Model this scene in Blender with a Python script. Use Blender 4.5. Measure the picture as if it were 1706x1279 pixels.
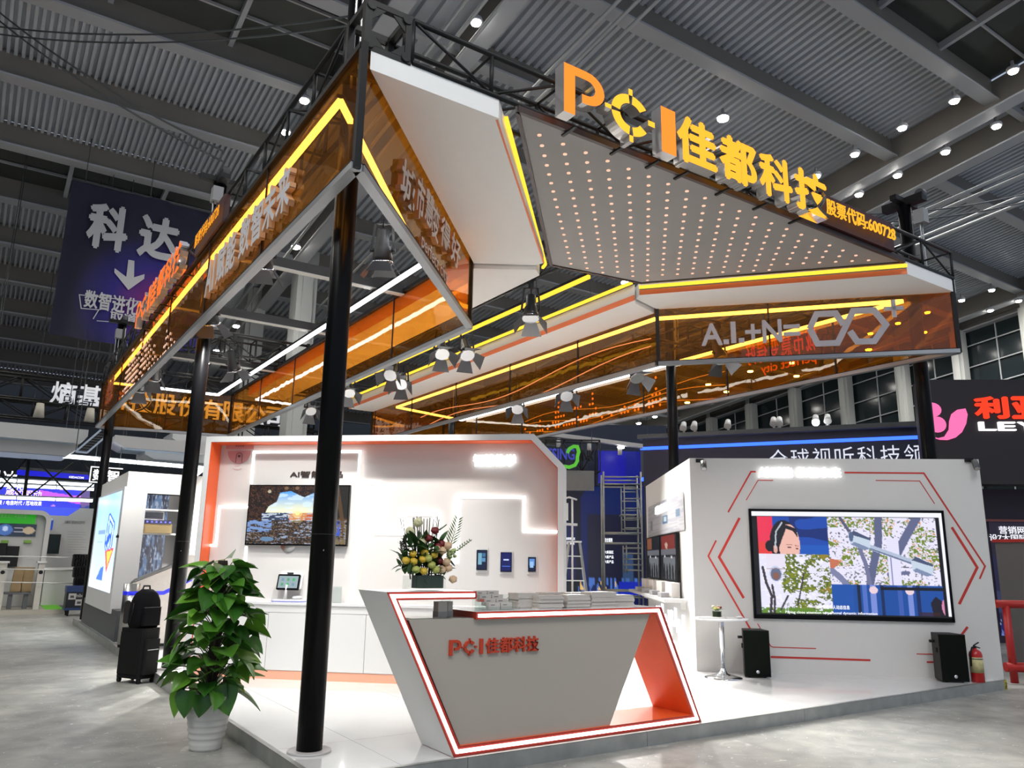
import bpy, bmesh, math, random
import numpy as np
from mathutils import Vector, Matrix

# ------------------------------------------------------------------ clear
for _o in list(bpy.data.objects):
    bpy.data.objects.remove(_o, do_unlink=True)
scene = bpy.context.scene
COL = scene.collection
random.seed(7)
rng = np.random.default_rng(7)

# ------------------------------------------------------------------ camera (solved from the photograph's lines)
IW, IH, FPX = 1706.0, 1279.0, 1302.5
YAW, PITCH, ROLL = .5898, .2216, .0156
S_ = 1.45 / 1.5
P = .12                                   # platform height
CAM = Vector((-2.1905 * S_, -5.6284 * S_, 1.45 + P))
_f = Vector((math.sin(YAW) * math.cos(PITCH), math.cos(YAW) * math.cos(PITCH), math.sin(PITCH)))
_r0 = Vector((math.cos(YAW), -math.sin(YAW), 0))
_u0 = _r0.cross(_f)
CR = _r0 * math.cos(ROLL) + _u0 * math.sin(ROLL)
CU = -_r0 * math.sin(ROLL) + _u0 * math.cos(ROLL)
CF = _f
cd = bpy.data.cameras.new('camera')
cam = bpy.data.objects.new('camera', cd)
COL.objects.link(cam)
m = Matrix((CR, CU, -CF)).transposed().to_4x4()
m.translation = CAM
cam.matrix_world = m
cd.sensor_fit = 'HORIZONTAL'
cd.sensor_width = 36
cd.lens = FPX / IW * 36
cd.clip_end = 300
scene.camera = cam

# ------------------------------------------------------------------ world, exposure
w = bpy.data.worlds.new('hall_air')
scene.world = w
w.use_nodes = True
bg = w.node_tree.nodes['Background']
bg.inputs[0].default_value = (.62, .72, .9, 1)
bg.inputs[1].default_value = .5
vs = scene.view_settings
vs.view_transform = 'Standard'
vs.look = 'None'
vs.gamma = 1
vs.use_curve_mapping = False
vs.exposure = 0.28
try:
    scene.cycles.transparent_max_bounces = 24
    scene.cycles.max_bounces = 8
    scene.cycles.caustics_reflective = False
    scene.cycles.caustics_refractive = False
    scene.cycles.sample_clamp_indirect = 4
except Exception:
    pass


# ------------------------------------------------------------------ photo pixel -> point on a known surface
def ray(px):
    return CR * ((px[0] - IW / 2) / FPX) - CU * ((px[1] - IH / 2) / FPX) + CF
def onz(px, z):
    d = ray(px); return CAM + d * ((z - CAM.z) / d.z)
def onx(px, x):
    d = ray(px); return CAM + d * ((x - CAM.x) / d.x)
def ony(px, y):
    d = ray(px); return CAM + d * ((y - CAM.y) / d.y)
def onpl(px, p0, n):
    d = ray(px); return CAM + d * ((Vector(p0) - CAM).dot(n) / d.dot(n))
def atdepth(px, dep):
    return CAM + ray(px) * dep


# ------------------------------------------------------------------ materials
MATS = {}
def mat(name, col, rough=.5, metal=0., emit=None, es=0., noise=0., nscale=8., bump=0., spec=None, coat=0.):
    if name in MATS: return MATS[name]
    m = bpy.data.materials.new(name); m.use_nodes = True
    nt = m.node_tree; b = nt.nodes['Principled BSDF']
    b.inputs['Base Color'].default_value = (*col, 1)
    b.inputs['Roughness'].default_value = rough
    b.inputs['Metallic'].default_value = metal
    if spec is not None: b.inputs['Specular IOR Level'].default_value = spec
    if coat: b.inputs['Coat Weight'].default_value = coat
    if emit:
        b.inputs['Emission Color'].default_value = (*emit, 1)
        b.inputs['Emission Strength'].default_value = es
    if noise or bump:
        tc = nt.nodes.new('ShaderNodeTexCoord'); n = nt.nodes.new('ShaderNodeTexNoise')
        n.inputs['Scale'].default_value = nscale; n.inputs['Detail'].default_value = 4
        nt.links.new(tc.outputs['Object'], n.inputs['Vector'])
        if noise:
            r = nt.nodes.new('ShaderNodeMapRange')
            r.inputs['To Min'].default_value = 1 - noise; r.inputs['To Max'].default_value = 1 + noise
            nt.links.new(n.outputs['Fac'], r.inputs['Value'])
            h = nt.nodes.new('ShaderNodeVectorMath'); h.operation = 'SCALE'
            h.inputs[0].default_value = col
            nt.links.new(r.outputs[0], h.inputs['Scale'])
            nt.links.new(h.outputs[0], b.inputs['Base Color'])
        if bump:
            bp = nt.nodes.new('ShaderNodeBump'); bp.inputs['Strength'].default_value = bump
            bp.inputs['Distance'].default_value = .02
            nt.links.new(n.outputs['Fac'], bp.inputs['Height'])
            nt.links.new(bp.outputs[0], b.inputs['Normal'])
    MATS[name] = m
    return m
def glow(name, col, es):
    if name in MATS: return MATS[name]
    m = bpy.data.materials.new(name); m.use_nodes = True
    nt = m.node_tree
    for n in list(nt.nodes):
        if n.type != 'OUTPUT_MATERIAL': nt.nodes.remove(n)
    e = nt.nodes.new('ShaderNodeEmission'); e.inputs[0].default_value = (*col, 1); e.inputs[1].default_value = es
    nt.links.new(e.outputs[0], nt.nodes['Material Output'].inputs[0])
    MATS[name] = m
    return m
def sheet(name, col, ior=1.49, rough=.03, wave=0., boost=1.0, body=None, bw=0.):
    """clear tinted acrylic or glass pane: tinted see-through plus a fresnel reflection"""
    if name in MATS: return MATS[name]
    m = bpy.data.materials.new(name); m.use_nodes = True
    nt = m.node_tree
    for n in list(nt.nodes):
        if n.type != 'OUTPUT_MATERIAL': nt.nodes.remove(n)
    t = nt.nodes.new('ShaderNodeBsdfTransparent'); t.inputs[0].default_value = (*col, 1)
    g = nt.nodes.new('ShaderNodeBsdfGlossy'); g.inputs['Roughness'].default_value = rough
    g.inputs[0].default_value = (boost, boost, boost, 1)
    fr = nt.nodes.new('ShaderNodeFresnel'); fr.inputs[0].default_value = ior
    mx = nt.nodes.new('ShaderNodeMixShader')
    ge = nt.nodes.new('ShaderNodeNewGeometry'); inv = nt.nodes.new('ShaderNodeMath'); inv.operation = 'SUBTRACT'; inv.inputs[0].default_value = 1
    nt.links.new(ge.outputs['Backfacing'], inv.inputs[1])
    mu = nt.nodes.new('ShaderNodeMath'); mu.operation = 'MULTIPLY'      # only the outer face reflects: no false total reflection inside the thin pane
    nt.links.new(fr.outputs[0], mu.inputs[0]); nt.links.new(inv.outputs[0], mu.inputs[1])
    nt.links.new(mu.outputs[0], mx.inputs[0]); nt.links.new(t.outputs[0], mx.inputs[1]); nt.links.new(g.outputs[0], mx.inputs[2])
    if wave:
        tc = nt.nodes.new('ShaderNodeTexCoord'); n = nt.nodes.new('ShaderNodeTexNoise'); n.inputs['Scale'].default_value = 1.6
        bp = nt.nodes.new('ShaderNodeBump'); bp.inputs['Strength'].default_value = wave; bp.inputs['Distance'].default_value = .05
        nt.links.new(tc.outputs['Object'], n.inputs['Vector']); nt.links.new(n.outputs['Fac'], bp.inputs['Height'])
        nt.links.new(bp.outputs[0], g.inputs['Normal']); nt.links.new(bp.outputs[0], fr.inputs['Normal'])
    last = mx
    if body:
        d1 = nt.nodes.new('ShaderNodeBsdfDiffuse'); d1.inputs[0].default_value = (*body, 1)
        d2 = nt.nodes.new('ShaderNodeBsdfTranslucent'); d2.inputs[0].default_value = (*body, 1)
        dm = nt.nodes.new('ShaderNodeMixShader'); dm.inputs[0].default_value = .5
        nt.links.new(d1.outputs[0], dm.inputs[1]); nt.links.new(d2.outputs[0], dm.inputs[2])
        last = nt.nodes.new('ShaderNodeMixShader'); last.inputs[0].default_value = bw
        nt.links.new(mx.outputs[0], last.inputs[1]); nt.links.new(dm.outputs[0], last.inputs[2])
        g.inputs[0].default_value = (boost, boost * .84, boost * .66, 1)
    nt.links.new(last.outputs[0], nt.nodes['Material Output'].inputs[0])
    MATS[name] = m
    return m
def vcol_mat(name, es=1., base=.0):
    if name in MATS: return MATS[name]
    m = bpy.data.materials.new(name); m.use_nodes = True
    nt = m.node_tree; b = nt.nodes['Principled BSDF']
    a = nt.nodes.new('ShaderNodeVertexColor'); a.layer_name = 'picture'
    b.inputs['Roughness'].default_value = .25
    if es:
        b.inputs['Base Color'].default_value = (.01, .01, .01, 1)
        nt.links.new(a.outputs[0], b.inputs['Emission Color']); b.inputs['Emission Strength'].default_value = es
    else:
        nt.links.new(a.outputs[0], b.inputs['Base Color'])
    MATS[name] = m
    return m

WHITE = mat('white_panel', (.78, .78, .76), .35, noise=.02, nscale=3)
WHITE_M = mat('white_matt', (.74, .72, .69), .6, noise=.03, nscale=2)
WHITE_G = mat('white_gloss', (.8, .8, .8), .15)
BLACK = mat('black_paint', (.010, .010, .011), .5, noise=.25, nscale=5, spec=.2)
BLACKG = mat('black_gloss', (.0035, .0035, .004), .3, spec=.12)
BLACKM = mat('black_metal', (.012, .012, .012), .45, noise=.3, nscale=9, spec=.25)
ALU = mat('aluminium', (.42, .43, .43), .38, metal=.85, noise=.15, nscale=6)
CHROME = mat('chrome', (.75, .76, .78), .12, metal=1)
STEEL = mat('brushed_steel', (.55, .54, .52), .3, metal=1, noise=.1, nscale=20)
ORANGE = mat('orange_paint', (.80, .12, .025), .4, noise=.04)
REDF = mat('red_edge', (.36, .028, .016), .4)
REDL = mat('red_line', (.50, .03, .02), .5)
REDLOGO = mat('logo_red', (.55, .05, .015), .35)
GREYP = mat('grey_panel', (.32, .32, .32), .5, noise=.04)
DGREY = mat('dark_grey', (.07, .075, .08), .5, noise=.08)
AMBER = sheet('amber_acrylic', (.97, .60, .19), 1.75, .02, wave=.12, body=(.60, .28, .04), bw=.07)
GLASS = sheet('clear_glass', (.93, .95, .94), 1.45, .02)
LEDW = glow('led_white', (1, .97, .95), 5)
LEDY = glow('led_yellow', (1, .60, .045), 1.3)
LEDT = glow('led_cool_tube', (.9, .95, 1), 6)


# ------------------------------------------------------------------ mesh building
class MB:
    def __init__(self): self.v = []; self.f = []; self.mi = []; self.sm = []
    def add(self, vs, fs, mi=0, smooth=False, M=None):
        b = len(self.v)
        if M is not None: vs = [M @ Vector(p) for p in vs]
        self.v += [tuple(p) for p in vs]
        for f in fs:
            self.f.append(tuple(i + b for i in f)); self.mi.append(mi); self.sm.append(smooth)
        return self
    def box(self, c, s, M=None, mi=0):
        x, y, z = c; a, b, d = s[0] / 2, s[1] / 2, s[2] / 2
        vs = [(x - a, y - b, z - d), (x + a, y - b, z - d), (x + a, y + b, z - d), (x - a, y + b, z - d),
              (x - a, y - b, z + d), (x + a, y - b, z + d), (x + a, y + b, z + d), (x - a, y + b, z + d)]
        return self.add(vs, [(3, 2, 1, 0), (4, 5, 6, 7), (0, 1, 5, 4), (1, 2, 6, 5), (2, 3, 7, 6), (3, 0, 4, 7)], mi, False, M)
    def bbox(self, lo, hi, M=None, mi=0):
        return self.box([(lo[i] + hi[i]) / 2 for i in range(3)], [hi[i] - lo[i] for i in range(3)], M, mi)
    def bar(self, p0, p1, wdt, hgt, up=(0, 0, 1), mi=0):
        p0 = Vector(p0); p1 = Vector(p1); d = p1 - p0; L = d.length; d = d / L
        u = Vector(up)
        if abs(d.dot(u)) > .98: u = Vector((1, 0, 0))
        s = d.cross(u).normalized(); t = s.cross(d)
        M = Matrix((d, s, t)).transposed().to_4x4(); M.translation = (p0 + p1) / 2
        return self.box((0, 0, 0), (L, wdt, hgt), M, mi)
    def cyl(self, p0, p1, r0, r1=None, n=12, caps=True, mi=0, smooth=True):
        if r1 is None: r1 = r0
        p0 = Vector(p0); p1 = Vector(p1); d = (p1 - p0).normalized()
        u = Vector((0, 0, 1)) if abs(d.z) < .9 else Vector((1, 0, 0))
        s = d.cross(u).normalized(); t = d.cross(s)
        vs = []
        for p, r in ((p0, r0), (p1, r1)):
            for i in range(n):
                a = 2 * math.pi * i / n; vs.append(p + s * (r * math.cos(a)) + t * (r * math.sin(a)))
        b = len(self.v)
        self.add(vs, [(i, (i + 1) % n, n + (i + 1) % n, n + i) for i in range(n)], mi, smooth)
        if caps:
            self.f += [tuple(b + i for i in range(n - 1, -1, -1)), tuple(b + n + i for i in range(n))]; self.mi += [mi, mi]; self.sm += [False, False]
        return self
    def tube(self, path, r, n=8, mi=0, closed=False):
        pts = [Vector(p) for p in path]; k = len(pts); vs = []; prev = None
        for i, p in enumerate(pts):
            a = pts[i - 1] if i > 0 else (pts[-1] if closed else p); c = pts[(i + 1) % k] if (i < k - 1 or closed) else p
            d = (c - a)
            d = d.normalized() if d.length > 1e-9 else Vector((0, 0, 1))
            if prev is None:
                u = Vector((0, 0, 1)) if abs(d.z) < .9 else Vector((1, 0, 0)); s = d.cross(u).normalized()
            else:
                s = (prev - d * prev.dot(d)); s = s.normalized() if s.length > 1e-6 else prev
            prev = s; t = d.cross(s)
            rr = r[i] if isinstance(r, (list, tuple)) else r
            for j in range(n):
                an = 2 * math.pi * j / n; vs.append(p + s * (rr * math.cos(an)) + t * (rr * math.sin(an)))
        fs = []
        for i in range(k if closed else k - 1):
            for j in range(n):
                a = i * n; c = ((i + 1) % k) * n
                fs.append((a + j, a + (j + 1) % n, c + (j + 1) % n, c + j))
        b = len(self.v)
        self.add(vs, fs, mi, True)
        if not closed:
            self.f += [tuple(b + j for j in range(n - 1, -1, -1)), tuple(b + (k - 1) * n + j for j in range(n))]; self.mi += [mi, mi]; self.sm += [False, False]
        return self
    def prism(self, poly, depth, M=None, mi=0, mis=None, z0=0.):
        n = len(poly)
        vs = [(p[0], p[1], z0) for p in poly] + [(p[0], p[1], z0 + depth) for p in poly]
        self.add(vs, [tuple(range(n - 1, -1, -1)), tuple(range(n, 2 * n))], mi, False, M)
        b = len(self.v) - 2 * n
        for i in range(n):
            self.f.append((b + i, b + (i + 1) % n, b + n + (i + 1) % n, b + n + i))
            self.mi.append(mis[i] if mis else mi); self.sm.append(False)
        return self
    def lathe(self, prof, n=20, M=None, mi=0, smooth=True):
        vs = []; fs = []
        for r, z in prof:
            for i in range(n):
                a = 2 * math.pi * i / n; vs.append((r * math.cos(a), r * math.sin(a), z))
        for k in range(len(prof) - 1):
            for i in range(n): fs.append((k * n + i, k * n + (i + 1) % n, (k + 1) * n + (i + 1) % n, (k + 1) * n + i))
        if prof[0][0] > 1e-4: fs.append(tuple(range(n - 1, -1, -1)))
        if prof[-1][0] > 1e-4: fs.append(tuple((len(prof) - 1) * n + i for i in range(n)))
        return self.add(vs, fs, mi, smooth, M)
    def ball(self, c, r, n=10, k=6, sc=(1, 1, 1), M=None, mi=0):
        prof = [(max(1e-5, r * math.sin(math.pi * i / k)), -r * math.cos(math.pi * i / k)) for i in range(k + 1)]
        T = Matrix.Translation(c) @ Matrix.Diagonal((*sc, 1))
        if M is not None: T = M @ T
        return self.lathe(prof, n, T, mi)
    def rbox(self, c, s, r, M=None, mi=0, n=3):
        """box with rounded vertical (local z) edges"""
        a, b = s[0] / 2 - r, s[1] / 2 - r; poly = []
        for qx, qy, a0 in ((1, 1, 0), (-1, 1, 90), (-1, -1, 180), (1, -1, 270)):
            for i in range(n + 1):
                an = math.radians(a0 + 90 * i / n); poly.append((c[0] + qx * a + r * math.cos(an), c[1] + qy * b + r * math.sin(an)))
        return self.prism(poly, s[2], M, mi, z0=c[2] - s[2] / 2)
    def build(self, name, mats, parent=None, fix=True, origin=None):
        if not isinstance(mats, (list, tuple)): mats = [mats]
        me = bpy.data.meshes.new(name)
        me.from_pydata(self.v, [], self.f)
        for mm in mats: me.materials.append(mm)
        me.polygons.foreach_set('material_index', self.mi)
        me.polygons.foreach_set('use_smooth', self.sm)
        if fix:
            bm = bmesh.new(); bm.from_mesh(me); bmesh.ops.recalc_face_normals(bm, faces=bm.faces); bm.to_mesh(me); bm.free()
        me.update()
        return link(name, me, parent)
_WM = {}
def link(name, data, parent=None, M=None):
    o = bpy.data.objects.new(name, data); COL.objects.link(o)
    if M is not None:
        o.matrix_world = M; _WM[o.name] = M.copy()
    if parent is not None:
        o.parent = parent
        o.matrix_parent_inverse = WM(parent).inverted()
        if M is not None: o.matrix_basis = M
    return o
def WM(o):
    return _WM.get(o.name, Matrix.Identity(4))
def tag(o, label, cat, group=None):
    o['label'] = label; o['category'] = cat
    if group: o['group'] = group
    return o
def struct(o):
    o['kind'] = 'structure'; return o
def thing(name, label, cat, loc=(0, 0, 0), group=None):
    """an Empty at a thing's base; parts are built in world coordinates and parented to it"""
    o = bpy.data.objects.new(name, None); COL.objects.link(o)
    o.empty_display_size = .1; o.location = loc
    _WM[o.name] = Matrix.Translation(loc)
    return tag(o, label, cat, group)
def frame(o, right, up=(0, 0, 1)):
    r = Vector(right).normalized(); u = Vector(up).normalized(); n = r.cross(u)
    M = Matrix((r, u, n)).transposed().to_4x4(); M.translation = Vector(o)
    return M

# ------------------------------------------------------------------ lettering
_TX = {}
def text_mesh(s, bold=0.):
    key = (s, bold)
    if key in _TX: return _TX[key]
    c = bpy.data.curves.new('txt', 'FONT'); c.body = s; c.size = 1; c.extrude = .5; c.offset = bold; c.resolution_u = 3
    o = bpy.data.objects.new('txt', c); COL.objects.link(o)
    dg = bpy.context.evaluated_depsgraph_get()
    me = bpy.data.meshes.new_from_object(o.evaluated_get(dg))
    v = np.empty(len(me.vertices) * 3, dtype=np.float32); me.vertices.foreach_get('co', v); v = v.reshape(-1, 3)
    fs = [tuple(p.vertices) for p in me.polygons]
    bpy.data.objects.remove(o); bpy.data.curves.remove(c); bpy.data.meshes.remove(me)
    _TX[key] = (v, fs)
    return _TX[key]
def letters(mb, s, M, wd, hg, depth=.01, bold=0., mi_f=0, mi_s=0, x0=0., y0=0.):
    """fit the string into the wd x hg box at (x0, y0) of frame M, extruded along its normal"""
    fat = max(0., bold - .008) * 1.1; bold = min(bold, .008)
    v, fs = text_mesh(s, bold)
    if len(v) == 0: return mb
    lo = v.min(0); hi = v.max(0); sp = np.maximum(hi - lo, 1e-6)
    q = (v - lo) / sp * np.array([wd, hg, depth]) + np.array([x0, y0, 0])
    nch = max(1, len(s.replace(' ', '')))
    fx_, fy_ = fat * wd / nch, fat * hg
    kz = 0
    for sx, sy in (((0, 0),) if fat <= 0 else ((-1, 0), (1, 0), (0, -1), (0, 1))):
        b = len(mb.v)
        mb.v += [tuple(M @ Vector((p[0] + sx * fx_, p[1] + sy * fy_, p[2] + (kz * 2e-4 if p[2] > 0 else 0)))) for p in q.tolist()]
        kz += 1
        for f in fs:
            zs = [q[i][2] for i in f]
            mb.f.append(tuple(i + b for i in f)); mb.mi.append(mi_f if max(zs) - min(zs) < 1e-6 else mi_s); mb.sm.append(False)
    return mb
def arc(cx, cy, r, a0, a1, n=8):
    return [(cx + r * math.cos(math.radians(a0 + (a1 - a0) * i / n)), cy + r * math.sin(math.radians(a0 + (a1 - a0) * i / n))) for i in range(n + 1)]
def logo_P():
    return [[(0, 0), (0, 1), (.44, 1)] + arc(.44, .66, .34, 90, -90, 12)[1:] + [(.34, .32), (.34, .5), (.44, .5)] + arc(.44, .66, .16, -90, 90, 8)[1:] + [(.21, .82), (.21, 0)]]
def logo_C():
    out = []
    for a0, a1 in ((35, 84), (96, 174), (186, 264), (276, 325)):
        out.append(arc(.5, .5, .44, a0, a1, 8) + arc(.5, .5, .25, a1, a0, 8))
    for a in (0, 90, 180, 270):
        c, s_ = math.cos(math.radians(a)), math.sin(math.radians(a))
        q = [(.44, -.045), (.58, -.045), (.58, .045), (.44, .045)] if a else [(.40, -.06), (.56, -.06), (.56, .06), (.40, .06)]
        out.append([(.5 + x * c - y * s_, .5 + x * s_ + y * c) for x, y in q])
    return out
def logo_I():
    return [[(0, 0), (.24, 0), (.24, 1), (0, 1)]]
def polys(mb, ps, M, sx, sy, depth, x0=0., y0=0., mi_f=0, mi_s=0):
    for p in ps:
        q = [(x0 + a * sx, y0 + b * sy) for a, b in p]
        ar = sum(q[i][0] * q[(i + 1) % len(q)][1] - q[(i + 1) % len(q)][0] * q[i][1] for i in range(len(q)))
        if ar < 0: q = q[::-1]
        mb.prism(q, depth, M, mi_f, [mi_s] * len(q))
    return mb

# ------------------------------------------------------------------ pictures on screens and prints (colour per mesh point)
def lin(c): 
    c = np.asarray(c, float) / 255.
    return np.where(c <= .04045, c / 12.92, ((c + .055) / 1.055) ** 2.4)
class Pic:
    def __init__(s, nx, ny, col=(0, 0, 0)):
        s.nx, s.ny = nx, ny
        s.a = np.empty((ny, nx, 3)); s.a[:] = lin(col)
        s.X, s.Y = np.meshgrid(np.linspace(0, 1, nx), np.linspace(0, 1, ny))   # y down
    def put(s, mask, col, al=1.):
        mm = (np.asarray(mask, float) * al)[..., None]; s.a = s.a * (1 - mm) + lin(col) * mm; return s
    def rect(s, x0, y0, x1, y1, col, al=1.): return s.put((s.X >= x0) & (s.X <= x1) & (s.Y >= y0) & (s.Y <= y1), col, al)
    def ell(s, cx, cy, rx, ry, col, al=1.): return s.put(((s.X - cx) / rx) ** 2 + ((s.Y - cy) / ry) ** 2 < 1, col, al)
    def poly(s, pts, col, al=1., within=None):
        ins = np.zeros(s.X.shape, bool); n = len(pts)
        for i in range(n):
            x0, y0 = pts[i]; x1, y1 = pts[(i + 1) % n]
            c = ((y0 > s.Y) != (y1 > s.Y)) & (s.X < (x1 - x0) * (s.Y - y0) / ((y1 - y0) or 1e-9) + x0)
            ins ^= c
        if within is not None: ins &= within
        return s.put(ins, col, al)
    def line(s, pts, wd, col, al=1., within=None):
        asp = s.ny / s.nx
        for (x0, y0), (x1, y1) in zip(pts[:-1], pts[1:]):
            dx, dy = x1 - x0, (y1 - y0) * asp; L2 = dx * dx + dy * dy or 1e-9
            t = np.clip(((s.X - x0) * dx + (s.Y - y0) * asp * dy) / L2, 0, 1)
            d = np.hypot(s.X - x0 - t * dx, (s.Y - y0) * asp - t * dy)
            mk = d < wd
            if within is not None: mk &= within
            s.put(mk, col, al)
        return s
    def noise(s, fx, fy, seed=0):
        r = np.random.default_rng(seed); g = r.random((fy + 2, fx + 2))
        u = s.X * fx; v = s.Y * fy; i = u.astype(int); j = v.astype(int); a = u - i; b = v - j
        a = a * a * (3 - 2 * a); b = b * b * (3 - 2 * b)
        return g[j, i] * (1 - a) * (1 - b) + g[j, i + 1] * a * (1 - b) + g[j + 1, i] * (1 - a) * b + g[j + 1, i + 1] * a * b
    def grad(s, mask, c0, c1, t):
        t = np.clip(t, 0, 1)[..., None]; c = lin(c0) * (1 - t) + lin(c1) * t
        mm = np.asarray(mask, float)[..., None]; s.a = s.a * (1 - mm) + c * mm; return s
    def build(s, name, q, material, parent=None, off=0.):
        """q: corners tl, tr, br, bl in world"""
        tl, tr, br, bl = [np.array(p, float) for p in q]
        n = np.cross(tr - tl, tl - bl); n /= np.linalg.norm(n)
        X = s.X[..., None]; Y = s.Y[..., None]
        pt = (tl * (1 - X) + tr * X) * (1 - Y) + (bl * (1 - X) + br * X) * Y + n * off
        nx, ny = s.nx, s.ny
        idx = np.arange(nx * ny).reshape(ny, nx)
        f = np.stack([idx[:-1, :-1], idx[1:, :-1], idx[1:, 1:], idx[:-1, 1:]], -1).reshape(-1, 4)
        me = bpy.data.meshes.new(name)
        me.from_pydata(pt.reshape(-1, 3).tolist(), [], f.tolist())
        at = me.color_attributes.new('picture', 'FLOAT_COLOR', 'POINT')
        c = np.ones((nx * ny, 4)); c[:, :3] = s.a.reshape(-1, 3)
        at.data.foreach_set('color', c.astype(np.float32).ravel())
        me.materials.append(material); me.update()
        return link(name, me, parent)

# ================================================================== THE HALL
# ---- concrete floor
def concrete():
    m = bpy.data.materials.new('hall_concrete'); m.use_nodes = True; nt = m.node_tree; b = nt.nodes['Principled BSDF']
    tc = nt.nodes.new('ShaderNodeTexCoord')
    def noi(sc, det, dist=0.):
        n = nt.nodes.new('ShaderNodeTexNoise'); n.inputs['Scale'].default_value = sc; n.inputs['Detail'].default_value = det
        n.inputs['Distortion'].default_value = dist; nt.links.new(tc.outputs['Object'], n.inputs['Vector']); return n
    a = noi(.55, 5, .6); c = noi(4., 6, .4); d = noi(1.7, 8, 1.5)
    r1 = nt.nodes.new('ShaderNodeValToRGB'); e = r1.color_ramp.elements
    e[0].position = .34; e[0].color = (.23, .232, .215, 1); e[1].position = .66; e[1].color = (.38, .38, .35, 1)
    nt.links.new(a.outputs[0], r1.inputs[0])
    r2 = nt.nodes.new('ShaderNodeValToRGB'); e = r2.color_ramp.elements
    e[0].position = .3; e[0].color = (.72, .72, .72, 1); e[1].position = .75; e[1].color = (1.15, 1.15, 1.12, 1)
    nt.links.new(c.outputs[0], r2.inputs[0])
    mu = nt.nodes.new('ShaderNodeMix'); mu.data_type = 'RGBA'; mu.blend_type = 'MULTIPLY'; mu.inputs[0].default_value = 1
    nt.links.new(r1.outputs[0], mu.inputs[6]); nt.links.new(r2.outputs[0], mu.inputs[7])
    r3 = nt.nodes.new('ShaderNodeValToRGB'); e = r3.color_ramp.elements
    e[0].position = .66; e[0].color = (0, 0, 0, 1); e[1].position = .72; e[1].color = (.55, .55, .55, 1)
    nt.links.new(d.outputs[0], r3.inputs[0])
    fk = noi(11., 10, 2.2); r4 = nt.nodes.new('ShaderNodeValToRGB'); e = r4.color_ramp.elements
    e[0].position = .655; e[0].color = (0, 0, 0, 1); e[1].position = .70; e[1].color = (.8, .8, .8, 1); nt.links.new(fk.outputs[0], r4.inputs[0])
    mx = nt.nodes.new('ShaderNodeMix'); mx.data_type = 'RGBA'; mx.inputs[7].default_value = (.6, .6, .55, 1)
    nt.links.new(r3.outputs[0], mx.inputs[0]); nt.links.new(mu.outputs[2], mx.inputs[6])
    mf = nt.nodes.new('ShaderNodeMix'); mf.data_type = 'RGBA'; mf.inputs[7].default_value = (.66, .66, .62, 1)
    nt.links.new(r4.outputs[0], mf.inputs[0]); nt.links.new(mx.outputs[2], mf.inputs[6]); nt.links.new(mf.outputs[2], b.inputs['Base Color'])
    b.inputs['Roughness'].default_value = .42; b.inputs['Specular IOR Level'].default_value = .35
    bp = nt.nodes.new('ShaderNodeBump'); bp.inputs['Strength'].default_value = .15; bp.inputs['Distance'].default_value = .01
    nt.links.new(c.outputs[0], bp.inputs['Height']); nt.links.new(bp.outputs[0], b.inputs['Normal'])
    return m
FL = MB(); FL.bbox((-32, -14, -.2), (46, 48, 0))
struct(FL.build('floor', concrete()))

# ---- booth platform: tiled deck and aluminium edge strips
PX1, PY1 = 9.47, 15.6
pl = thing('booth_platform', 'low white tiled platform with metal edge under the whole booth', 'platform', (4.7, 7, 0))
TILE = mat('platform_tile', (.72, .72, .71), .12, noise=.05, nscale=2.5, coat=.3)
_b = MB(); _b.bbox((.02, .02, 0), (PX1 - .02, PY1, P - .012)); _b.build('platform_base', mat('joint_grey', (.3, .3, .3), .6), pl)
xs = [.03, .648] + [.648 + 1.22 * i for i in range(1, 8)]; xs = [x for x in xs if x < PX1 - .1] + [PX1 - .03]
ys = [.03, .96] + [.96 + 2.44 * i for i in range(1, 6)] + [PY1]
for i in range(len(xs) - 1):
    for j in range(len(ys) - 1):
        _t = MB(); _t.bbox((xs[i] + .002, ys[j] + .002, P - .012), (xs[i + 1] - .002, ys[j + 1] - .002, P)); _t.build('tile', TILE, pl, fix=False)
EDGE = mat('edge_metal', (.42, .43, .41), .42, metal=.75, noise=.35, nscale=5)
k0 = 0.
for k1 in (1.17, 3.0, 5.2, 7.4, PX1):
    _t = MB(); _t.bbox((k0 + .002, -.012, 0), (k1 - .002, .024, P + .002)); _t.bbox((k0 + .002, -.012, P), (k1 - .002, .03, P + .004)); _t.build('edge_strip', EDGE, pl, fix=False); k0 = k1
k0 = .03
for k1 in (2.2, 4.4, 6.3, 8.6, 10.9, 13.2, PY1):
    _t = MB(); _t.bbox((-.012, k0 + .002, 0), (.024, k1 - .002, P + .002)); _t.bbox((-.012, k0 + .002, P), (.03, k1 - .002, P + .004)); _t.build('edge_strip', EDGE, pl, fix=False); k0 = k1
_t = MB(); _t.bbox((PX1 - .03, -.012, 0), (PX1 + .005, 12, P + .004)); _t.build('edge_strip', EDGE, pl, fix=False)
_t = MB()
for i in range(9):
    a = i * .37
    _t.bbox((PX1 + .004, -.016 + .012 * i, .01 + .03 * (i % 3)), (PX1 + .012, -.006 + .012 * i, .05 + .03 * (i % 3)), mi=i % 2)
_t.bbox((PX1 - .05, -.016, .0), (PX1 + .008, -.012, P), mi=0)
for i in range(4): _t.bbox((PX1 - .045 + .014 * i, -.019, .01 + .03 * (i % 2)), (PX1 - .036 + .014 * i, -.0155, .045 + .05 * (i % 2)), mi=1)
_t.build('hazard_tape', [mat('hazard_yellow', (.55, .45, .04), .6), BLACK], pl)

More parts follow.
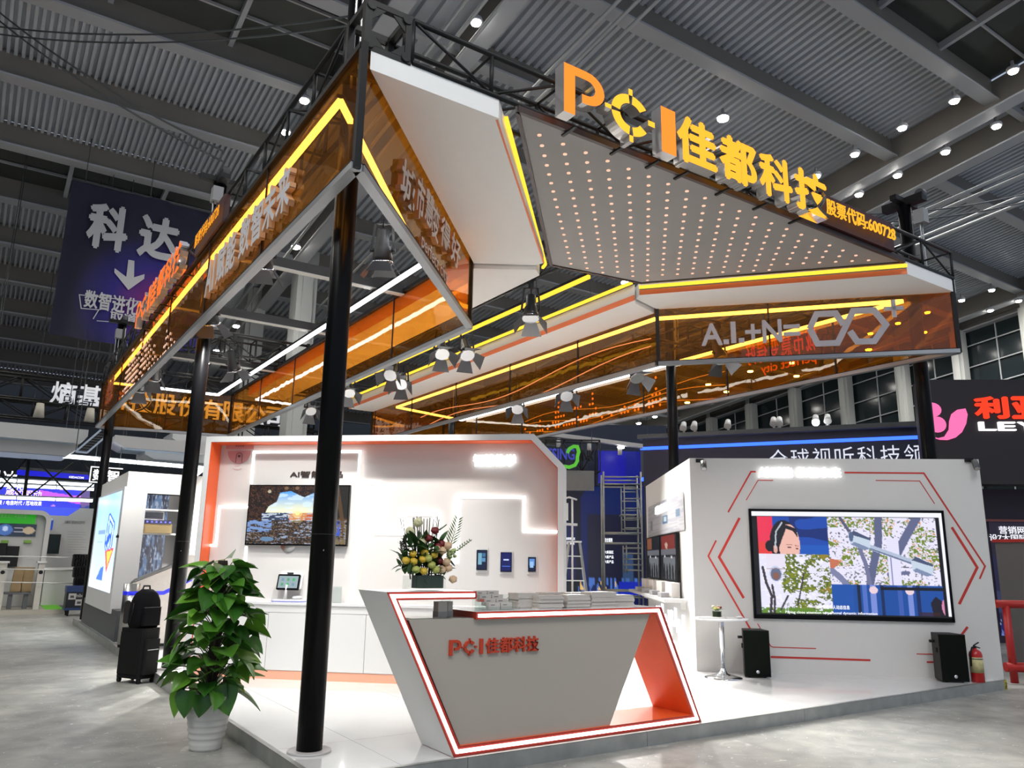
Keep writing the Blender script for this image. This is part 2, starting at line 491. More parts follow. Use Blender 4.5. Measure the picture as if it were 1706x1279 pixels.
# ---- roof: slopes down away from the camera; ribbed deck, cross beams, paired girders
RS = .13
def rz(y): return 16. - RS * y
RN = Vector((0, RS, 1))
def roofpt(px, drop=0.):
    return onpl(px, (0, 0, 16 - drop), RN)
DECK = mat('roof_deck', (.55, .585, .64), .45, metal=.2, noise=.06, nscale=.5)
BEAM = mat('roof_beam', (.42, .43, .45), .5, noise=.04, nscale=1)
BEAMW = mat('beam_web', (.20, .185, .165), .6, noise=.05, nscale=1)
ceil_o = thing('ceiling', 'grey ribbed metal hall roof with deep cross beams', 'ceiling'); struct(ceil_o)
del ceil_o['category'], ceil_o['label']
X0, X1R = -26., 40.
GIR = [(-11.6, -9.4), (4.3, 6.5), (20.9, 23.0), (36.6, 38.4)]
BY = [-2.4 + 3.12 * i for i in range(15)]
SKY = {-2.4 + 3.12 * 8, }
def ribbed(x0, x1, y0, y1, pitch=.27):
    mb = MB(); n = max(1, int((x1 - x0) / pitch)); pt = (x1 - x0) / n; vs = []; fs = []
    for i in range(n):
        a = x0 + i * pt
        for q, h in ((0, 0), (.46, 0), (.52, .14), (.94, .14), (1.0, 0)):
            vs += [(a + q * pt, y0, rz(y0) + h), (a + q * pt, y1, rz(y1) + h)]
    for i in range(len(vs) // 2 - 1):
        fs.append((2 * i, 2 * i + 1, 2 * i + 3, 2 * i + 2))
    return mb.add(vs, fs)
bays = [(X0, GIR[0][0])] + [(GIR[i][1], GIR[i + 1][0]) for i in range(3)]
SKYG = sheet('skylight_glass', (.10, .12, .12), 1.5, .08)
for bi, (a, c) in enumerate(bays):
    for j in range(len(BY) - 1):
        y0, y1 = BY[j], BY[j + 1]
        if (bi in (0, 1) and j in (7,)) or (bi == 1 and j in (4, )) or (bi == 3 and j in (0, 1)) or (bi == 2 and j in (1,) ):
            # glazed strip: dark panes between bars
            n = int((c - a) / 2.6)
            for i in range(n):
                xa = a + (c - a) * i / n; xb = a + (c - a) * (i + 1) / n
                _t = MB(); _t.add([(xa, y0, rz(y0) + .09), (xb, y0, rz(y0) + .09), (xb, y1, rz(y1) + .09), (xa, y1, rz(y1) + .09)], [(0, 1, 2, 3)])
                _t.build('skylight_pane', mat('skylight_dark', (.05, .055, .05), .18, noise=.5, nscale=.35), ceil_o, fix=False)
                _t = MB(); _t.bar((xa, y0, rz(y0) - .02), (xa, y1, rz(y1) - .02), .12, .2); _t.build('skylight_bar', BEAM, ceil_o)
            for q in (.33, .66):
                _t = MB(); yy = y0 + (y1 - y0) * q; _t.bar((a, yy, rz(yy) + .03), (c, yy, rz(yy) + .03), .05, .08); _t.build('skylight_rail', BEAM, ceil_o)
        else:
            ribbed(a, c, y0, y1, .165 if bi < 2 else .25).build('deck_panel', DECK, ceil_o, fix=False)
    for y in BY:
        z = rz(y)
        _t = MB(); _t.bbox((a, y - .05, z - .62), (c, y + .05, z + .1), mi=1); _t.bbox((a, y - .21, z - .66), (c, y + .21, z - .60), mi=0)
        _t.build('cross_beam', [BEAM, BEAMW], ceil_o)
for a, c in GIR:
    for x in (a, c):
        _t = MB(); y0, y1 = BY[0], BY[-1]
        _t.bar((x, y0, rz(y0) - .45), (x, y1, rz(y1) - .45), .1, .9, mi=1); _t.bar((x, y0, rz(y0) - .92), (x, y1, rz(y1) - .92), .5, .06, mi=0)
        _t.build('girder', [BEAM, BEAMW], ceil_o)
    ribbed(a + .05, c - .05, BY[0], BY[-1], .4).build('deck_panel', DECK, ceil_o, fix=False)
    for y in BY[::2]:
        _t = MB(); _t.bbox((a, y - .1, rz(y) - .5), (c, y + .1, rz(y) - .3)); _t.build('girder_tie', BEAM, ceil_o)
# conduits and sprinkler pipes below the roof
def pipe(name, p0, p1, r, label, mt=None):
    _t = MB(); _t.cyl(p0, p1, r, n=8); return tag(_t.build(name, mt or mat('pipe_grey', (.42, .43, .42), .4, metal=.3)), label, 'pipe', 'conduits under the hall roof')
for i, dx in enumerate((0, .35, .7)):
    x = 5.0 + dx
    pipe('conduit_pipe', (x, -2, rz(-2) - 1.9), (x, 40, rz(40) - 1.9), .045, ('thin grey conduit along the banner side of the twin girders', 'thin grey conduit midway under the twin girders', 'thin grey conduit along the lettering side of the twin girders')[i])
for i, dx in enumerate((0, .45, .9)):
    x = 7.6 + dx * .8
    pipe('conduit_pipe', (x, -2, rz(-2) - 2.2), (x, 40, rz(40) - 2.2), .045, ('lower grey conduit closest to the twin girders', 'lower grey conduit between two others beside the twin girders', 'lower grey conduit farthest from the twin girders')[i])
for i, dx in enumerate((0, .4, 1.5, 1.9)):
    x = 18.0 + dx
    pipe('conduit_pipe', (x, -2, 11.5), (x, 40, 8.2), .05, ('pale sloping conduit closest to the lifting tower, upper pair', 'pale sloping conduit farther from the lifting tower, upper pair', 'pale sloping conduit closest to the glazed wall pair', 'pale sloping conduit farthest from the lifting tower')[i])
def cable(p0, p1, sag, label):
    p0 = Vector(p0); p1 = Vector(p1)
    for k in (0, .18):
        _t = MB(); _t.tube([p0.lerp(p1, t) + Vector((0, 0, -sag * 4 * t * (1 - t) - k)) for t in [i / 10 for i in range(11)]], .018, 5)
        tag(_t.build('steel_cable', DGREY), ('lower' if k else 'upper') + ' wire of the ' + label, 'cable', 'cables strung across the hall')
cable(atdepth((-20, 5), 17), atdepth((372, 252), 13.), .2, 'slanting steel cable pair meeting the tower head beside the banner')
cable(atdepth((-20, 42), 17), atdepth((596, 25), 13.), .3, 'level steel cable pair strung above the amber fascia')
cable(atdepth((1330, 355), 15), atdepth((1720, 320), 17), .2, 'thin cable pair crossing behind the lifting tower')

# ---- hall lamps
hl_e = glow('hall_lamp_lens', (1, .97, .9), 60)
def hall_lamp(p, lit=True, r=.17):
    o = thing('hall_lamp', 'round white high bay lamp glowing under the hall roof', 'lamp', p, 'lit high bay lamps under the hall roof')
    mb = MB(); mb.lathe([(.04, .30), (.05, .12), (.15, .10), (.17, .02), (.16, 0)], 12, Matrix.Translation(p)); mb.build('lamp_housing', BEAM, o)
    mb = MB(); mb.lathe([(r, .0), (r * .9, -.05), (.01, -.07)], 12, Matrix.Translation(p)); mb.build('lamp_lens', hl_e, o)
    if lit:
        l = bpy.data.lights.new('hall_lamp_light', 'SPOT'); l.energy = lit; l.spot_size = math.radians(150); l.spot_blend = .6; l.shadow_soft_size = 1.2; l.color = (1, .97, .92)
        lo = bpy.data.objects.new('hall_lamp_light', l); COL.objects.link(lo); lo.location = (p[0], p[1], p[2] - .15)
        lo.parent = o; lo.matrix_parent_inverse = WM(o).inverted()
LAMPS = [(1688, 118), (1590, 168), (1503, 213), (1424, 257), (1360, 293), (1660, 210), (1575, 253), (1495, 292), (1431, 324), (793, 37), (507, 167), (476, 220),
         (1652, 483), (1602, 500), (1697, 501), (1650, 517), (1091, 694), (1064, 705), (1039, 716), (1018, 726), (493, 411), (394, 543), (361, 584), (347, 603),
         (1041, 470), (1545, 520), (1496, 538), (1450, 555), (1540, 553), (1447, 582), (1319, 604), (1250, 618), (1180, 640), (1210, 652), (1145, 670), (1327, 626)]
for i, q in enumerate(LAMPS):
    p = roofpt(q, 1.0)
    if p.y > 44 or p.x > 38:
        p = CAM + (p - CAM) * min(44 / p.y, 37.5 / p.x if p.x > 0 else 1)
    near = p.y < 16
    hall_lamp(p, 300 if near else 0, r=.12 if near else .16)
# lamps of the same rows that hang outside the picture and light the near aisle
for p in ((-6, -6, 15), (-1, -10, 15), (3, -8, 15), (-12, -2, 15), (-14, -8, 15), (-10, 4, 14.4), (-9, 12, 13.4), (-8, 22, 12), (14, 8, 14), (14, 20, 12.4), (4, 20, 12.4), (20, 0, 15)):
    hall_lamp(Vector(p), 1200 if p[0] < 10 else 350)

# ---- far end wall and glazed side wall
wb = MB(); wb.bbox((-30, 44, 0), (40, 44.4, 11)); struct(wb.build('wall_back', mat('hall_wall_dark', (.06, .07, .08), .7, noise=.2, nscale=.3)))
wl = MB(); wl.bbox((-27, -6, 0), (-26.6, 44, 17)); struct(wl.build('wall_left', mat('hall_wall_dark2', (.10, .11, .12), .7, noise=.2, nscale=.3)))
WX = 38.6
wr = thing('wall_right', 'dark glazed hall side wall with pale columns', 'wall'); struct(wr); del wr['category'], wr['label']
NG = mat('night_glass', (.018, .026, .03), .15, noise=.4, nscale=.2)
cols_y = []
for q in ((1120, 700), (1183, 690), (1248, 660), (1320, 630), (1403, 600), (1497, 580), (1601, 630), (1706, 500), (1800, 560), (1880, 560)):
    cols_y.append(onx(q, WX - .6).y)
cols_y.sort(reverse=True)
for i in range(len(cols_y) - 1):
    ya, yb = cols_y[i], cols_y[i + 1]
    for s in range(2):
        y0 = ya + (yb - ya) * s / 2; y1 = ya + (yb - ya) * (s + 1) / 2
        for k in range(11):
            z0a, z1a = rz(y0) - .6 - 1.1 * (k + 1), rz(y0) - .6 - 1.1 * k
            z0b, z1b = rz(y1) - .6 - 1.1 * (k + 1), rz(y1) - .6 - 1.1 * k
            _t = MB(); _t.add([(WX, y0, z0a), (WX, y1, z0b), (WX, y1, z1b), (WX, y0, z1a)], [(0, 1, 2, 3)]); _t.build('glass_pane', NG, wr, fix=False)
        _t = MB(); _t.bar((WX - .06, y0, rz(y0) - 13), (WX - .06, y0, rz(y0) - .6), .05, .06, up=(1, 0, 0)); _t.build('mullion', BEAM, wr)
ya, yb = cols_y[0] + 10, cols_y[-1]
for k in range(12):
    _t = MB(); _t.bar((WX - .08, ya, rz(ya) - .6 - 1.1 * k), (WX - .08, yb, rz(yb) - .6 - 1.1 * k), .06, .055); _t.build('transom', BEAM, wr)
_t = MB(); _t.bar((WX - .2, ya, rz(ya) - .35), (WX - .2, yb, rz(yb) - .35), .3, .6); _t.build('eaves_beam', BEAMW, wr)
COLM = mat('column_paint', (.46, .47, .45), .6, noise=.05, nscale=1)
for y in cols_y[:-1]:
    _t = MB(); _t.bbox((WX - .75, y - .28, 0), (WX - .2, y + .28, rz(y) - .9)); _t.bbox((WX - .85, y - .12, 0), (WX - .75, y + .12, rz(y) - .6)); _t.build('column', COLM, wr)
# pale columns standing in the hall beyond the left wing
for q, dep in (((509, 450), 30), ((424, 500), 33), ((497, 560), 36)):
    p = atdepth(q, dep); zz = min(rz(min(p.y, 43)), 13)
    _t = MB(); _t.bbox((p.x - .38, p.y - .38, 0), (p.x + .38, p.y + .38, zz)); _t.bbox((p.x - .2, p.y - .48, 0), (p.x + .2, p.y - .38, zz)); _t.bbox((p.x - .5, p.y - .5, 0), (p.x + .5, p.y + .5, .4))
    tag(_t.build('hall_column', COLM), 'tall pale square hall column seen through the open left wing', 'column', 'hall columns seen through the left wing')

# ================================================================== THE BOOTH'S STEEL
ZT, ZB = 5.553, 4.496            # amber fascia top and bottom
T0, T1 = 5.562, 5.955            # box truss bottom and top
XL, XR, YF, YB = -.08, 8.89, -.206, 15.2
XI0, XI1 = 2.80, 6.09            # inner fascias
def truss(name, label, p0, p1, wd=.4, hg=.39, bay=.75, r=.024, group=None, mt=None, cat='truss'):
    mt = mt or BLACKM
    p0 = Vector(p0); p1 = Vector(p1); d = p1 - p0; L = d.length; d.normalize()
    s = d.cross(Vector((0, 0, 1))).normalized(); t = s.cross(d)
    R = Matrix((d, s, t)).transposed().to_4x4(); R.translation = p0
    o = thing(name, label, cat, p0, group)
    n = max(1, round(L / bay)); bay = L / n
    def me(fn):
        mb = MB(); fn(mb); q = mb.build('tmp', mt); dta = q.data; bpy.data.objects.remove(q); return dta
    mc = me(lambda b: b.cyl((0, 0, 0), (L, 0, 0), r, n=8))
    mp = me(lambda b: b.cyl((0, 0, -hg / 2), (0, 0, hg / 2), r * .8, n=6))
    md = me(lambda b: b.cyl((0, 0, -hg / 2), (bay, 0, hg / 2), r * .6, n=6))
    mu = me(lambda b: b.cyl((0, 0, hg / 2), (bay, 0, -hg / 2), r * .6, n=6))
    mx = me(lambda b: b.cyl((0, -wd / 2, 0), (0, wd / 2, 0), r * .6, n=6))
    for a in (-1, 1):
        for c in (-1, 1): link('chord', mc, o, R @ Matrix.Translation((0, a * wd / 2, c * hg / 2)))
        for i in range(n + 1): link('post', mp, o, R @ Matrix.Translation((i * bay, a * wd / 2, 0)))
        for i in range(n): link('diagonal_brace', md if i % 2 else mu, o, R @ Matrix.Translation((i * bay, a * wd / 2, 0)))
        for i in range(n + 1): link('cross_brace', mx, o, R @ Matrix.Translation((i * bay, 0, a * hg / 2)))
    return o
TZ = (T0 + T1) / 2
ft = truss('box_truss', 'black box truss along the booth front carrying the big orange lettering', (XL + .42, YF + .2, TZ), (XR, YF + .2, TZ))
lt = truss('box_truss', 'long black box truss along the booth side carrying the smaller orange lettering', (XL + .2, YF + .42, TZ), (XL + .2, YB, TZ))
truss('box_truss', 'black box truss over the far right side with the dotted skyline fascia', (XR - .2, YF + .4, TZ), (XR - .2, 14.5, TZ), bay=1.5)
truss('box_truss', 'black box truss running beside the white soffit above the counter', (4.05, 2.8, TZ), (4.05, 13.4, TZ), wd=.3, hg=.3, bay=.6)
truss('box_truss', 'black box truss closing the far end of the left wing', (XL + .4, YB - .2, TZ), (XI0, YB - .2, TZ), bay=.9)
truss('box_truss', 'black box truss across the middle of the left wing', (XL + .4, 10.75, TZ), (XI0, 10.75, TZ), bay=.6)
truss('box_truss', 'black box truss across the far centre behind the yellow tube', (XI0, 13.5, TZ), (XI1, 13.5, TZ), bay=.8)
# corner block with bolted plates
cb = thing('truss_corner_block', 'black cube corner block joining the two trusses above the amber corner', 'corner block', (XL + .2, YF + .2, T0))
_t = MB()
for a in (0, 1):
    for b in (0, 1):
        x, y = XL + .02 + .36 * a, YF + .02 + .36 * b
        _t = MB(); _t.bbox((x - .03, y - .03, T0 - .03), (x + .03, y + .03, T1 + .03)); _t.build('corner_tube', BLACKM, cb)
for z in (T0 - .01, T1 + .01):
    for a, b in (((XL, YF + .02), (XL + .4, YF + .02)), ((XL + .02, YF), (XL + .02, YF + .4)), ((XL, YF + .38), (XL + .4, YF + .38)), ((XL + .38, YF), (XL + .38, YF + .4))):
        _t = MB(); _t.bar((*a, z), (*b, z), .05, .05); _t.build('edge_tube', BLACKM, cb)
for q in ((0, 0), (1, 0), (0, 1), (1, 1)):
    _t = MB(); u = XL + .04 + .32 * q[0]; v = T0 + .02 + .35 * q[1]; su = 1 if q[0] == 0 else -1; sv = 1 if q[1] == 0 else -1
    _t.prism([(u, v), (u + su * .13, v), (u, v + sv * .13)], .012, frame((0, YF + .01, 0), (1, 0, 0))); _t.build('gusset_plate', BLACKM, cb)
    _t = MB(); _t.cyl((u, YF - .02, v), (u, YF + .02, v), .04, n=12); _t.build('bolt_boss', BLACKM, cb)

# ---- round black poles rising through the trusses, with lifting heads and chains
def pole(x, y, label, top=7.0, plate=True, z0=P, head=True, grp=None):
    o = thing('round_pole', label, 'pole', (x, y, z0), grp)
    mb = MB(); mb.cyl((x, y, z0 + .012), (x, y, top), .098, n=24); mb.build('shaft', BLACKG, o)
    mb = MB(); mb.cyl((x, y, 1.75), (x, y, 1.752), .0985, n=24); mb.build('joint_line', DGREY, o)
    if plate:
        mb = MB(); mb.cyl((x, y, z0), (x, y, z0 + .016), .165, n=32); mb.build('base_plate', mat('plate_grey', (.5, .48, .47), .4), o)
    mb = MB()
    for k in (-1, 1):
        mb.cyl((x - .03, y - .0985, 1.62 + .001 * k), (x - .028, y - .0985, 1.63), .004, n=6)
    mb.build('screw', ALU, o)
    if head:
        mb = MB(); mb.bbox((x - .07, y - .32, top - .02), (x + .07, y + .32, top + .1)); mb.bbox((x - .3, y - .05, top + .02), (x + .3, y + .05, top + .1)); mb.build('lifting_head', BLACKM, o)
        mb = MB(); mb.cyl((x - .05, y - .27, top + .1), (x + .05, y - .27, top + .1), .07, n=14); mb.build('pulley', DGREY, o)
        mb = MB(); mb.bbox((x - .16, y - .36, top - .42), (x - .02, y - .2, top - .2)); mb.build('chain_hoist', mat('hoist_grey', (.3, .3, .3), .5), o)
        mb = MB()
        for kx in (-.13, -.07):
            mb.tube([(x + kx, y - .28, top - .4 - .1 * i) for i in range(11)], .012, 6)
        mb.build('hoist_chain', ALU, o)
    return o
POLES = [(.217, .754, 'thick black round pole standing in front of the white cabinets'), (.217, 6.0, 'black round pole rising behind the leafy potted plant'), (.15, 15.0, 'black round pole at the far end of the long amber fascia'),
         (9.09, .49, 'black round pole rising from behind the screen wall at its fire extinguisher end'), (8.6, 5.05, 'black round pole rising behind the side displays of the screen wall'), (8.6, 13.6, 'distant black round pole behind the stepped wall'), (.2, 10.4, '')]
for x, y, l in POLES[:6]: pole(x, y, l)

# ---- amber acrylic fascias
RAILG = mat('rail_grey', (.36, .37, .38), .35, metal=.6, noise=.06)
def fascia(label, a, b, joints, post_a=True, post_b=True, zb=ZB, zt=ZT):
    a = Vector((*a, 0)); b = Vector((*b, 0)); L = (b - a).length; d = (b - a) / L
    o = thing('amber_fascia', label, 'fascia', (a.x, a.y, zb))
    R = Matrix((d, Vector((0, 0, 1)), d.cross(Vector((0, 0, 1))))).transposed().to_4x4(); R.translation = a
    js = [0.] + [j for j in joints if 0 < j < L] + [L]
    for i in range(len(js) - 1):
        mb = MB(); mb.bbox((js[i] + .004, zb + .03, -.005), (js[i + 1] - .004, zt - .03, .005), R); mb.build('amber_panel', AMBER, o)
    for j in js[1:-1]:
        mb = MB(); mb.bbox((j - .012, zb + .03, -.02), (j + .012, zt - .03, -.006), R); mb.build('joint_strip', BLACK, o)
    mb = MB(); mb.bbox((0, zb - .025, -.045), (L, zb + .03, .045), R); mb.build('bottom_rail', RAILG, o)
    mb = MB(); mb.bbox((0, zb + .0305, -.047), (L, zb + .04, .047), R); mb.build('rail_lip', BLACK, o)
    mb = MB(); mb.bbox((0, zt - .03, -.035), (L, zt + .02, .035), R); mb.build('top_rail', BLACK, o)
    for j, on in ((0, post_a), (L, post_b)):
        if on:
            mb = MB(); mb.bbox((j - .028, zb - .02, -.028), (j + .028, zt + .02, .028), R); mb.build('corner_post', BLACK, o)
    o['_L'] = L
    del o['_L']
    return o, R
js = lambda y0, st, n: [y0 + st * i for i in range(n)]
fL, RL = fascia('long amber acrylic fascia on the booth side with white slogan letters and dots', (XL, YF), (XL, YB), js(2.44, 2.44, 7))
fD, RD = fascia('slanted amber acrylic panel with calligraphy slogan beside the corner pole', (XL + .03, YF + .03), (2.79, 2.90), [], False)
fI, RI = fascia('amber acrylic fascia on the inner side of the left wing under the white soffit', (XI0, 2.92), (XI0, 14.65), js(2.3, 2.3, 5), False)
fB, RB = fascia('amber acrylic fascia closing the far end of the left wing', (XL, YB), (XI0, 14.65), [1.45], False, False)
fN, RN_ = fascia('slanted amber acrylic panel with white formula and hexagon infinity sign', (6.09, 2.85), (XR - .02, YF + .02), [1.62])
fR, RR_ = fascia('amber acrylic fascia with orange dotted skyline on the far side of the booth', (XR, YF + .03), (XR, 14.6), js(1.9, 2.2, 6), False)
fJ, RJ = fascia('amber acrylic fascia hanging below the long white soffit over the right wing', (XI1, 2.88), (XI1, 13.4), js(1.9, 2.1, 5), False)
fK, RK = fascia('amber acrylic fascia closing the far end of the right wing', (XI1, 13.4), (XR, 14.6), [1.5], False, False)

# ---- white soffits, led edges, dotted ceiling
SOF = mat('soffit_white', (.92, .91, .875), .5, noise=.02)
def slab(name, label, poly, z0, z1, mt, cat='soffit'):
    o = thing(name, label, cat, (poly[0][0], poly[0][1], z0))
    mb = MB(); mb.prism(poly, z1 - z0, None, z0=z0); mb.build('soffit_board', mt, o)
    return o
def edge_led(o, a, b, z, off, w=.025, h=.03, mt=LEDY, name='led_strip'):
    mb = MB(); mb.bar((*a, z), (*b, z), w, h); mb.build(name, mt, o)
s1 = slab('soffit_panel', 'white slanted soffit panel beside the calligraphy fascia', [(-.02, YF), (1.2, YF), (3.55, 2.33), (3.52, 2.46), (2.82, 2.88)], 5.36, 5.55, SOF)
s2 = slab('soffit_panel', 'long white soffit panel over the left inner fascia', [(2.84, 2.90), (3.53, 2.46), (3.68, 2.6), (3.68, 13.3), (2.84, 13.3)], 5.30, 5.55, SOF)
s3 = slab('soffit_panel', 'white slanted soffit panel above the formula fascia', [(XR + .03, YF), (7.68, YF), (5.42, 2.52), (5.5, 2.68), (6.1, 2.85)], 5.36, 5.55, SOF)
s4 = slab('soffit_panel', 'long white soffit panel with yellow and orange edge over the right wing', [(6.06, 2.88), (5.5, 2.7), (5.40, 2.6), (5.40, 13.3), (6.06, 13.3)], 5.30, 5.55, SOF)
ORS = mat('orange_stripe', (.85, .22, .09), .5)
def stripe(o, a, b, z0, hgt, off, zl=5.565):
    a = Vector((*a, 0)); b = Vector((*b, 0)); d = (b - a).normalized(); n = Vector((0, 0, 1)).cross(d) * off
    mb = MB(); mb.bar(a + n * .006 + Vector((0, 0, z0 + hgt / 2)), b + n * .006 + Vector((0, 0, z0 + hgt / 2)), .012, hgt); mb.build('orange_edge', ORS, o)
    mb = MB(); mb.bar(a + n * .02 + Vector((0, 0, zl + .005)), b + n * .02 + Vector((0, 0, zl + .005)), .04, .05); mb.build('led_channel', BLACK, o)
    mb = MB(); mb.bar(a + n * .045 + Vector((0, 0, zl)), b + n * .045 + Vector((0, 0, zl)), .03, .045); mb.build('led_strip', LEDY, o)
stripe(s4, (5.40, 2.6), (5.40, 13.3), 5.30, .08, 1)
stripe(s3, (7.68, YF), (5.42, 2.52), 5.36, .07, 1, 5.465)
dc = thing('dotted_ceiling', 'dark grey ceiling panel dotted with small glowing lamps under the big lettering', 'ceiling panel', (4.6, 1.2, 5.56))
zL = 5.49; kL = (zL - CAM.z) / (5.55 - CAM.z)
def atL(x, y): return (CAM.x + (x - CAM.x) * kL, CAM.y + (y - CAM.y) * kL)
LC = [tuple(onz(q, zL)[:2]) for q in ((862, 184), (1506, 436), (1068, 471), (918, 441))]
la, lb_ = onz((843, 196), zL), onz((909, 440), zL); lc_ = onz((904, 446), zL)
mb = MB(); mb.bar(la, lb_, .035, .03); mb.bar(lb_, lc_, .035, .03); mb.build('led_strip', LEDY, s1)
mb = MB(); mb.bar((1.2, YF + .03, 5.365), (3.55, 2.33, 5.365), .02, .012); mb.build('orange_edge', ORS, s1)
mb = MB(); mb.prism(LC, .05, None, z0=zL); mb.build('ceiling_board', mat('dotted_board', (.23, .215, .205), .45, noise=.05, nscale=2), dc)
for i in range(4):
    a, b = LC[i], LC[(i + 1) % 4]; mb = MB(); mb.bar((*a, zL + .015), (*b, zL + .015), .04, .06); mb.build('board_rim', mat('rim_brown', (.035, .018, .015), .5), dc)
def inside(p, poly, m=.09):
    for i in range(len(poly)):
        a = Vector(poly[i]); b = Vector(poly[(i + 1) % len(poly)]); d = (b - a).normalized()
        if d.x * (p[1] - a.y) - d.y * (p[0] - a.x) < m: return False
    return True
mb = MB(); mb.cyl((0, 0, -.004), (0, 0, .004), .021, n=10); q = mb.build('tmp', glow('dot_lamp', (1, .55, .38), 1.0)); dotm = q.data; bpy.data.objects.remove(q)
for j in range(22):
    for k in range(-14, 26):
        p = atL(1.844 + .2855 * k + .1355 * j, .073 + .1435 * j)
        if inside(p, LC): link('dot_lamp', dotm, dc, Matrix.Translation((p[0], p[1], zL - .003)))

# ---- led tube frames in the wings and the centre
def tube_frame(label, pts, z, mt, closed=False, r=.03):
    o = thing('led_tube_frame', label, 'led tube', (*pts[0], z))
    for i in range(len(pts) - (0 if closed else 1)):
        a = pts[i]; b = pts[(i + 1) % len(pts)]
        mb = MB(); mb.bar((*a, z), (*b, z), .045, .05); mb.build('led_tube', mt, o)
        mb = MB(); mb.bar((*a, z + .045), (*b, z + .045), .06, .04); mb.build('tube_channel', BLACK, o)
tube_frame('bright white led tube frame hanging inside the left wing', [(-.02, .42), (-.02, 14.25), (2.33, 14.1), (2.33, 3.38)], 5.4, LEDT, True)
tube_frame('bright led tube frame hanging inside the right wing', [(8.80, .5), (8.80, 13.4), (6.5, 12.8), (6.5, 3.3)], 5.4, LEDT, True)
tube_frame('straight yellow led tube hanging over the booth centre', [(4.5, 2.55), (4.5, 11.0)], 5.45, LEDY)
BM = mat('beam_black', (.02, .02, .02), .5)
for i, (qa, qb) in enumerate((((440, 437), (560, 470)), ((357, 520), (530, 556)), ((346, 605), (480, 620)))):
    pa, pb = onz(qa, 5.5), onz(qb, 5.5); y = (pa.y + pb.y) / 2
    o = thing('cross_beam', 'black flat beam spanning the open left wing', 'beam', (XL, y, 5.5), 'cross beams over the left wing')
    mb = MB(); mb.bbox((XL + .05, y - .05, 5.5), (XI0, y + .05, 5.64)); mb.build('beam_web', BM, o)
    mb = MB(); mb.bbox((XL + .05, y - .055, 5.485), (XI0, y + .055, 5.5)); mb.build('beam_underside', mat('beam_pale', (.45, .45, .42), .5), o)

# ================================================================== LETTERING ON THE CANOPY
def uvof(M, px):
    p = onpl(px, M.translation, M.col[2].to_3d()); q = M.inverted() @ p; return q.x, q.y
SIDE = mat('acrylic_return', (.75, .72, .70), .12, metal=.7)
G_OR = glow('sign_orange', (1, .26, .035), 1.15)
G_YE = glow('sign_yellow', (1, .50, .04), 1.2)
G_CH = glow('sign_char', (1, .43, .035), 1.2)
G_RD = glow('sign_red', (1, .16, .025), 1.15)
def logo_sign(label, M, cells, chars, z0, z1, depth, mts, name='letter_sign', bold=.012, small=None):
    """cells: x ranges for P, C, I and each character along frame M (its origin at z = 0)"""
    o = thing(name, label, 'letter sign', M @ Vector((cells[0][0], z0, 0)))
    for i, (a, b) in enumerate(cells[:3]):
        mb = MB(); pp = (logo_P, logo_C, logo_I)[i]()
        if i == 0: polys(mb, pp, M, (b - a) / .78, z1 - z0, depth, a, z0, 0, 1)
        elif i == 1: polys(mb, pp, M, (b - a) / 1.1, (z1 - z0) * .98, depth, a, z0, 0, 1)
        else: polys(mb, pp, M, (b - a) / .24, z1 - z0, depth, a, z0, 0, 1)
        mb.build('letter', [mts[i], mts[-1]], o)
    for (a, b), ch in zip(cells[3:], chars):
        mb = MB(); letters(mb, ch, M, b - a, (z1 - z0) * 1.0, depth, bold, 0, 1, a, z0); mb.build('letter', [mts[3], mts[-1]], o)
    return o
yS = YF - .16
MF = frame((0, yS, 0), (1, 0, 0))
fx = lambda x: uvof(MF, (x, 160 + (x - 955) * .434))[0]
cells = [(fx(925), fx(992)), (fx(999), fx(1078)), (fx(1086), fx(1110)), (fx(1114), fx(1176)), (fx(1184), fx(1243)), (fx(1250), fx(1302)), (fx(1309), fx(1362))]
zP0, zP1 = uvof(MF, (927, 196))[1], uvof(MF, (930, 117))[1]
big = logo_sign('big glowing orange brand letters standing along the front truss', MF, cells, '佳都科技', zP0, zP1, .13, [G_OR, G_YE, G_OR, G_CH, SIDE], bold=.04)
for a, b in cells:
    mb = MB(); mb.bar(((a + b) / 2, yS, zP0 - .01), ((a + b) / 2, yS + .2, zP0 - .01), .03, .02); mb.build('letter_bracket', BLACKM, big)
bx0, bx1 = fx(1372), fx(1496)
sb = thing('ticker_board', 'dark board with glowing yellow stock code text at the end of the front truss', 'sign board', (bx0, yS, T0))
mb = MB(); mb.bbox((bx0, T0 - .02, -.12), (bx1, T1 - .03, -.06), MF); mb.build('board', mat('ticker_back', (.05, .008, .006), .5), sb)
mb = MB(); letters(mb, '股票代码:600728', MF, bx1 - bx0 - .12, .20, .012, .004, 0, 0, bx0 + .05, T0 + .07)
o_ = mb.build('ticker_text', glow('ticker_text', (1, .46, .03), 1.0), sb); 
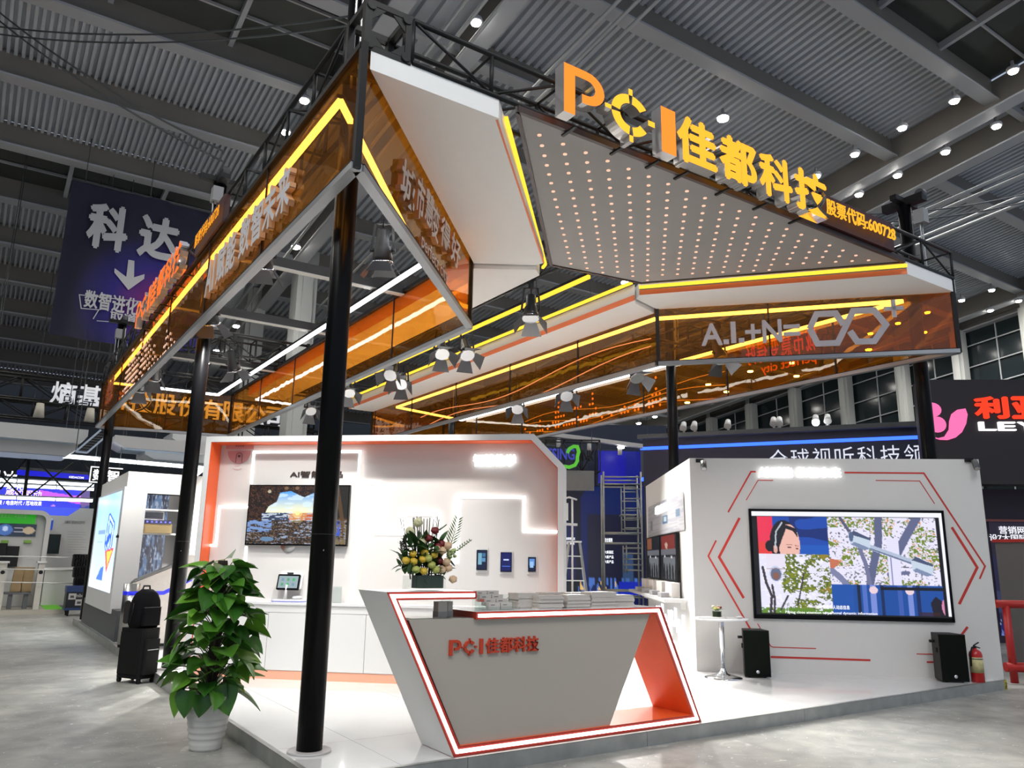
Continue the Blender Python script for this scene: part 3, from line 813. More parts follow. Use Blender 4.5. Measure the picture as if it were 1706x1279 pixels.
# same sign on the side truss
xS = XL - .1
ML = frame((xS, 0, 0), (0, -1, 0))
ly = lambda px: uvof(ML, px)[0]
u0, u1 = ly((238, 520)), ly((314, 425)); W_ = u1 - u0
fr_ = [(c[0] - cells[0][0]) / (cells[-1][1] - cells[0][0]) for c in cells]; fe_ = [(c[1] - cells[0][0]) / (cells[-1][1] - cells[0][0]) for c in cells]
ls2 = logo_sign('smaller glowing red orange brand letters standing along the side truss', ML, [(u0 + W_ * a, u0 + W_ * b) for a, b in zip(fr_, fe_)], '佳都科技', zP0 - .0, zP1 - .06, .1, [G_RD, G_RD, G_RD, G_RD, SIDE], bold=.035)
v0, v1 = ly((320, 428)), ly((365, 372))
for a_ in [u0 + W_ * t for t in (.04, .2, .33, .47, .62, .77, .93)]:
    mb = MB(); mb.bar(ML @ Vector((a_, zP0 - .005, 0)), ML @ Vector((a_, zP0 - .005, -.14)), .03, .02); mb.build('letter_bracket', BLACKM, ls2)
sb2 = thing('ticker_board', 'dark board with glowing stock code text on the side truss', 'sign board', (xS, -v0, T0))
mb = MB(); mb.bbox((v0, T0 - .02, -.1), (v1, T1 - .05, -.03), ML); mb.build('board', mat('ticker_back', (.05, .008, .006), .5), sb2)
mb = MB(); letters(mb, '股票代码:600728', ML, v1 - v0 - .16, .19, .003, .0, 0, 0, v0 + .08, T0 + .07); mb.build('ticker_text', glow('ticker_text2', (1, .36, .02), .95), sb2)

# slogan on the side fascia
WL = mat('letter_white', (.72, .70, .72), .4); WLS = mat('letter_return', (.70, .45, .25), .4)
MLp = frame((XL - .012, 0, 0), (0, -1, 0))
a0 = uvof(MLp, (352, 462)); a1 = uvof(MLp, (497, 300))
def row(parent, s, M, x0, x1, z0, z1, depth, bold, mts, gaps=.12, name='letter', widths=None):
    n = len(s); wd = widths or [1.0 if ord(c) > 255 else .6 for c in s]; tot = sum(wd); u = x0
    for c, w_ in zip(s, wd):
        cw = (x1 - x0) * w_ / tot
        if c != ' ':
            mb = MB(); letters(mb, c, M, cw * (1 - gaps) * (.45 if c == 'I' else 1), (z1 - z0), depth, bold, 0, len(mts) - 1, u, z0); mb.build(name, mts, parent)
        u += cw
row(fL, 'AI赋能 数智未来', MLp, a0[0], a1[0], ZB + .22, ZB + .66, .06, .03, [WL, WLS], widths=[.8, .45, 1, 1, .3, 1, 1, 1, 1])
# dotted skyline on the side fascia
def skyline(parent, M, u0, u1, zb, step, mt, seed, r, hmax, flip=False):
    rr = random.Random(seed); mb = MB(); n = int((u1 - u0) / step); h = 3
    for i in range(n):
        h = max(1, min(hmax, h + rr.choice((-3, -2, -1, 0, 1, 2, 3))))
        if rr.random() < .12: continue
        for k in range(h):
            if rr.random() < .25: continue
            mb.lathe([(r, 0), (r, .006)], 6, M @ Matrix.Translation((u0 + i * step, zb + k * step * 1.1, 0)))
    o = mb.build('dot_lamps', mt, parent, fix=False); o['kind'] = 'stuff'
DOTL = glow('skyline_dot', (1, .62, .45), 1.0)
DOTO = glow('skyline_dot_orange', (1, .36, .12), 1.6)
d0 = uvof(MLp, (205, 640))[0]; d1 = uvof(MLp, (300, 520))[0]
skyline(fL, MLp, d0, d1, ZB + .10, .105, DOTL, 3, .024, 8)
mb = MB(); letters(mb, '智慧', MLp, 1.0, .55, .01, .01, 0, 0, uvof(MLp, (174, 690))[0], ZB + .3); mb.build('faint_letter', mat('faint_red', (.45, .14, .06), .5), fL)
# calligraphy on the slanted panel
MD = RD.copy(); MD.translation = RD.translation + RD.col[2].to_3d() * .012
CAL = mat('calligraphy', (.66, .55, .48), .4); CALS = mat('calligraphy_side', (.42, .2, .08), .4)
for ch, x0_, x1_, yt, yb in (('城', 658, 684, 272, 345), ('市', 685, 699, 292, 366), ('慧', 700, 715, 317, 378), ('变', 712, 724, 342, 402), ('得', 726, 743, 364, 418), ('好', 744, 760, 392, 444)):
    ua, _ = uvof(MD, (x0_, (yt + yb) / 2)); ub, _ = uvof(MD, (x1_, (yt + yb) / 2)); xm = (x0_ + x1_) / 2
    _, va = uvof(MD, (xm, yb)); _, vb = uvof(MD, (xm, yt))
    SH = Matrix.Identity(4); SH[0][1] = .12
    mb = MB(); letters(mb, ch, MD @ Matrix.Translation((ua, va, 0)) @ SH, (ub - ua) * .95, vb - va, .05, .022, 0, 1); mb.build('calligraphy_letter', [CAL, CALS], fD)
pe0 = uvof(MD, (698, 398)); pe1 = uvof(MD, (742, 462))
mb = MB(); letters(mb, 'perfect city', MD, pe1[0] - pe0[0], .2, .03, .006, 0, 1, pe0[0], pe0[1] - .12); mb.build('slogan_line', [CAL, CALS], fD)
# formula and hexagon infinity on the right slanted panel
MN = RN_.copy(); MN.translation = RN_.translation + RN_.col[2].to_3d() * .012
FW = mat('formula_white', (.66, .62, .66), .4)
Z6 = lambda x, y: (1100 + x / 5.687, 480 + y / 5.687)
for ch, (x0_, y0_, x1_, y1_) in {'A': (392, 340, 585, 540), 'I': (668, 325, 715, 517), '+': (805, 345, 950, 487), 'N': (970, 305, 1148, 512), '=': (1170, 350, 1320, 452)}.items():
    ua, va = uvof(MN, Z6(x0_, (y0_ + y1_) / 2)); ub, _ = uvof(MN, Z6(x1_, (y0_ + y1_) / 2)); _, vb = uvof(MN, Z6((x0_ + x1_) / 2, y0_)); _, va = uvof(MN, Z6((x0_ + x1_) / 2, y1_))
    mb = MB(); letters(mb, ch, MN, ub - ua, vb - va, .03, .025, 0, 0, ua, va); mb.build('letter', FW, fN)
for x_, y_ in ((625, 510), (770, 497)):
    ua, va = uvof(MN, Z6(x_, y_)); mb = MB(); mb.bbox((ua - .04, va - .035, 0), (ua + .04, va + .035, .03), MN); mb.build('letter_dot', FW, fN)
Z7 = lambda x, y: (1106 + x / 2.842, 400 + y / 2.842)
def ribbon(parent, M, pts, wd, depth, mt, name):
    pts = [Vector(p) for p in pts]; L = []; R = []
    for i, p in enumerate(pts):
        a = pts[i - 1] if i else p; c = pts[i + 1] if i < len(pts) - 1 else p
        d1 = (p - a).normalized() if i else (c - p).normalized(); d2 = (c - p).normalized() if i < len(pts) - 1 else d1
        n1 = Vector((-d1.y, d1.x)); n2 = Vector((-d2.y, d2.x)); n = (n1 + n2).normalized(); k = min(2.5, 1 / max(.3, n.dot(n1)))
        L.append(p + n * (wd / 2 * k)); R.append(p - n * (wd / 2 * k))
    mb = MB()
    for i in range(len(pts) - 1):
        q = [R[i], R[i + 1], L[i + 1], L[i]]; mb.prism([(v.x, v.y) for v in q], depth, M)
    return mb.build(name, mt, parent)
hexs = [[(690, 420), (722, 352), (812, 348), (850, 402)], [(690, 420), (727, 492), (822, 488), (895, 337), (993, 333), (1050, 402), (995, 480), (915, 482), (880, 432)]]
for hh in hexs: ribbon(fN, MN, [uvof(MN, Z7(*p)) for p in hh], .085, .03, FW, 'infinity_sign')
ua, va = uvof(MN, Z7(1087, 325))
mb = MB(); mb.bbox((ua - .13, va - .028, 0), (ua + .13, va + .028, .03), MN); mb.bbox((ua - .028, va - .13, 0), (ua + .028, va + .13, .03), MN); mb.build('plus_sign', FW, fN)
# far side fascia: reads from outside, so mirrored from here
MR = frame((XR + .012, 0, 0), (0, 1, 0))
OT = glow('orange_text', (1, .22, .04), .7)
c0, c1 = uvof(MR, (1360, 605)), uvof(MR, (1268, 622))
mb = MB(); letters(mb, 'perfect city', MR, abs(c1[0] - c0[0]), .2, .01, .004, 0, 0, min(c0[0], c1[0]), ZB + .28); mb.build('slogan_line', OT, fR)
e0, e1 = uvof(MR, (1362, 580)), uvof(MR, (1240, 600))
for i, ch in enumerate('城市慧变得好'):
    mb = MB(); wd = abs(e1[0] - e0[0]) / 6; letters(mb, ch, MR, wd * .85, .42, .01, 0, 0, 0, min(e0[0], e1[0]) + i * wd, ZB + .52); mb.build('calligraphy_letter', OT, fR)
skyline(fR, MR, uvof(MR, (1100, 690))[0], uvof(MR, (868, 700))[0], ZB + .16, .105, DOTO, 11, .03, 7)
for k in range(3):
    mb = MB(); mb.tube([M_ for M_ in [MR @ Vector((u, ZB + .12 + .1 * math.sin(u * 1.3 + k) + .16 * k, .0)) for u in [4 + i * .4 for i in range(17)]]], .008, 5); mb.build('light_line', glow('skyline_line', (1, .6, .35), .8), fR)
MJ = RJ.copy(); MJ.translation = RJ.translation
for k in range(2):
    mb = MB(); mb.tube([RJ @ Vector((u, ZB + .42 - .2 * k + .1 * math.sin(u * 1.1 + k) - .03 * u, -.02)) for u in [.1 + i * .4 for i in range(20)]], .008, 5); mb.build('light_line', glow('orange_line', (1, .3, .1), .9), fJ)

# ================================================================== STAGE SPOTLIGHTS
def me_of(fn, mats):
    mb = MB(); fn(mb); q = mb.build('tmp', mats); d = q.data; bpy.data.objects.remove(q); return d
SPB = mat('spot_body', (.03, .03, .032), .4, metal=.4, noise=.2, nscale=12)
DOOR = mat('barn_door', (.05, .05, .055), .4, metal=.2, noise=.15, nscale=6)
sp_body = me_of(lambda b: b.lathe([(.05, .40), (.075, .38), (.078, .2), (.095, .17), (.118, .06), (.118, 0), (.105, 0), (.10, .03)], 18), SPB)
sp_ring = me_of(lambda b: b.lathe([(.118, -.012), (.128, -.012), (.128, .012), (.118, .012)], 20), CHROME)
def _lens(b):
    for i in range(3):
        a = 2.1 * i; b.lathe([(.047, .012), (.04, .002), (.01, -.002)], 10, Matrix.Translation((.05 * math.cos(a), .05 * math.sin(a), 0)))
sp_lens = me_of(_lens, glow('spot_lens', (.95, .97, 1), 45))
sp_door = me_of(lambda b: b.prism([(-.085, 0), (.085, 0), (.15, .21), (-.15, .21)], .004), DOOR)
def spotlight(lens_px, z, target, label, watts, grp=None, p=None, top=5.56, tint=(1, .98, .95), splay=48, cone=72):
    p = Vector(p) if p is not None else onz(lens_px, z)
    d = (Vector(target) - p).normalized()
    q = d.to_track_quat('-Z', 'Y'); M = Matrix.Translation(p) @ q.to_matrix().to_4x4()
    o = thing('stage_spotlight', label, 'spotlight', p, grp)
    body = link('lamp_body', sp_body, o, M); link('lens_ring', sp_ring, body, M) 
    link('lens', sp_lens, o, M)
    for i in range(4):
        Dm = Matrix.Rotation(math.pi / 2 * i, 4, 'Z') @ Matrix.Translation((0, .118, -.005)) @ Matrix.Rotation(-math.radians(splay + (8 if i % 2 else -8)), 4, 'X')
        link('barn_door', sp_door, o, M @ Dm)
    pv = p - d * .14
    sd = d.cross(Vector((0, 0, 1))); sd = sd.normalized() if sd.length > .1 else Vector((1, 0, 0))
    tp = pv + Vector((0, 0, .34)); tp.z = min(tp.z, top - .05)
    mb = MB()
    for k in (-1, 1):
        mb.bar(pv + sd * (.135 * k), tp + sd * (.10 * k), .03, .008, up=d)
        mb.cyl(pv + sd * (.105 * k), pv + sd * (.15 * k), .02, n=8)
    mb.bar(tp - sd * .10, tp + sd * .10, .03, .008, up=(0, 0, 1)); mb.build('yoke', SPB, o)
    mb = MB(); mb.cyl(tp, (tp.x, tp.y, top + .02), .014, n=8); mb.bbox((tp.x - .03, tp.y - .03, top - .09), (tp.x + .03, tp.y + .03, top + .03)); mb.build('hook_clamp', SPB, o)
    bk = p - d * .39
    mb = MB(); mb.tube([bk, bk - d * .08 + Vector((0, 0, .05)), tp + Vector((.05, .03, .05)), (tp.x + .04, tp.y, top)], .008, 5); mb.build('power_cable', BLACK, o)
    if watts:
        l = bpy.data.lights.new('spot_beam', 'SPOT'); l.energy = watts; l.spot_size = math.radians(cone); l.spot_blend = .7; l.shadow_soft_size = .1; l.color = tint
        lo = bpy.data.objects.new('spot_beam', l); COL.objects.link(lo)
        lo.matrix_world = M @ Matrix.Translation((0, 0, -.03)); lo.parent = o; lo.matrix_parent_inverse = WM(o).inverted(); lo.matrix_basis = M @ Matrix.Translation((0, 0, -.03))
    SPOTS.append((o, tp))
    return o
SPOTS = []
SW = 750
spotlight((637, 437), 5.0, (2.0, 3.6, .3), 'stage spotlight with splayed barn doors hanging beside the slanted calligraphy panel', SW)
spotlight((437, 447), 4.75, (.9, 5.2, .3), 'stage spotlight peeping out under the slogan letters of the side fascia', SW * .35)
spotlight((351, 540), 4.7, (1.6, 7.5, .3), 'stage spotlight half hidden behind the pole at the plant', SW * .5)
spotlight((256, 630), 4.7, (.1, 13, 1), 'stage spotlight under the dotted part of the side fascia', SW)
spotlight((233, 648), 4.7, (.2, 15, 1), 'stage spotlight aimed at the far end of the left wing', SW)
spotlight((391, 618), 4.9, (3.4, 10.5, .1), 'stage spotlight hanging from the middle truss of the left wing', SW * 9)
spotlight((518, 685), 4.9, (3.6, 8.0, .1), 'stage spotlight hanging over the top of the stepped wall behind the pole', SW * 9)
spotlight((884, 530), 5.0, (3.3, 2.35, .1), 'stage spotlight with bright open lens hanging over the counter from the centre truss', SW * 15, cone=40)
spotlight((737, 590), 5.0, (2.9, 2.6, .1), 'downward stage spotlight over the stepped wall, paired with a slanting one', SW * 1.6)
spotlight((779, 592), 5.0, (3.7, 2.4, .1), 'slanting stage spotlight over the stepped wall, paired with a downward one', SW * 1.6)
spotlight((650, 625), 5.0, (1.3, 4.9, 1.2), 'wide barn door stage spotlight over the television panel', SW * .3)
spotlight((668, 640), 5.0, (1.9, 4.4, .6), 'narrow stage spotlight tucked behind the wide one over the television panel', SW * .3)
spotlight((582, 655), 5.0, (3.4, 6.6, .1), 'stage spotlight peeping past the thick front pole', SW * 6)
spotlight((862, 682), 4.75, (4.6, 5.0, .2), 'small stage spotlight below the inner right fascia, farthest from the screen wall', SW)
spotlight((944, 660), 4.75, (5.0, 2.8, .1), 'small stage spotlight below the inner right fascia, middle of the three', SW * 2.5)
spotlight((1062, 630), 4.75, (6.6, 1.3, .3), 'small stage spotlight below the inner right fascia, nearest the formula panel', SW * 1.3)
spotlight((1203, 600), 4.9, (7.6, 1.2, .6), 'stage spotlight seen behind the white formula letters', SW * .5)
spotlight((1385, 600), 4.9, (8.2, .9, 1.5), 'stage spotlight hanging behind the hexagon infinity sign', SW * .35)

for i in (5, 13, 14, 15, 16, 17):
    p = SPOTS[i][1]; a, b = (XL, XI0) if p.x < XI0 else ((XI0, XI1) if p.x < XI1 else (XI1, XR))
    o = thing('lighting_bar', ['', 'black lighting bar across the left wing holding a spotlight', '', ''][1] if i == 5 else 'black lighting bar spanning the right wing above its spotlight', 'lighting bar', (a, p.y, 5.58), None if i == 5 else 'lighting bars over the right wing')
    mb = MB(); mb.cyl((a + .04, p.y, 5.59), (b - .04, p.y, 5.59), .025, n=10); mb.build('bar_tube', BLACKM, o)
    mb = MB(); mb.bbox((a, p.y - .04, 5.55), (a + .05, p.y + .04, 5.63)); mb.bbox((b - .05, p.y - .04, 5.55), (b, p.y + .04, 5.63)); mb.build('end_clamp', BLACKM, o)
def hang(o, p, name='hanging_wire', top=None):
    mb = MB(); mb.cyl(p, (p[0], p[1], top or rz(p[1]) + .02), .012, n=5); mb.build(name, DGREY, o)


# ================================================================== RECEPTION COUNTER
yC, DC = .035, .52
MC = frame((0, yC, 0), (1, 0, 0))
C_ = lambda q: uvof(MC, q)
rc = thing('reception_counter', 'white angular reception counter with glowing red edged frame and orange inside', 'counter', (2.4, .3, P))
Oq = [(794, 984.3), (644, 986.3), (755.7, 1263), (1168.7, 1202), (1102, 1011), (793, 1019)]
Iq = [(794.3, 997.6), (663, 999.6), (766, 1243), (1153, 1190), (1091, 1022.5), (793, 1031.5)]
O2 = [C_(q) for q in Oq]; I2 = [C_(q) for q in Iq]
zb_ = P + .004
O2[2] = (O2[2][0], zb_); O2[3] = (O2[3][0], zb_)
zt_ = (O2[0][1] + O2[1][1]) / 2; O2[0] = (O2[0][0], zt_); O2[1] = (O2[1][0], zt_)
zi_ = (I2[0][1] + I2[1][1]) / 2; I2[0] = (I2[0][0], zi_); I2[1] = (I2[1][0], zi_)
zs_ = (O2[4][1] + O2[5][1]) / 2; O2[4] = (O2[4][0], zs_); O2[5] = (O2[5][0], zs_)
zs2 = (I2[4][1] + I2[5][1]) / 2; I2[4] = (I2[4][0], zs2); I2[5] = (I2[5][0], zs2)
zi2 = (I2[2][1] + I2[3][1]) / 2; I2[2] = (I2[2][0], zi2); I2[3] = (I2[3][0], zi2)
segn = ['top_shelf', 'slanted_leg', 'floor_beam', 'slanted_leg', 'desk_shelf']
segm = [(WHITE, WHITE), (WHITE, REDF), (ORANGE, ORANGE), (WHITE, ORANGE), (WHITE_G, WHITE)]
for i in range(5):
    mb = MB(); poly = [O2[i], O2[i + 1], I2[i + 1], I2[i]]
    ar = sum(poly[k][0] * poly[(k + 1) % 4][1] - poly[(k + 1) % 4][0] * poly[k][1] for k in range(4))
    mis = [1, 0, 2, 0]
    if ar < 0: poly = poly[::-1]; mis = [2, 0, 1, 0]
    # front face red, back face white; sides: outer, inner
    n = 4; vs_ = [(p[0], p[1], -DC) for p in poly] + [(p[0], p[1], 0) for p in poly]
    mb.add(vs_, [(3, 2, 1, 0)], 1, False, MC); mb.f.append((4, 5, 6, 7)); mb.mi.append(0); mb.sm.append(False)
    for k in range(4): mb.f.append((k, (k + 1) % 4, 4 + (k + 1) % 4, 4 + k)); mb.mi.append(mis[k]); mb.sm.append(False)
    mb.build(segn[i], [REDF, segm[i][0], segm[i][1]], rc)
mid = [((a[0] + b[0]) / 2, (a[1] + b[1]) / 2) for a, b in zip(O2, I2)]
mid[0] = (mid[0][0] - .02, mid[0][1]); mid[5] = (mid[5][0] + .02, mid[5][1])
ribbon(rc, MC @ Matrix.Translation((0, 0, .001)), mid, .026, .006, glow('counter_led', (1, .94, .9), 6), 'led_strip')
bq = [(681, 1033), (793, 1032), (1083, 1024), (1016, 1209), (766, 1244)]
B2 = [uvof(frame((0, yC + .03, 0), (1, 0, 0)), q) for q in bq]
B2[4] = (B2[4][0], zi2); B2[3] = (B2[3][0], zi2); zd_ = B2[0][1]; B2[1] = (B2[1][0], zd_); B2[2] = (B2[2][0], zs2)
B2[1] = (B2[1][0], zs2); B2.insert(1, (B2[1][0] - .002, zd_))
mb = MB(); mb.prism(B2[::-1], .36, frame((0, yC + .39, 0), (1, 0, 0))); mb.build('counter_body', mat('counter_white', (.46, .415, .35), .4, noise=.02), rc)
mb = MB(); mb.bbox((B2[0][0] + .02, yC + .03, zd_), (B2[1][0] - .005, yC + .40, zd_ + .012)); mb.build('glass_top', GLASS, rc)
MCB = frame((0, yC + .03, 0), (1, 0, 0))
lx0, lz0 = uvof(MCB, (747, 1092)); lx1, lz1 = uvof(MCB, (896, 1059)); lh = uvof(MCB, (747, 1066))[1] - lz0
cw = lx1 - lx0
cl = [(lx0 + cw * a, lx0 + cw * b) for a, b in ((0, .125), (.145, .30), (.325, .36), (.395, .54), (.55, .70), (.71, .85), (.86, 1.0))]
for i, (a, b) in enumerate(cl):
    mb = MB()
    if i < 3: polys(mb, (logo_P, logo_C, logo_I)[i](), MCB, (b - a) / (.78, 1.1, .24)[i], lh * (1, .98, 1)[i], .018, a, lz0)
    else: letters(mb, '佳都科技'[i - 3], MCB, b - a, lh, .018, .02, 0, 0, a, lz0)
    mb.build('logo_letter', REDLOGO, rc)

# ---- things on the counter
PAPER = mat('paper_cream', (.62, .57, .51), .7, noise=.06, nscale=30)
PAPERC = mat('paper_cover', (.55, .51, .46), .5)
stacks = [((863, 899), 988, 1015, .22, 'pale stack beside the card rack'), ((898, 939), 992, 1015, .12, 'cream stack next to the pale one'),
          ((945, 984), 991, 1014, .13, 'stack in the middle of the desk shelf'), ((986, 1028), 986, 1013, .12, 'tallest stack on the desk shelf'), ((1026, 1057), 991, 1012, .16, 'stack at the slanted shelf end'),
          ((910, 940), 987, 1008, .36, 'rear stack behind the cream one'), ((953, 986), 987, 1008, .36, 'rear stack behind the middle one')]
for si, ((xa, xb), yt, yb, dy, lab) in enumerate(stacks):
    F = frame((0, yC + dy, 0), (1, 0, 0)); a = uvof(F, (xa, yb))[0]; b = uvof(F, (xb, yb))[0]; h = uvof(F, ((xa + xb) / 2, yt))[1] - zs_
    n = max(5, int(h / .0125)); rr = random.Random(si)
    ORD = ['topmost', 'second', 'third', 'fourth', 'fifth', 'sixth', 'seventh', 'eighth', 'ninth', 'tenth', 'eleventh', 'twelfth', 'thirteenth', 'fourteenth', 'fifteenth', 'sixteenth']
    for k in range(n):
        dx = rr.uniform(-.008, .008); dyy = rr.uniform(-.008, .008); zz = zs_ + h * k / n; hh = h / n * .94
        mb = MB(); x0_, x1_, y0_, y1_ = a + dx, b + dx, yC + dy + dyy, yC + dy + .16 + dyy
        mb.bbox((x0_ + .002, y0_ + .002, zz), (x1_ - .002, y1_, zz + hh), mi=0)
        o = tag(mb.build('brochure', [PAPER, PAPERC], fix=False), ORD[min(15, n - 1 - k)] + (' brochure of the ' if k == n - 1 else ' brochure from the top of the ') + lab, 'brochure', lab)
        mc_ = MB(); mc_.bbox((x0_, y0_, zz + hh), (x1_, y1_, zz + h / n)); mc_.build('cover', PAPERC, o, fix=False)
cr = thing('card_rack', 'clear stepped rack holding packs of business cards', 'card rack', (2.3, yC + .2, zs_))
F = frame((0, yC + .14, 0), (1, 0, 0)); a = uvof(F, (812, 1010))[0]; b = uvof(F, (852, 1010))[0]
for r_ in range(4):
    for c_ in range(2):
        mb = MB(); x0_ = a + (b - a) / 2 * c_ - .012 * r_
        zz = zs_ + .005 + .030 * r_; yy = yC + .12 + .05 * r_
        mb.bbox((x0_, yy, zz), (x0_ + (b - a) / 2 * .93, yy + .045, zz + .055)); o = mb.build('card_pack', PAPERC, cr)
        mb = MB(); mb.bbox((x0_ + .02, yy - .001, zz + .035), (x0_ + .06, yy, zz + .04)); mb.build('card_print', DGREY, cr)
mb = MB()
for r_ in range(4): mb.bbox((a - .07, yC + .115 + .05 * r_, zs_), (b + .07, yC + .118 + .05 * r_, zs_ + .03 + .03 * r_))
mb.build('rack_tier', GLASS, cr)
sg = thing('acrylic_sign', 'small clear acrylic stand with printed brand name beside the card rack', 'sign', (2.05, yC + .12, zs_))
F = frame((0, yC + .1, 0), (1, 0, 0)); a, _ = uvof(F, (793, 1001)); b, _ = uvof(F, (807, 1001))
mb = MB(); mb.bbox((a - .01, yC + .1, zs_), (b + .01, yC + .105, zs_ + .13)); mb.bbox((a - .01, yC + .1, zs_), (b + .01, yC + .16, zs_ + .005)); mb.build('acrylic_plate', GLASS, sg)
mb = MB(); letters(mb, 'PCI佳都', frame((0, yC + .0985, 0), (1, 0, 0)), (b - a) * .95, .025, .001, .01, 0, 0, a, zs_ + .07); mb.build('sign_print', REDLOGO, sg)
for k, (xa, xb) in enumerate(((730, 745), (746, 754))):
    F = frame((0, yC + .12 + .03 * k, 0), (1, 0, 0)); a, _ = uvof(F, (xa, 1020)); b, _ = uvof(F, (xb, 1020))
    o = thing('card_box', ('larger grey' if k == 0 else 'narrow grey') + ' leaflet box standing on the low glass top', 'box', ((a + b) / 2, yC + .15, zd_ + .012))
    mb = MB(); mb.bbox((a, yC + .12 + .03 * k, zd_ + .012), (b, yC + .2, zd_ + .125)); mb.build('box_body', PAPERC, o)
    mb = MB(); mb.bbox((a - .002, yC + .116 + .03 * k, zd_ + .012), (b + .002, yC + .204, zd_ + .05)); mb.build('box_sleeve', mat('card_grey', (.35, .33, .31), .5), o)
wc = thing('web_camera', 'small clear stand with dark round lens at the end of the desk shelf', 'camera', C_((778, 1012)) + (0,)); wc.location = (C_((778, 1012))[0], yC + .3, zs_); _WM[wc.name] = Matrix.Translation(wc.location)
cx = C_((778, 1012))[0]
mb = MB(); mb.cyl((cx, yC + .3, zd_ + .012), (cx, yC + .3, zs_ + .02), .02, n=10); mb.build('camera_foot', DGREY, wc)
mb = MB(); mb.cyl((cx, yC + .27, zs_ + .03), (cx, yC + .32, zs_ + .03), .018, n=10); mb.build('camera_lens', BLACKG, wc)
mb = MB(); mb.bbox((cx - .05, yC + .33, zd_ + .012), (cx + .04, yC + .335, zs_ + .14)); mb.build('camera_back', GLASS, wc)

# ---- flower arrangement in a glass vase
yV = yC + .22
FV = frame((0, yV, 0), (1, 0, 0))
V_ = lambda x, y: Vector((uvof(FV, (x, y))[0], yV, uvof(FV, (x, y))[1]))
ZVX = lambda x, y: V_(640 + x / 9.1375, 850 + y / 9.1375)
va = uvof(FV, (677, 980))[0]; vb = uvof(FV, (735, 980))[0]
fa = thing('flower_arrangement', 'tall flower arrangement with yellow roses in a glass vase on the counter', 'flowers', ((va + vb) / 2, yV, zt_))
vz1 = ZVX(400, 990).z
mb = MB(); mb.rbox(((va + vb) / 2, yV, (zt_ + vz1) / 2), (vb - va, .16, vz1 - zt_ - .001), .01); mb.build('vase', GLASS, fa)
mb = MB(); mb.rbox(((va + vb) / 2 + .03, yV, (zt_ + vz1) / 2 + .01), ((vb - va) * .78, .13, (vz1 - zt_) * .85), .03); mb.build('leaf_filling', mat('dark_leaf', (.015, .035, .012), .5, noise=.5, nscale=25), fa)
GRN = mat('leaf_green', (.035, .10, .02), .5, noise=.25, nscale=10); GRN2 = mat('leaf_pale', (.12, .20, .06), .5); STEMD = mat('stick_dark', (.045, .04, .03), .6)
def rose(p, r, mt, name='rose'):
    mb = MB()
    for k in range(3): mb.lathe([(r * .25, -r * .8), (r * (.95 - .22 * k), -r * .25 + .1 * r * k), (r * (.86 - .25 * k), r * (.62 + .12 * k)), (r * (.62 - .24 * k), r * (.45 + .1 * k))], 9, Matrix.Translation(p) @ Matrix.Rotation(.35, 4, 'X') @ Matrix.Rotation(.6 * k, 4, 'Z'))
    mb.build(name, mt, fa)
YEL = mat('rose_yellow', (.62, .42, .03), .5, noise=.2, nscale=30); CRM = mat('cream_bloom', (.70, .66, .40), .6, noise=.15, nscale=40); REDR = mat('rose_red', (.16, .004, .008), .5); PCH = mat('rose_peach', (.66, .46, .28), .5, noise=.15, nscale=25); GRY = mat('rose_green', (.42, .45, .10), .5, noise=.2, nscale=25)
def off(v, d): return v + Vector((0, d, 0))
for x, y in ((275, 765), (385, 780), (395, 665), (520, 745), (570, 650), (705, 680), (535, 925)): rose(off(ZVX(x, y), -.08 + .05 * random.random()), .033, YEL)
for x, y in ((405, 900), (640, 830), (705, 900), (590, 730)): rose(off(ZVX(x, y), -.09), .034, GRY)
for x, y in ((840, 615), (925, 540), (930, 880), (900, 790), (830, 900), (760, 600), (1000, 1050)): rose(off(ZVX(x, y), -.05), .036, PCH)
for x, y in ((755, 310), (655, 430), (850, 510), (800, 545), (820, 770)): rose(off(ZVX(x, y), -.02), .035, REDR)
for x, y in ((518, 185), (395, 325), (575, 490)):
    p = ZVX(x, y); mb = MB(); mb.ball(p, .036, 12, 8)
    for k in range(40):
        t = Vector((random.gauss(0, 1), random.gauss(0, 1), random.gauss(0, 1))).normalized(); mb.ball(p + t * .034, .007, 5, 3)
    mb.build('chrysanthemum', CRM, fa)
vc = Vector(((va + vb) / 2, yV, vz1 - .03))
for x in (460, 480, 510, 540, 560, 600, 650, 695, 735, 775, 800, 305, 860, 845):
    tp = ZVX(x + random.uniform(-6, 6), random.uniform(85, 160)); tp.y += random.uniform(0, .06)
    b0 = vc + Vector(((tp.x - vc.x) * .55, .02, 0)); mb = MB(); mb.tube([b0, tp], [.006, .0035], 5); mb.build('stick', STEMD, fa)
mb = MB(); mb.tube([ZVX(330, 560), ZVX(245, 115)], [.004, .002], 5); mb.build('stick', STEMD, fa)
mb = MB(); mb.tube([ZVX(840, 300), ZVX(950, 215)], .005, 5); mb.build('stick', GRN, fa)
def leafm(L, wd, curl=.2, n=5):
    mb = MB(); vs_ = []; fs_ = []
    for i in range(n + 1):
        t = i / n; h = wd * math.sin(math.pi * min(1, t * .92 + .06)) ** .8 * (1 - .25 * t) if 0 < i < n else wd * .06
        z = -curl * L * t * t
        vs_ += [(-h, t * L, z + h * .35), (0, t * L, z), (h, t * L, z + h * .35)]
    for i in range(n):
        a_ = 3 * i; fs_ += [(a_, a_ + 1, a_ + 4, a_ + 3), (a_ + 1, a_ + 2, a_ + 5, a_ + 4)]
    mb.add(vs_, fs_, 0, True); return mb
fl_m = leafm(.11, .022, .25); q_ = fl_m.build('tmp', GRN, fix=False); flm = q_.data; bpy.data.objects.remove(q_)
rr = random.Random(5)
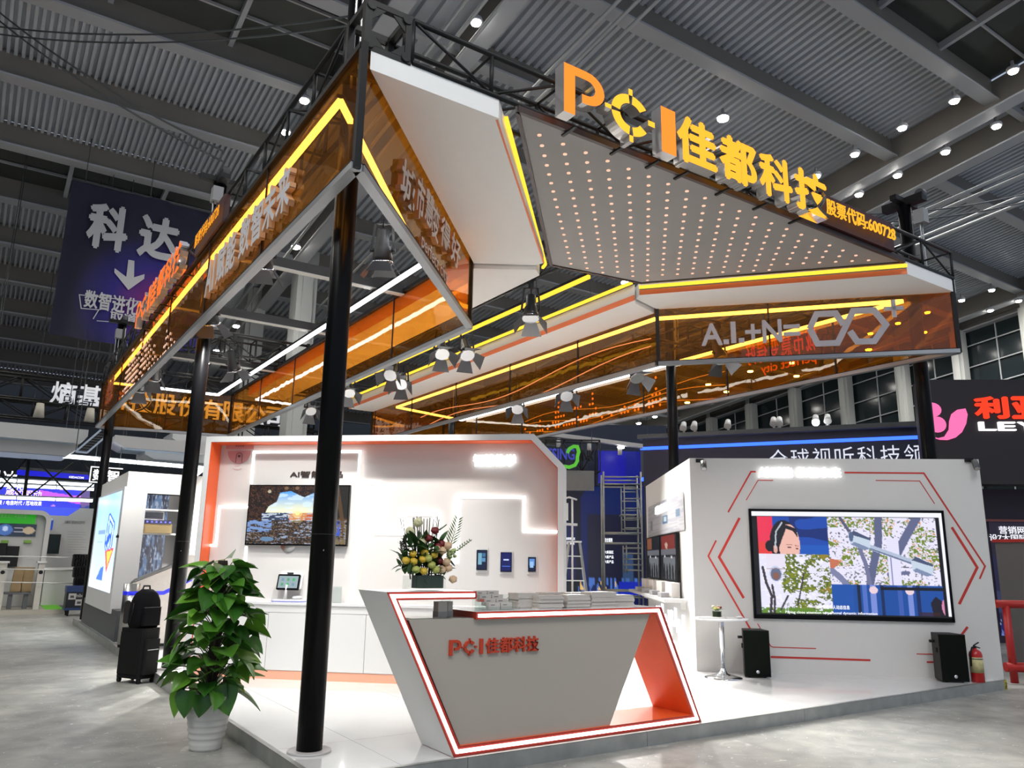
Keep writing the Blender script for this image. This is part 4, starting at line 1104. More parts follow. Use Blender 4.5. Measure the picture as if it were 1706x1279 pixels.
for k in range(150):
    p = ZVX(rr.uniform(290, 960), rr.uniform(480, 1010)); p.y += rr.uniform(-.05, .07)
    M_ = Matrix.Translation(p) @ Matrix.Rotation(rr.uniform(0, 6.28), 4, 'Z') @ Matrix.Rotation(rr.uniform(-.2, 1.4), 4, 'X') @ Matrix.Scale(rr.uniform(.9, 1.6), 4)
    link('leaf', flm, fa, M_)
def frond(p0, p1, n, L, mt):
    mb = MB(); mb.tube([p0, p1], [.004, .002], 5); d = (p1 - p0)
    for i in range(n):
        b0 = p0 + d * (.15 + .85 * i / n); l = L * (1 - .45 * i / n)
        for s_ in (-1, 1):
            t = (d.normalized() * .75 + Vector((s_ * .8, -.1, .1 if s_ < 0 else -.05))).normalized(); e = b0 + t * l; w_ = Vector((-t.z, 0, t.x)) * .007
            mb.add([b0, b0 + t * l * .5 + w_, e, b0 + t * l * .5 - w_], [(0, 1, 2, 3)])
    mb.build('palm_frond', mt, fa, fix=False)
frond(ZVX(990, 600), ZVX(1135, 110), 9, .10, GRN2); frond(ZVX(300, 700), ZVX(255, 460), 6, .04, STEMD); frond(ZVX(1000, 680), ZVX(1335, 440), 8, .035, GRN2)
for k in range(10):
    p = ZVX(960 + rr.uniform(0, 120), 600 + rr.uniform(0, 140)); rose(p, .018, mat('orchid_green', (.5, .58, .25), .5), 'orchid')

# ================================================================== STEPPED BACK WALL
DW = Vector((.741, -.671, 0)).normalized(); NW = Vector((-DW.y, DW.x, 0))     # along, into the wall
BW = Vector((1.251, 4.358, 0))
def MW(offs): return frame(BW + NW * offs, DW)
def W_uv(px, offs): return uvof(MW(offs), px)
US, UE, HW, REC = -1.375, 3.335, 3.10, .26
bw = thing('stepped_wall', 'white display wall with orange reveal and stepped glowing outlines', 'display wall', BW + DW * 1 + Vector((0, 0, P)))
T_ = .075
outer = [(US, P), (US, HW), (2.965, HW), (UE, 2.71), (UE, P)]
inner = [(US + T_, P), (US + T_, HW - T_), (2.93, HW - T_), (UE - T_, 2.68), (UE - T_, P)]
M0 = MW(-.005)
for i in range(4):
    mb = MB(); poly = [outer[i], outer[i + 1], inner[i + 1], inner[i]]
    poly = poly[::-1]
    mb.prism(poly, .42, M0 @ Matrix.Translation((0, 0, -.42)), 0, [1 if k == 0 else 0 for k in range(4)]); mb.build('wall_frame', [WHITE, ORANGE], bw)
    # orange lining of the reveal
    a_, b_ = Vector(inner[i]), Vector(inner[i + 1]); d_ = (b_ - a_).normalized(); nn_ = Vector((d_.y, -d_.x))
    q = [a_, b_, b_ + nn_ * .006, a_ + nn_ * .006]
    ar = sum(q[k].x * q[(k + 1) % 4].y - q[(k + 1) % 4].x * q[k].y for k in range(4))
    if ar < 0: q = q[::-1]
    mb = MB(); mb.prism([tuple(v) for v in q], REC - .01, M0 @ Matrix.Translation((0, 0, -REC))); mb.build('orange_lining', ORANGE, bw)
mb = MB(); mb.prism([(US + .02, P), (UE - .02, P), (UE - .02, 2.69), (2.94, HW - .02), (US + .02, HW - .02)], .1, MW(REC) @ Matrix.Translation((0, 0, -.1))); mb.build('wall_board', mat('wall_board', (.66, .63, .60), .5, noise=.02), bw)
# raised white fields with light outlines
MB_ = MW(REC)
def field(name, pts, raise_, mt):
    mb = MB(); mb.prism(pts, raise_, MB_); return mb.build(name, mt, bw)
RF = WHITE_M
zc = 1.02
f1 = [(-1.29, zc), (.665, zc), (.665, 2.92), (-.80, 2.92), (-.80, 2.195), (-1.215, 2.195), (-1.215, 1.70), (-1.29, 1.70)]
field('raised_field', f1, .05, RF)
f2 = [(.68, zc), (3.24, zc), (3.24, 1.92), (2.825, 1.92), (2.825, 2.34), (1.985, 2.34), (1.985, 1.535), (1.70, 1.535), (1.70, 2.12), (1.29, 2.12), (1.29, 1.877), (.92, 1.877), (.92, 2.505), (.68, 2.505)]
field('raised_field', f2, .045, RF)
MLd = MB_ @ Matrix.Translation((0, 0, .05))
for pts in ([(.665, zc), (.665, 2.92), (-.80, 2.92), (-.80, 2.50)], [(-.80, 2.195), (-1.215, 2.195), (-1.215, 1.70), (-1.295, 1.70)], [(-.79, 1.69), (-.79, zc + .01)],
            [(.68, 2.505), (.92, 2.505), (.92, 1.877), (1.29, 1.877), (1.29, 2.12), (1.70, 2.12), (1.70, 1.535), (1.985, 1.535), (1.985, 2.34), (2.825, 2.34), (2.825, 1.92), (3.24, 1.92)]):
    ribbon(bw, MLd, pts, .03, .006, LEDW, 'led_outline')
mb = MB(); ua, ub = W_uv((486, 790), REC)[0], W_uv((560, 790), REC)[0]
letters(mb, 'AI智能产品', MLd, .72, .085, .012, .012, 0, 0, W_uv((486, 795), REC)[0], W_uv((500, 796), REC)[1]); mb.build('panel_lettering', mat('brown_letter', (.05, .03, .025), .5), bw)
l0 = W_uv((789, 777), REC); l1 = W_uv((861, 757), REC)
row(bw, '智慧教学', MB_ @ Matrix.Translation((0, 0, .02)), l0[0], l1[0], l0[1], l0[1] + .15, .03, .02, [glow('header_white', (1, 1, 1), 2.4)], .05, 'glowing_letter')
# sprinkle of pale dots and printed dome camera emblem
mb = MB(); rr = random.Random(2)
d0_ = W_uv((829, 744), REC)
for i in range(9):
    for j in range(5):
        if rr.random() < .6: mb.lathe([(.006, 0), (.006, .002)], 6, MB_ @ Matrix.Translation((d0_[0] + i * .017, d0_[1] + j * .017, 0)))
q = mb.build('dot_print', mat('dot_pink', (.8, .6, .55), .5), bw); q['kind'] = 'stuff'
PK = mat('emblem_pink', (.58, .30, .30), .5); PKD = mat('emblem_dark', (.16, .06, .06), .5)
Zc = lambda x, y: W_uv((260 + x / 8.525, 700 + y / 8.525), REC)
a_, b_ = Zc(995, 410), Zc(1395, 325)
Me = MB_ @ Matrix.Translation((0, 0, .003))
mb = MB(); mb.bbox((a_[0], a_[1], 0), (b_[0], b_[1] + .0, .004), Me); mb.build('camera_emblem', PK, bw)
c_ = Zc(1190, 425); rx = (Zc(1355, 425)[0] - Zc(1025, 425)[0]) / 2
mb = MB(); mb.prism([(c_[0] + rx * math.cos(t), c_[1] - .01 + rx * 1.05 * math.sin(t)) for t in [math.pi + math.pi * i / 16 for i in range(17)]], .004, Me); mb.build('camera_emblem', PK, bw)
for i in range(5):
    mb = MB(); x_ = a_[0] + (b_[0] - a_[0]) * (.37 + .065 * i); mb.bbox((x_ - .005, a_[1] + .03, .004), (x_ + .005, b_[1] - .02, .006), Me); mb.build('emblem_slit', PKD, bw)
e_ = Zc(1185, 510); Me2 = Me @ Matrix.Translation((0, 0, .004))
ring = [(e_[0] + .042 * math.cos(t), e_[1] + .045 * math.sin(t)) for t in [math.pi * i / 10 for i in range(11)]]
ribbon(bw, Me2, [(e_[0] + .042, e_[1] - .09)] + ring + [(e_[0] - .042, e_[1] - .09)], .008, .002, PKD, 'emblem_outline')
mb = MB(); mb.lathe([(.018, 0), (.018, .003)], 12, Me2 @ Matrix.Translation((e_[0], e_[1], 0))); mb.build('emblem_pupil', PKD, bw)
for k in range(2):
    yy = Zc(1165, 640 + 50 * k)[1]; ribbon(bw, Me, [(e_[0] - .015 + (.05 + .02 * k) * math.cos(t), yy + .03 + (.035 + .005 * k) * math.sin(t)) for t in [math.pi * (1.15 + .7 * i / 8) for i in range(9)]], .012, .003, mat('emblem_light', (.7, .5, .48), .5), 'emblem_wave')

# ---- television
def screen_thing(name, label, M, x0, z0, x1, z1, depth, pic, es, cat='television', bez=.012, bmat=None, group=None):
    o = thing(name, label, cat, M @ Vector(((x0 + x1) / 2, z0, 0)), group)
    mb = MB(); mb.bbox((x0, z0, 0), (x1, z1, depth), M); mb.build('housing', bmat or BLACKG, o)
    mb = MB()
    for a, b in (((x0, z0), (x1, z0 + bez * 1.6)), ((x0, z1 - bez), (x1, z1)), ((x0, z0), (x0 + bez, z1)), ((x1 - bez, z0), (x1, z1))):
        mb.bbox((*a, depth), (*b, depth + .006), M)
    mb.build('bezel', bmat or BLACKG, o)
    c = [M @ Vector((x, z, depth)) for x, z in ((x0 + bez, z1 - bez), (x1 - bez, z1 - bez), (x1 - bez, z0 + bez * 1.6), (x0 + bez, z0 + bez * 1.6))]
    pic.build('screen', c, vcol_mat('screen_%g' % es, es), o, .002)
    return o
bp = Pic(220, 124, (25, 14, 10))
n1 = .6 * bp.noise(34, 26, 1) + .4 * bp.noise(110, 70, 11); n2 = bp.noise(110, 80, 2); n3 = .6 * bp.noise(16, 60, 3) + .4 * bp.noise(60, 90, 13)
bp.put(n1 > .55, (60, 34, 22), .7); bp.put(n2 > .72, (95, 60, 40), .6)
skyl = [(.17, .48), (.2, .36), (.28, .28), (.31, .12), (.42, .09), (.5, .16), (.56, .20), (.64, .13), (.72, .10), (.78, .2), (.8, .48)]
ins = Pic(220, 124, (0, 0, 0)).poly(skyl, (255, 255, 255)).a[..., 0] > .5
bp.grad(ins, (70, 150, 225), (235, 235, 190), (bp.Y - .1) / .38); bp.put(ins & (bp.noise(12, 26, 9) > .6), (205, 225, 240), .6)
sea = (bp.Y > .47) & (bp.Y < .6) & (bp.X > .14) & (bp.X < .82)
bp.put(sea, (46, 58, 84)); bp.put(sea & (n3 > .5), (190, 200, 215), .8); bp.put(sea & (bp.X > .42) & (bp.X < .66) & (n3 < .6), (190, 92, 40), .85)
rocks = (bp.Y >= .6)
bp.put(rocks, (30, 26, 26)); bp.put(rocks & (n3 > .62), (150, 165, 190), .8); bp.put(rocks & (n2 > .6), (110, 84, 56), .8); bp.put(rocks & (n1 > .66), (58, 42, 34), .9)
bp.put(rocks & (bp.X < .25) & (n3 > .4) & (bp.Y < .8), (110, 140, 190), .9); bp.ell(.21, .92, .07, .04, (90, 120, 150)); bp.put((bp.X > .84) & (bp.Y > .58) & (n1 > .45), (120, 105, 75), .8)
bp.put((bp.X > .83) & (bp.X < .94) & (bp.Y > .6) & (bp.Y < .86) & (n2 > .45), (40, 80, 190), .9); bp.put((bp.X > .84) & (bp.Y < .55), (22, 20, 10)); bp.put((bp.X > .86) & (bp.X < .97) & (abs(bp.X - .88 - .12 * bp.Y) < .02), (84, 58, 30), .8)
for r_, al in ((.10, .15), (.05, .35), (.022, 1.)): bp.ell(.50, .475, r_, r_ * 1.6, (255, 236, 150), al)
bp.ell(.2, .1, .018, .03, (190, 180, 150), .8); bp.ell(.37, .04, .02, .03, (140, 105, 80), .6); bp.ell(.48, .04, .02, .03, (140, 105, 80), .6)
tvM = MW(REC) @ Matrix.Translation((0, 0, .051))
tv = screen_thing('wall_television', 'wide television showing a rocky sunset beach on the stepped wall', tvM, -.79, 1.71, .575, 2.48, .05, bp, 1.1)
mb = MB(); mb.lathe([(.1, 0), (.1, .012)], 20, tvM @ Matrix.Translation((-.22, 1.72, .0))); mb.build('stand_loop', ALU, tv)
# ---- wall tablets
for k, (a_, b_, nm) in enumerate((((794, 916), (812, 949), 'blue map on its screen, first from the flowers'), ((834, 920), (853, 952), 'dark blue home screen between its two neighbours'), ((880, 928), (893, 952), 'pale blue screen, the smallest of the three'))):
    p0 = W_uv((a_[0], b_[1]), REC - .05); p1 = W_uv((b_[0], a_[1]), REC - .05)
    tp_ = Pic(24, 40, (16, 30, 60)); 
    if k == 0: tp_.rect(.1, .15, .5, .75, (120, 170, 190)); tp_.rect(.45, .4, .9, .6, (90, 140, 180)); tp_.rect(.55, .15, .9, .35, (60, 110, 150))
    elif k == 1: tp_.a[:] = lin((14, 24, 90)); tp_.rect(.25, .35, .75, .42, (200, 215, 255)); tp_.rect(.1, .72, .9, .76, (90, 140, 255))
    else: tp_.rect(.1, .1, .9, .6, (90, 140, 210)); tp_.rect(.2, .3, .7, .75, (150, 190, 230))
    o = screen_thing('wall_tablet', 'black wall tablet with ' + nm, MW(REC) @ Matrix.Translation((0, 0, .046)), p0[0], p0[1], p1[0], p1[1], .02, tp_, .9, 'tablet', .006)
    mb = MB(); mb.bbox((p0[0] - .015, p0[1] - .03, -.001), (p1[0] + .01, p1[1] + .03, .012), MW(REC) @ Matrix.Translation((0, 0, .046))); mb.build('back_plate', WHITE, o)

# ---- white cabinet row inside the wall frame
cabz = 1.02
CM = MW(0)
doors = [(-.31, 'a'), (.93, 'b')]
edges_ = [US + T_ + .01, -.945, -.315, .31, .935, 1.56, 2.185, 2.81, UE - T_ - .01]
mb = MB(); mb.bbox((US + T_ + .005, cabz - .03, -.235), (UE - T_ - .005, cabz, .012), CM); tag(mb.build('worktop', WHITE_G), 'long white worktop running along the cabinets of the stepped wall', 'worktop')
for i in range(0, 8, 2):
    a_, b_, c_ = edges_[i], edges_[i + 1], edges_[i + 2]
    lab = ['end cabinet half hidden by the plant', 'cabinet under the television with two keyed doors', 'cabinet behind the slanted leg of the counter', 'cabinet below the wall tablets'][i // 2]
    o = thing('base_cabinet', 'white two door ' + lab, 'cabinet', CM @ Vector((b_, P, 0)))
    mb = MB(); mb.bbox((a_ + .002, P + .1, -.23), (c_ - .002, cabz - .031, -.02), CM); mb.build('cabinet_body', WHITE, o)
    mb = MB(); mb.bbox((a_, cabz - .12, -.02), (c_, cabz - .031, .0), CM); mb.build('top_rail', WHITE, o)
    mb = MB(); mb.bbox((a_, P, -.2), (c_, P + .1, -.005), CM); mb.build('plinth', mat('plinth_peach', (.85, .42, .28), .5), o)
    for s_, (x0_, x1_) in enumerate(((a_, b_), (b_, c_))):
        mb = MB(); mb.bbox((x0_ + .003, P + .105, -.018), (x1_ - .003, cabz - .124, .0), CM); d_ = mb.build('door', WHITE, o)
        kx = x1_ - .05 if s_ == 0 else x0_ + .05
        mb = MB(); mb.cyl(CM @ Vector((kx, cabz - .24, 0)), CM @ Vector((kx, cabz - .24, .02)), .009, n=10); mb.build('knob', DGREY, d_)
        if s_: mb = MB(); mb.cyl(CM @ Vector((kx, cabz - .155, 0)), CM @ Vector((kx, cabz - .155, .012)), .008, n=10); mb.build('lock', DGREY, d_)
# ---- face terminal, phone and small things on the worktop
ft_ = thing('service_terminal', 'white desktop terminal with tilted icon touchscreen beside the pole', 'terminal', (MW(.1) @ Vector((W_uv((472, 998), .1)[0], cabz, 0))))
Zt = lambda x, y, o_=.1: W_uv((400 + x / 5.328, 930 + y / 5.328), o_)
TM = MW(.1)
q0 = Zt(320, 268); q1 = Zt(518, 145)
pic = Pic(40, 26, (150, 170, 175))
for i in range(3):
    for j in range(2): pic.rect(.14 + .28 * i, .2 + .38 * j, .28 + .28 * i, .42 + .38 * j, ((120, 150, 170), (90, 160, 120), (70, 180, 110))[(i + j) % 3])
Tt = TM @ Matrix.Translation(((q0[0] + q1[0]) / 2, q0[1], 0)) @ Matrix.Rotation(-.25, 4, 'X')
w2 = abs(q1[0] - q0[0]) / 2; hh = q1[1] - q0[1]
mb = MB(); mb.rbox((0, hh / 2, -.02), (w2 * 2 + .01, hh + .02, .03), .012, Tt); mb.build('screen_shell', BLACKG, ft_)
pic.build('screen', [Tt @ Vector(v) for v in ((-w2 + .012, hh - .012, -.004), (w2 - .012, hh - .012, -.004), (w2 - .012, .012, -.004), (-w2 + .012, .012, -.004))], vcol_mat('screen_0.9', .9), ft_)
mb = MB(); mb.rbox((.015, hh / 2 + .03, -.05), (w2 * 2 + .02, hh + .04, .03), .02, Tt); mb.build('back_shell', WHITE_G, ft_)
mb = MB(); mb.box((0, hh + .03, -.03), (.08, .012, .02), Tt); mb.build('camera_bar', BLACK, ft_)
bx, bz = Zt(400, 360)
mb = MB(); mb.cyl(TM @ Vector((bx - .01, cabz + .03, -.02)), TM @ Vector(((q0[0] + q1[0]) / 2 - .01, q0[1] + .05, -.02)), .022, .016, n=10); mb.build('neck', WHITE_G, ft_)
mb = MB(); mb.rbox((bx + .02, 0, 0), (.42, .2, .03), .05, TM @ Matrix.Translation((0, cabz + .0155, -.08)) @ Matrix.Rotation(-math.pi / 2, 4, 'X')); mb.build('base', WHITE_G, ft_)
mb = MB(); mb.rbox((bx + .02, 0, 0), (.425, .205, .008), .05, TM @ Matrix.Translation((0, cabz + .005, -.08)) @ Matrix.Rotation(-math.pi / 2, 4, 'X')); mb.build('base_trim', mat('blue_trim', (.08, .1, .45), .4), ft_)
mb = MB(); mb.ball(TM @ Vector((bx + .12, cabz + .05, -.08)), .05, 12, 8, (1.3, 1, .5)); mb.build('phone', WHITE_G, ft_)
pt_ = thing('leaflet_stand', 'clear acrylic stand with white leaflet on the worktop behind the pole', 'leaflet stand', TM @ Vector((Zt(850, 380)[0], cabz, 0)))
x_ = Zt(845, 380)[0]
mb = MB(); mb.bbox((x_ - .05, cabz, -.03), (x_ + .07, cabz + .2, -.026), TM); mb.bbox((x_ - .05, cabz, -.06), (x_ + .07, cabz + .004, .01), TM); mb.build('acrylic_plate', GLASS, pt_)
mb = MB(); mb.bbox((x_ - .045, cabz + .006, -.034), (x_ + .065, cabz + .19, -.031), TM); mb.build('leaflet', WHITE, pt_)
mb = MB(); mb.bbox((x_ - .10, cabz, -.05), (x_ - .085, cabz + .26, .0), TM); mb.build('pen_tablet', BLACK, pt_)

# ================================================================== SCREEN WALL BLOCK
L0 = Vector((6.352, 2.536, 0)); L1 = Vector((9.452, .03, 0))
DL = (L1 - L0).normalized(); LL = (L1 - L0).length
MLW = frame(L0, DL); NL = MLW.col[2].to_3d()          # towards the aisle
HL = 3.06
L_ = lambda px: uvof(MLW, px)
lw = thing('screen_wall', 'white slanted wall with red chevron lines around a large video screen', 'display wall', (L0 + L1) / 2 + Vector((0, 0, P)))
LWM = mat('screen_wall_white', (.66, .645, .62), .5, noise=.02)
mb = MB(); mb.bbox((0, P, -.06), (LL, HL, 0), MLW); mb.build('front_board', LWM, lw)
mb = MB(); mb.bbox((LL, P, -.26), (LL + .03, HL, 0), MLW); mb.build('end_board', LWM, lw)
S1 = Vector((8.93, 6.17, 0)); DS = (L0 - S1).normalized(); LS = (L0 - S1).length
MS = frame(S1, DS)
mb = MB(); mb.bbox((0, P, -.06), (LS, HL, 0), MS); mb.build('side_board', WHITE, lw)
reds = [([(1213, 853), (1251, 785.6), (1259, 785.6)], 2.6), ([(1407, 787), (1539, 788), (1641, 943), (1632, 964)], 2.6), ([(1243, 833), (1263, 799.6), (1288, 800)], 1.3), ([(1459, 800), (1532, 801), (1557, 839)], 1.3),
        ([(1193, 900), (1180, 926), (1252, 1051)], 2.6), ([(1232, 862.5), (1198, 927.6), (1239, 996)], 4), ([(1262, 1038.5), (1284, 1076), (1288, 1077.6), (1359.5, 1080)], 1.4), ([(1284, 1094), (1450, 1099.5)], 3),
        ([(1585.6, 878), (1628, 945), (1598, 1006)], 4), ([(1527, 1089), (1555, 1089.6), (1576, 1056)], 1.4), ([(1544, 1102.6), (1568, 1102.6)], 2.6), ([(1599, 1061), (1612, 1044)], 3.5)]
for pts, wpx in reds: ribbon(lw, MLW, [L_(p) for p in pts], wpx / 118, .004, REDL, 'red_line')
h0 = L_((1263, 795)); h1 = L_((1402, 796))
row(lw, 'AI赋能 数智未来', MLW @ Matrix.Translation((0, 0, .015)), h0[0], h1[0], h0[1], h0[1] + .145, .03, .02, [glow('header_white', (1, 1, 1), 2.4)], .06, 'glowing_letter', [.75, .4, 1, 1, .3, 1, 1, 1, 1])
# ---- video wall picture
vp = Pic(300, 170, (8, 8, 12))
vp.rect(0, 0, 1, .045, (235, 235, 245)); vp.rect(0, 0, .02, .04, (250, 250, 255))
X_, Y_ = vp.X, vp.Y
A = (X_ > .03) & (X_ < .40) & (Y_ > .05) & (Y_ < .415)
vp.put(A, (25, 70, 165)); vp.put(A & (X_ < .11), (225, 50, 80)); vp.put(A & (X_ < .10) & (Y_ > .3), (220, 60, 60)); vp.put(A & (vp.noise(7, 9, 4) > .62) & (X_ > .2), (14, 30, 90), .8)
vp.put(A & (Y_ > .33) & (X_ > .24), (30, 95, 190), .5)
vp.ell(.165, .30, .075, .215, (28, 26, 34)); vp.ell(.09, .34, .025, .055, (24, 22, 30))
vp.ell(.193, .325, .056, .20, (228, 178, 165)); vp.poly([(.13, .16), (.18, .13), (.235, .17), (.24, .26), (.215, .19), (.18, .17), (.15, .30), (.13, .40), (.118, .40)], (30, 28, 36)); vp.ell(.118, .37, .011, .04, (215, 160, 150))
vp.line([(.118, .36), (.125, .2), (.16, .11)], .0035, (190, 200, 210)); vp.ell(.193, .352, .012, .007, (70, 40, 45)); vp.ell(.232, .362, .008, .007, (70, 40, 45)); vp.line([(.178, .325), (.207, .325)], .003, (150, 100, 95)); vp.line([(.225, .335), (.24, .338)], .0025, (150, 100, 95))
vp.put((Y_ > .415) & (Y_ < .42) & (X_ > .03) & (X_ < .4), (225, 220, 235))
Bm = (X_ > .03) & (X_ < .40) & (Y_ >= .415)
n_a = .6 * vp.noise(90, 64, 5) + .4 * vp.noise(150, 110, 15); n_b = .6 * vp.noise(16, 16, 6) + .4 * vp.noise(60, 46, 16); n_c = vp.noise(130, 90, 7)
vp.put(Bm, (222, 220, 240)); vp.put(Bm & (n_b + .45 * n_a > .62) & (X_ > .15), (84, 100, 40)); vp.put(Bm & (n_b + .5 * n_c > .88) & (X_ > .14), (120, 130, 30)); vp.put(Bm & (n_a > .64), (232, 230, 245)); vp.put(Bm & (n_b > .7) & (X_ > .3), (150, 120, 40), .7)
vp.put(Bm & (Y_ > .93) & (n_a > .35), (90, 130, 40))
for pts, wd in (([(.045, .55), (.06, .7), (.085, .82), (.075, .99)], .007), ([(.09, .72), (.10, .85), (.095, .99)], .006), ([(.13, .95), (.17, .82)], .005), ([(.26, .6), (.22, .9)], .004)): vp.line(pts, wd, (60, 52, 60), 1, Bm)
vp.rect(.065, .415, .165, .545, (222, 216, 232)); vp.ell(.113, .575, .052, .035, (226, 222, 236)); vp.ell(.113, .61, .034, .075, (190, 195, 220)); vp.ell(.113, .615, .028, .062, (96, 104, 130)); vp.ell(.113, .63, .018, .035, (130, 90, 80)); vp.rect(.064, .56, .166, .568, (150, 120, 120))
Cm = (X_ >= .40) & (X_ < .965) & (Y_ > .05) & (Y_ < .70)
vp.put(Cm, (224, 220, 242)); n_d = .55 * vp.noise(100, 70, 8) + .45 * vp.noise(160, 110, 18); n_e = vp.noise(14, 10, 9)
vp.put(Cm & (n_d > .68), (100, 104, 110)); vp.put(Cm & (n_d > .52) & (n_e > .58), (110, 130, 40)); vp.put(Cm & (n_d < .3) & (n_e > .6), (205, 140, 60))
for pts, wd, c in (([(.67, .05), (.66, .3), (.62, .55), (.60, .70)], .02, (90, 96, 130)), ([(.87, .05), (.80, .25), (.745, .42), (.72, .46)], .022, (92, 98, 132)), ([(.56, .35), (.585, .5), (.60, .7)], .011, (110, 112, 145)), ([(.47, .06), (.50, .15), (.53, .25)], .008, (84, 86, 110)), ([(.40, .56), (.44, .62), (.48, .70)], .016, (120, 124, 158)), ([(.70, .6), (.80, .58)], .01, (100, 104, 140))): vp.line(pts, wd, c, 1, Cm)
vp.poly([(.40, .45), (.46, .48), (.42, .55), (.40, .55)], (190, 110, 80)); vp.rect(.70, .26, .765, .70, (218, 216, 240)); vp.rect(.715, .4, .722, .70, (130, 134, 170))
vp.line([(.60, .33), (.92, .54)], .014, (170, 182, 205)); vp.line([(.60, .345), (.92, .555)], .004, (100, 110, 140))
for cx_, cy_ in ((.565, .285), (.875, .53)):
    vp.poly([(cx_ - .055, cy_ - .09), (cx_ - .02, cy_ - .085), (cx_ + .055, cy_ - .02), (cx_ + .05, cy_ + .07), (cx_ + .02, cy_ + .085), (cx_ - .05, cy_ + .03)], (190, 204, 220)); vp.poly([(cx_ - .052, cy_ - .07), (cx_ + .055, cy_ - .01), (cx_ + .055, cy_ - .03), (cx_ - .03, cy_ - .105)], (70, 80, 110)); vp.poly([(cx_ - .05, cy_ + .03), (cx_ + .02, cy_ + .085), (cx_ + .05, cy_ + .07), (cx_ + .03, cy_ + .05), (cx_ - .03, cy_ + .005)], (120, 134, 165))
vp.ell(.52, .24, .012, .05, (80, 96, 130))
Dm_ = (X_ >= .40) & (X_ < .985) & (Y_ >= .70) & (Y_ < .985)
vp.put(Dm_, (22, 72, 150))
for x_, w_, c in ((.40, .11, (24, 78, 162)), (.535, .012, (14, 18, 30)), (.56, .02, (80, 110, 190)), (.60, .028, (120, 140, 210)), (.655, .012, (12, 30, 70)), (.74, .02, (60, 90, 170)), (.79, .026, (120, 140, 210)), (.835, .015, (14, 30, 80))): vp.put(Dm_ & (X_ > x_ - .004) & (X_ < x_ + w_), c, .9)
vp.ell(.615, .75, .022, .035, (225, 200, 210)); vp.ell(.80, .755, .022, .035, (225, 200, 210)); vp.put(Dm_ & (Y_ > .72) & (Y_ < .75) & (X_ > .65), (10, 14, 24)); vp.poly([(.90, .86), (.93, .80), (.965, .86), (.97, .985), (.91, .985)], (24, 20, 34)); vp.ell(.985, .90, .03, .09, (205, 130, 170)); vp.put(Dm_ & (Y_ > .95) & (vp.noise(9, 4, 3) > .5) & (X_ > .6), (50, 24, 20), .8)
vp.rect(0, .045, .028, .985, (10, 8, 12)); vp.rect(.985, 0, 1, 1, (235, 235, 245)); vp.rect(.968, .045, .985, 1, (6, 6, 10)); vp.rect(0, .985, 1, 1, (10, 10, 12))
vp.put((np.arange(170)[:, None] % 3 == 0) & (np.ones_like(X_) > 0), (0, 0, 0), .06)
c0 = L_((1246, 848)); c1 = L_((1588, 1037)); 
sx0, sx1, sz0, sz1 = .80, 3.455, .838, 2.336
vs_o = screen_thing('video_screen', 'large black framed video screen showing faces and street cameras', MLW @ Matrix.Translation((0, 0, .001)), sx0, sz0, sx1, sz1, .03, vp, .95, 'screen', .035)
SW_, SH_ = sx1 - sx0, sz1 - sz0
Mcap = MLW @ Matrix.Translation((0, 0, .036))
CAP = glow('caption', (1, 1, 1), 1.1)
mb = MB(); letters(mb, '随时关注个人动态信息', Mcap, SW_ * .17, .055, .001, .006, 0, 0, sx0 + SW_ * .315, sz0 + SH_ * .095); mb.build('caption_line', CAP, vs_o)
mb = MB(); letters(mb, 'Paying close attention to personal dynamic information', Mcap, SW_ * .46, .045, .001, .002, 0, 0, sx0 + SW_ * .16, sz0 + SH_ * .045); mb.build('caption_line', CAP, vs_o)

# ---- side of the block: prints, televisions, shelf, meander lights
S_uv = lambda px: uvof(MS, px)
pp_ = Pic(30, 30, (196, 196, 200)); pp_.put(pp_.noise(4, 30, 3) > .55, (168, 170, 178), .6); pp_.rect(.45, .45, .62, .7, (90, 120, 150)); pp_.rect(.8, .4, .92, .62, (120, 140, 160)); pp_.rect(.5, .5, .58, .64, (200, 215, 225)); pp_.rect(.1, .5, .16, .8, (140, 142, 150))
qa = [S_uv(p) for p in ((1087, 831), (1137, 806), (1141, 860), (1084, 877))]
x0_, x1_ = .35, LS - .75
pq = [(x0_, 2.62), (x1_ + .25, 2.62), (x1_ + .28, 2.05), (x0_ - .1, 2.05)]
pp_.build('side_print', [MS @ Vector((x, z, .012)) for x, z in pq], vcol_mat('print_0', 0), lw)
row(lw, '感知物联', MS @ Matrix.Translation((0, 0, .02)), x0_ + 1.0, x0_ + 2.2, 2.42, 2.56, .02, .02, [glow('header_white', (1, 1, 1), 2.4)], .08, 'glowing_letter')
for k in range(2):
    tvp = Pic(50, 40, (16, 18, 26)); xx, yy = tvp.X, tvp.Y
    tvp.rect(.05, .02, .42, .3, (150, 90, 60)) if k == 0 else tvp.rect(.1, .02, .9, .4, (150, 44, 34)); tvp.rect(.05, .32, .95, .45, (120, 120, 128)); tvp.rect(.2, .5, .9, .98, (130, 134, 140))
    for i in range(5): tvp.ell(.25 + .17 * i, .92, .06, .3 - .04 * (i % 2), (24, 26, 34))
    tvp.ell(.3, .48, .04, .02, (255, 255, 255)); tvp.ell(.7, .5, .05, .025, (255, 255, 255)); tvp.poly([(.3, .2), (.4, .16), (.5, .22), (.45, .32), (.35, .3)], (220, 190, 170)) if k else None
    a_ = x0_ - .05 + k * 1.62
    screen_thing('side_television', ('television with dark street picture at the far end' if k == 0 else 'television with red poster picture near the corner') + ' of the block side', MS @ Matrix.Translation((0, 0, .001)), a_, 1.28, a_ + 1.58, 2.03, .05, tvp, .55, group=None)
sh = thing('display_shelf', 'thin white shelf jutting from the block side under the televisions', 'shelf', MS @ Vector((LS / 2, 1.0, .2)))
mb = MB(); mb.bbox((-.3, 1.0, .002), (LS - .5, 1.05, .34), MS); mb.build('shelf_board', WHITE_G, sh)
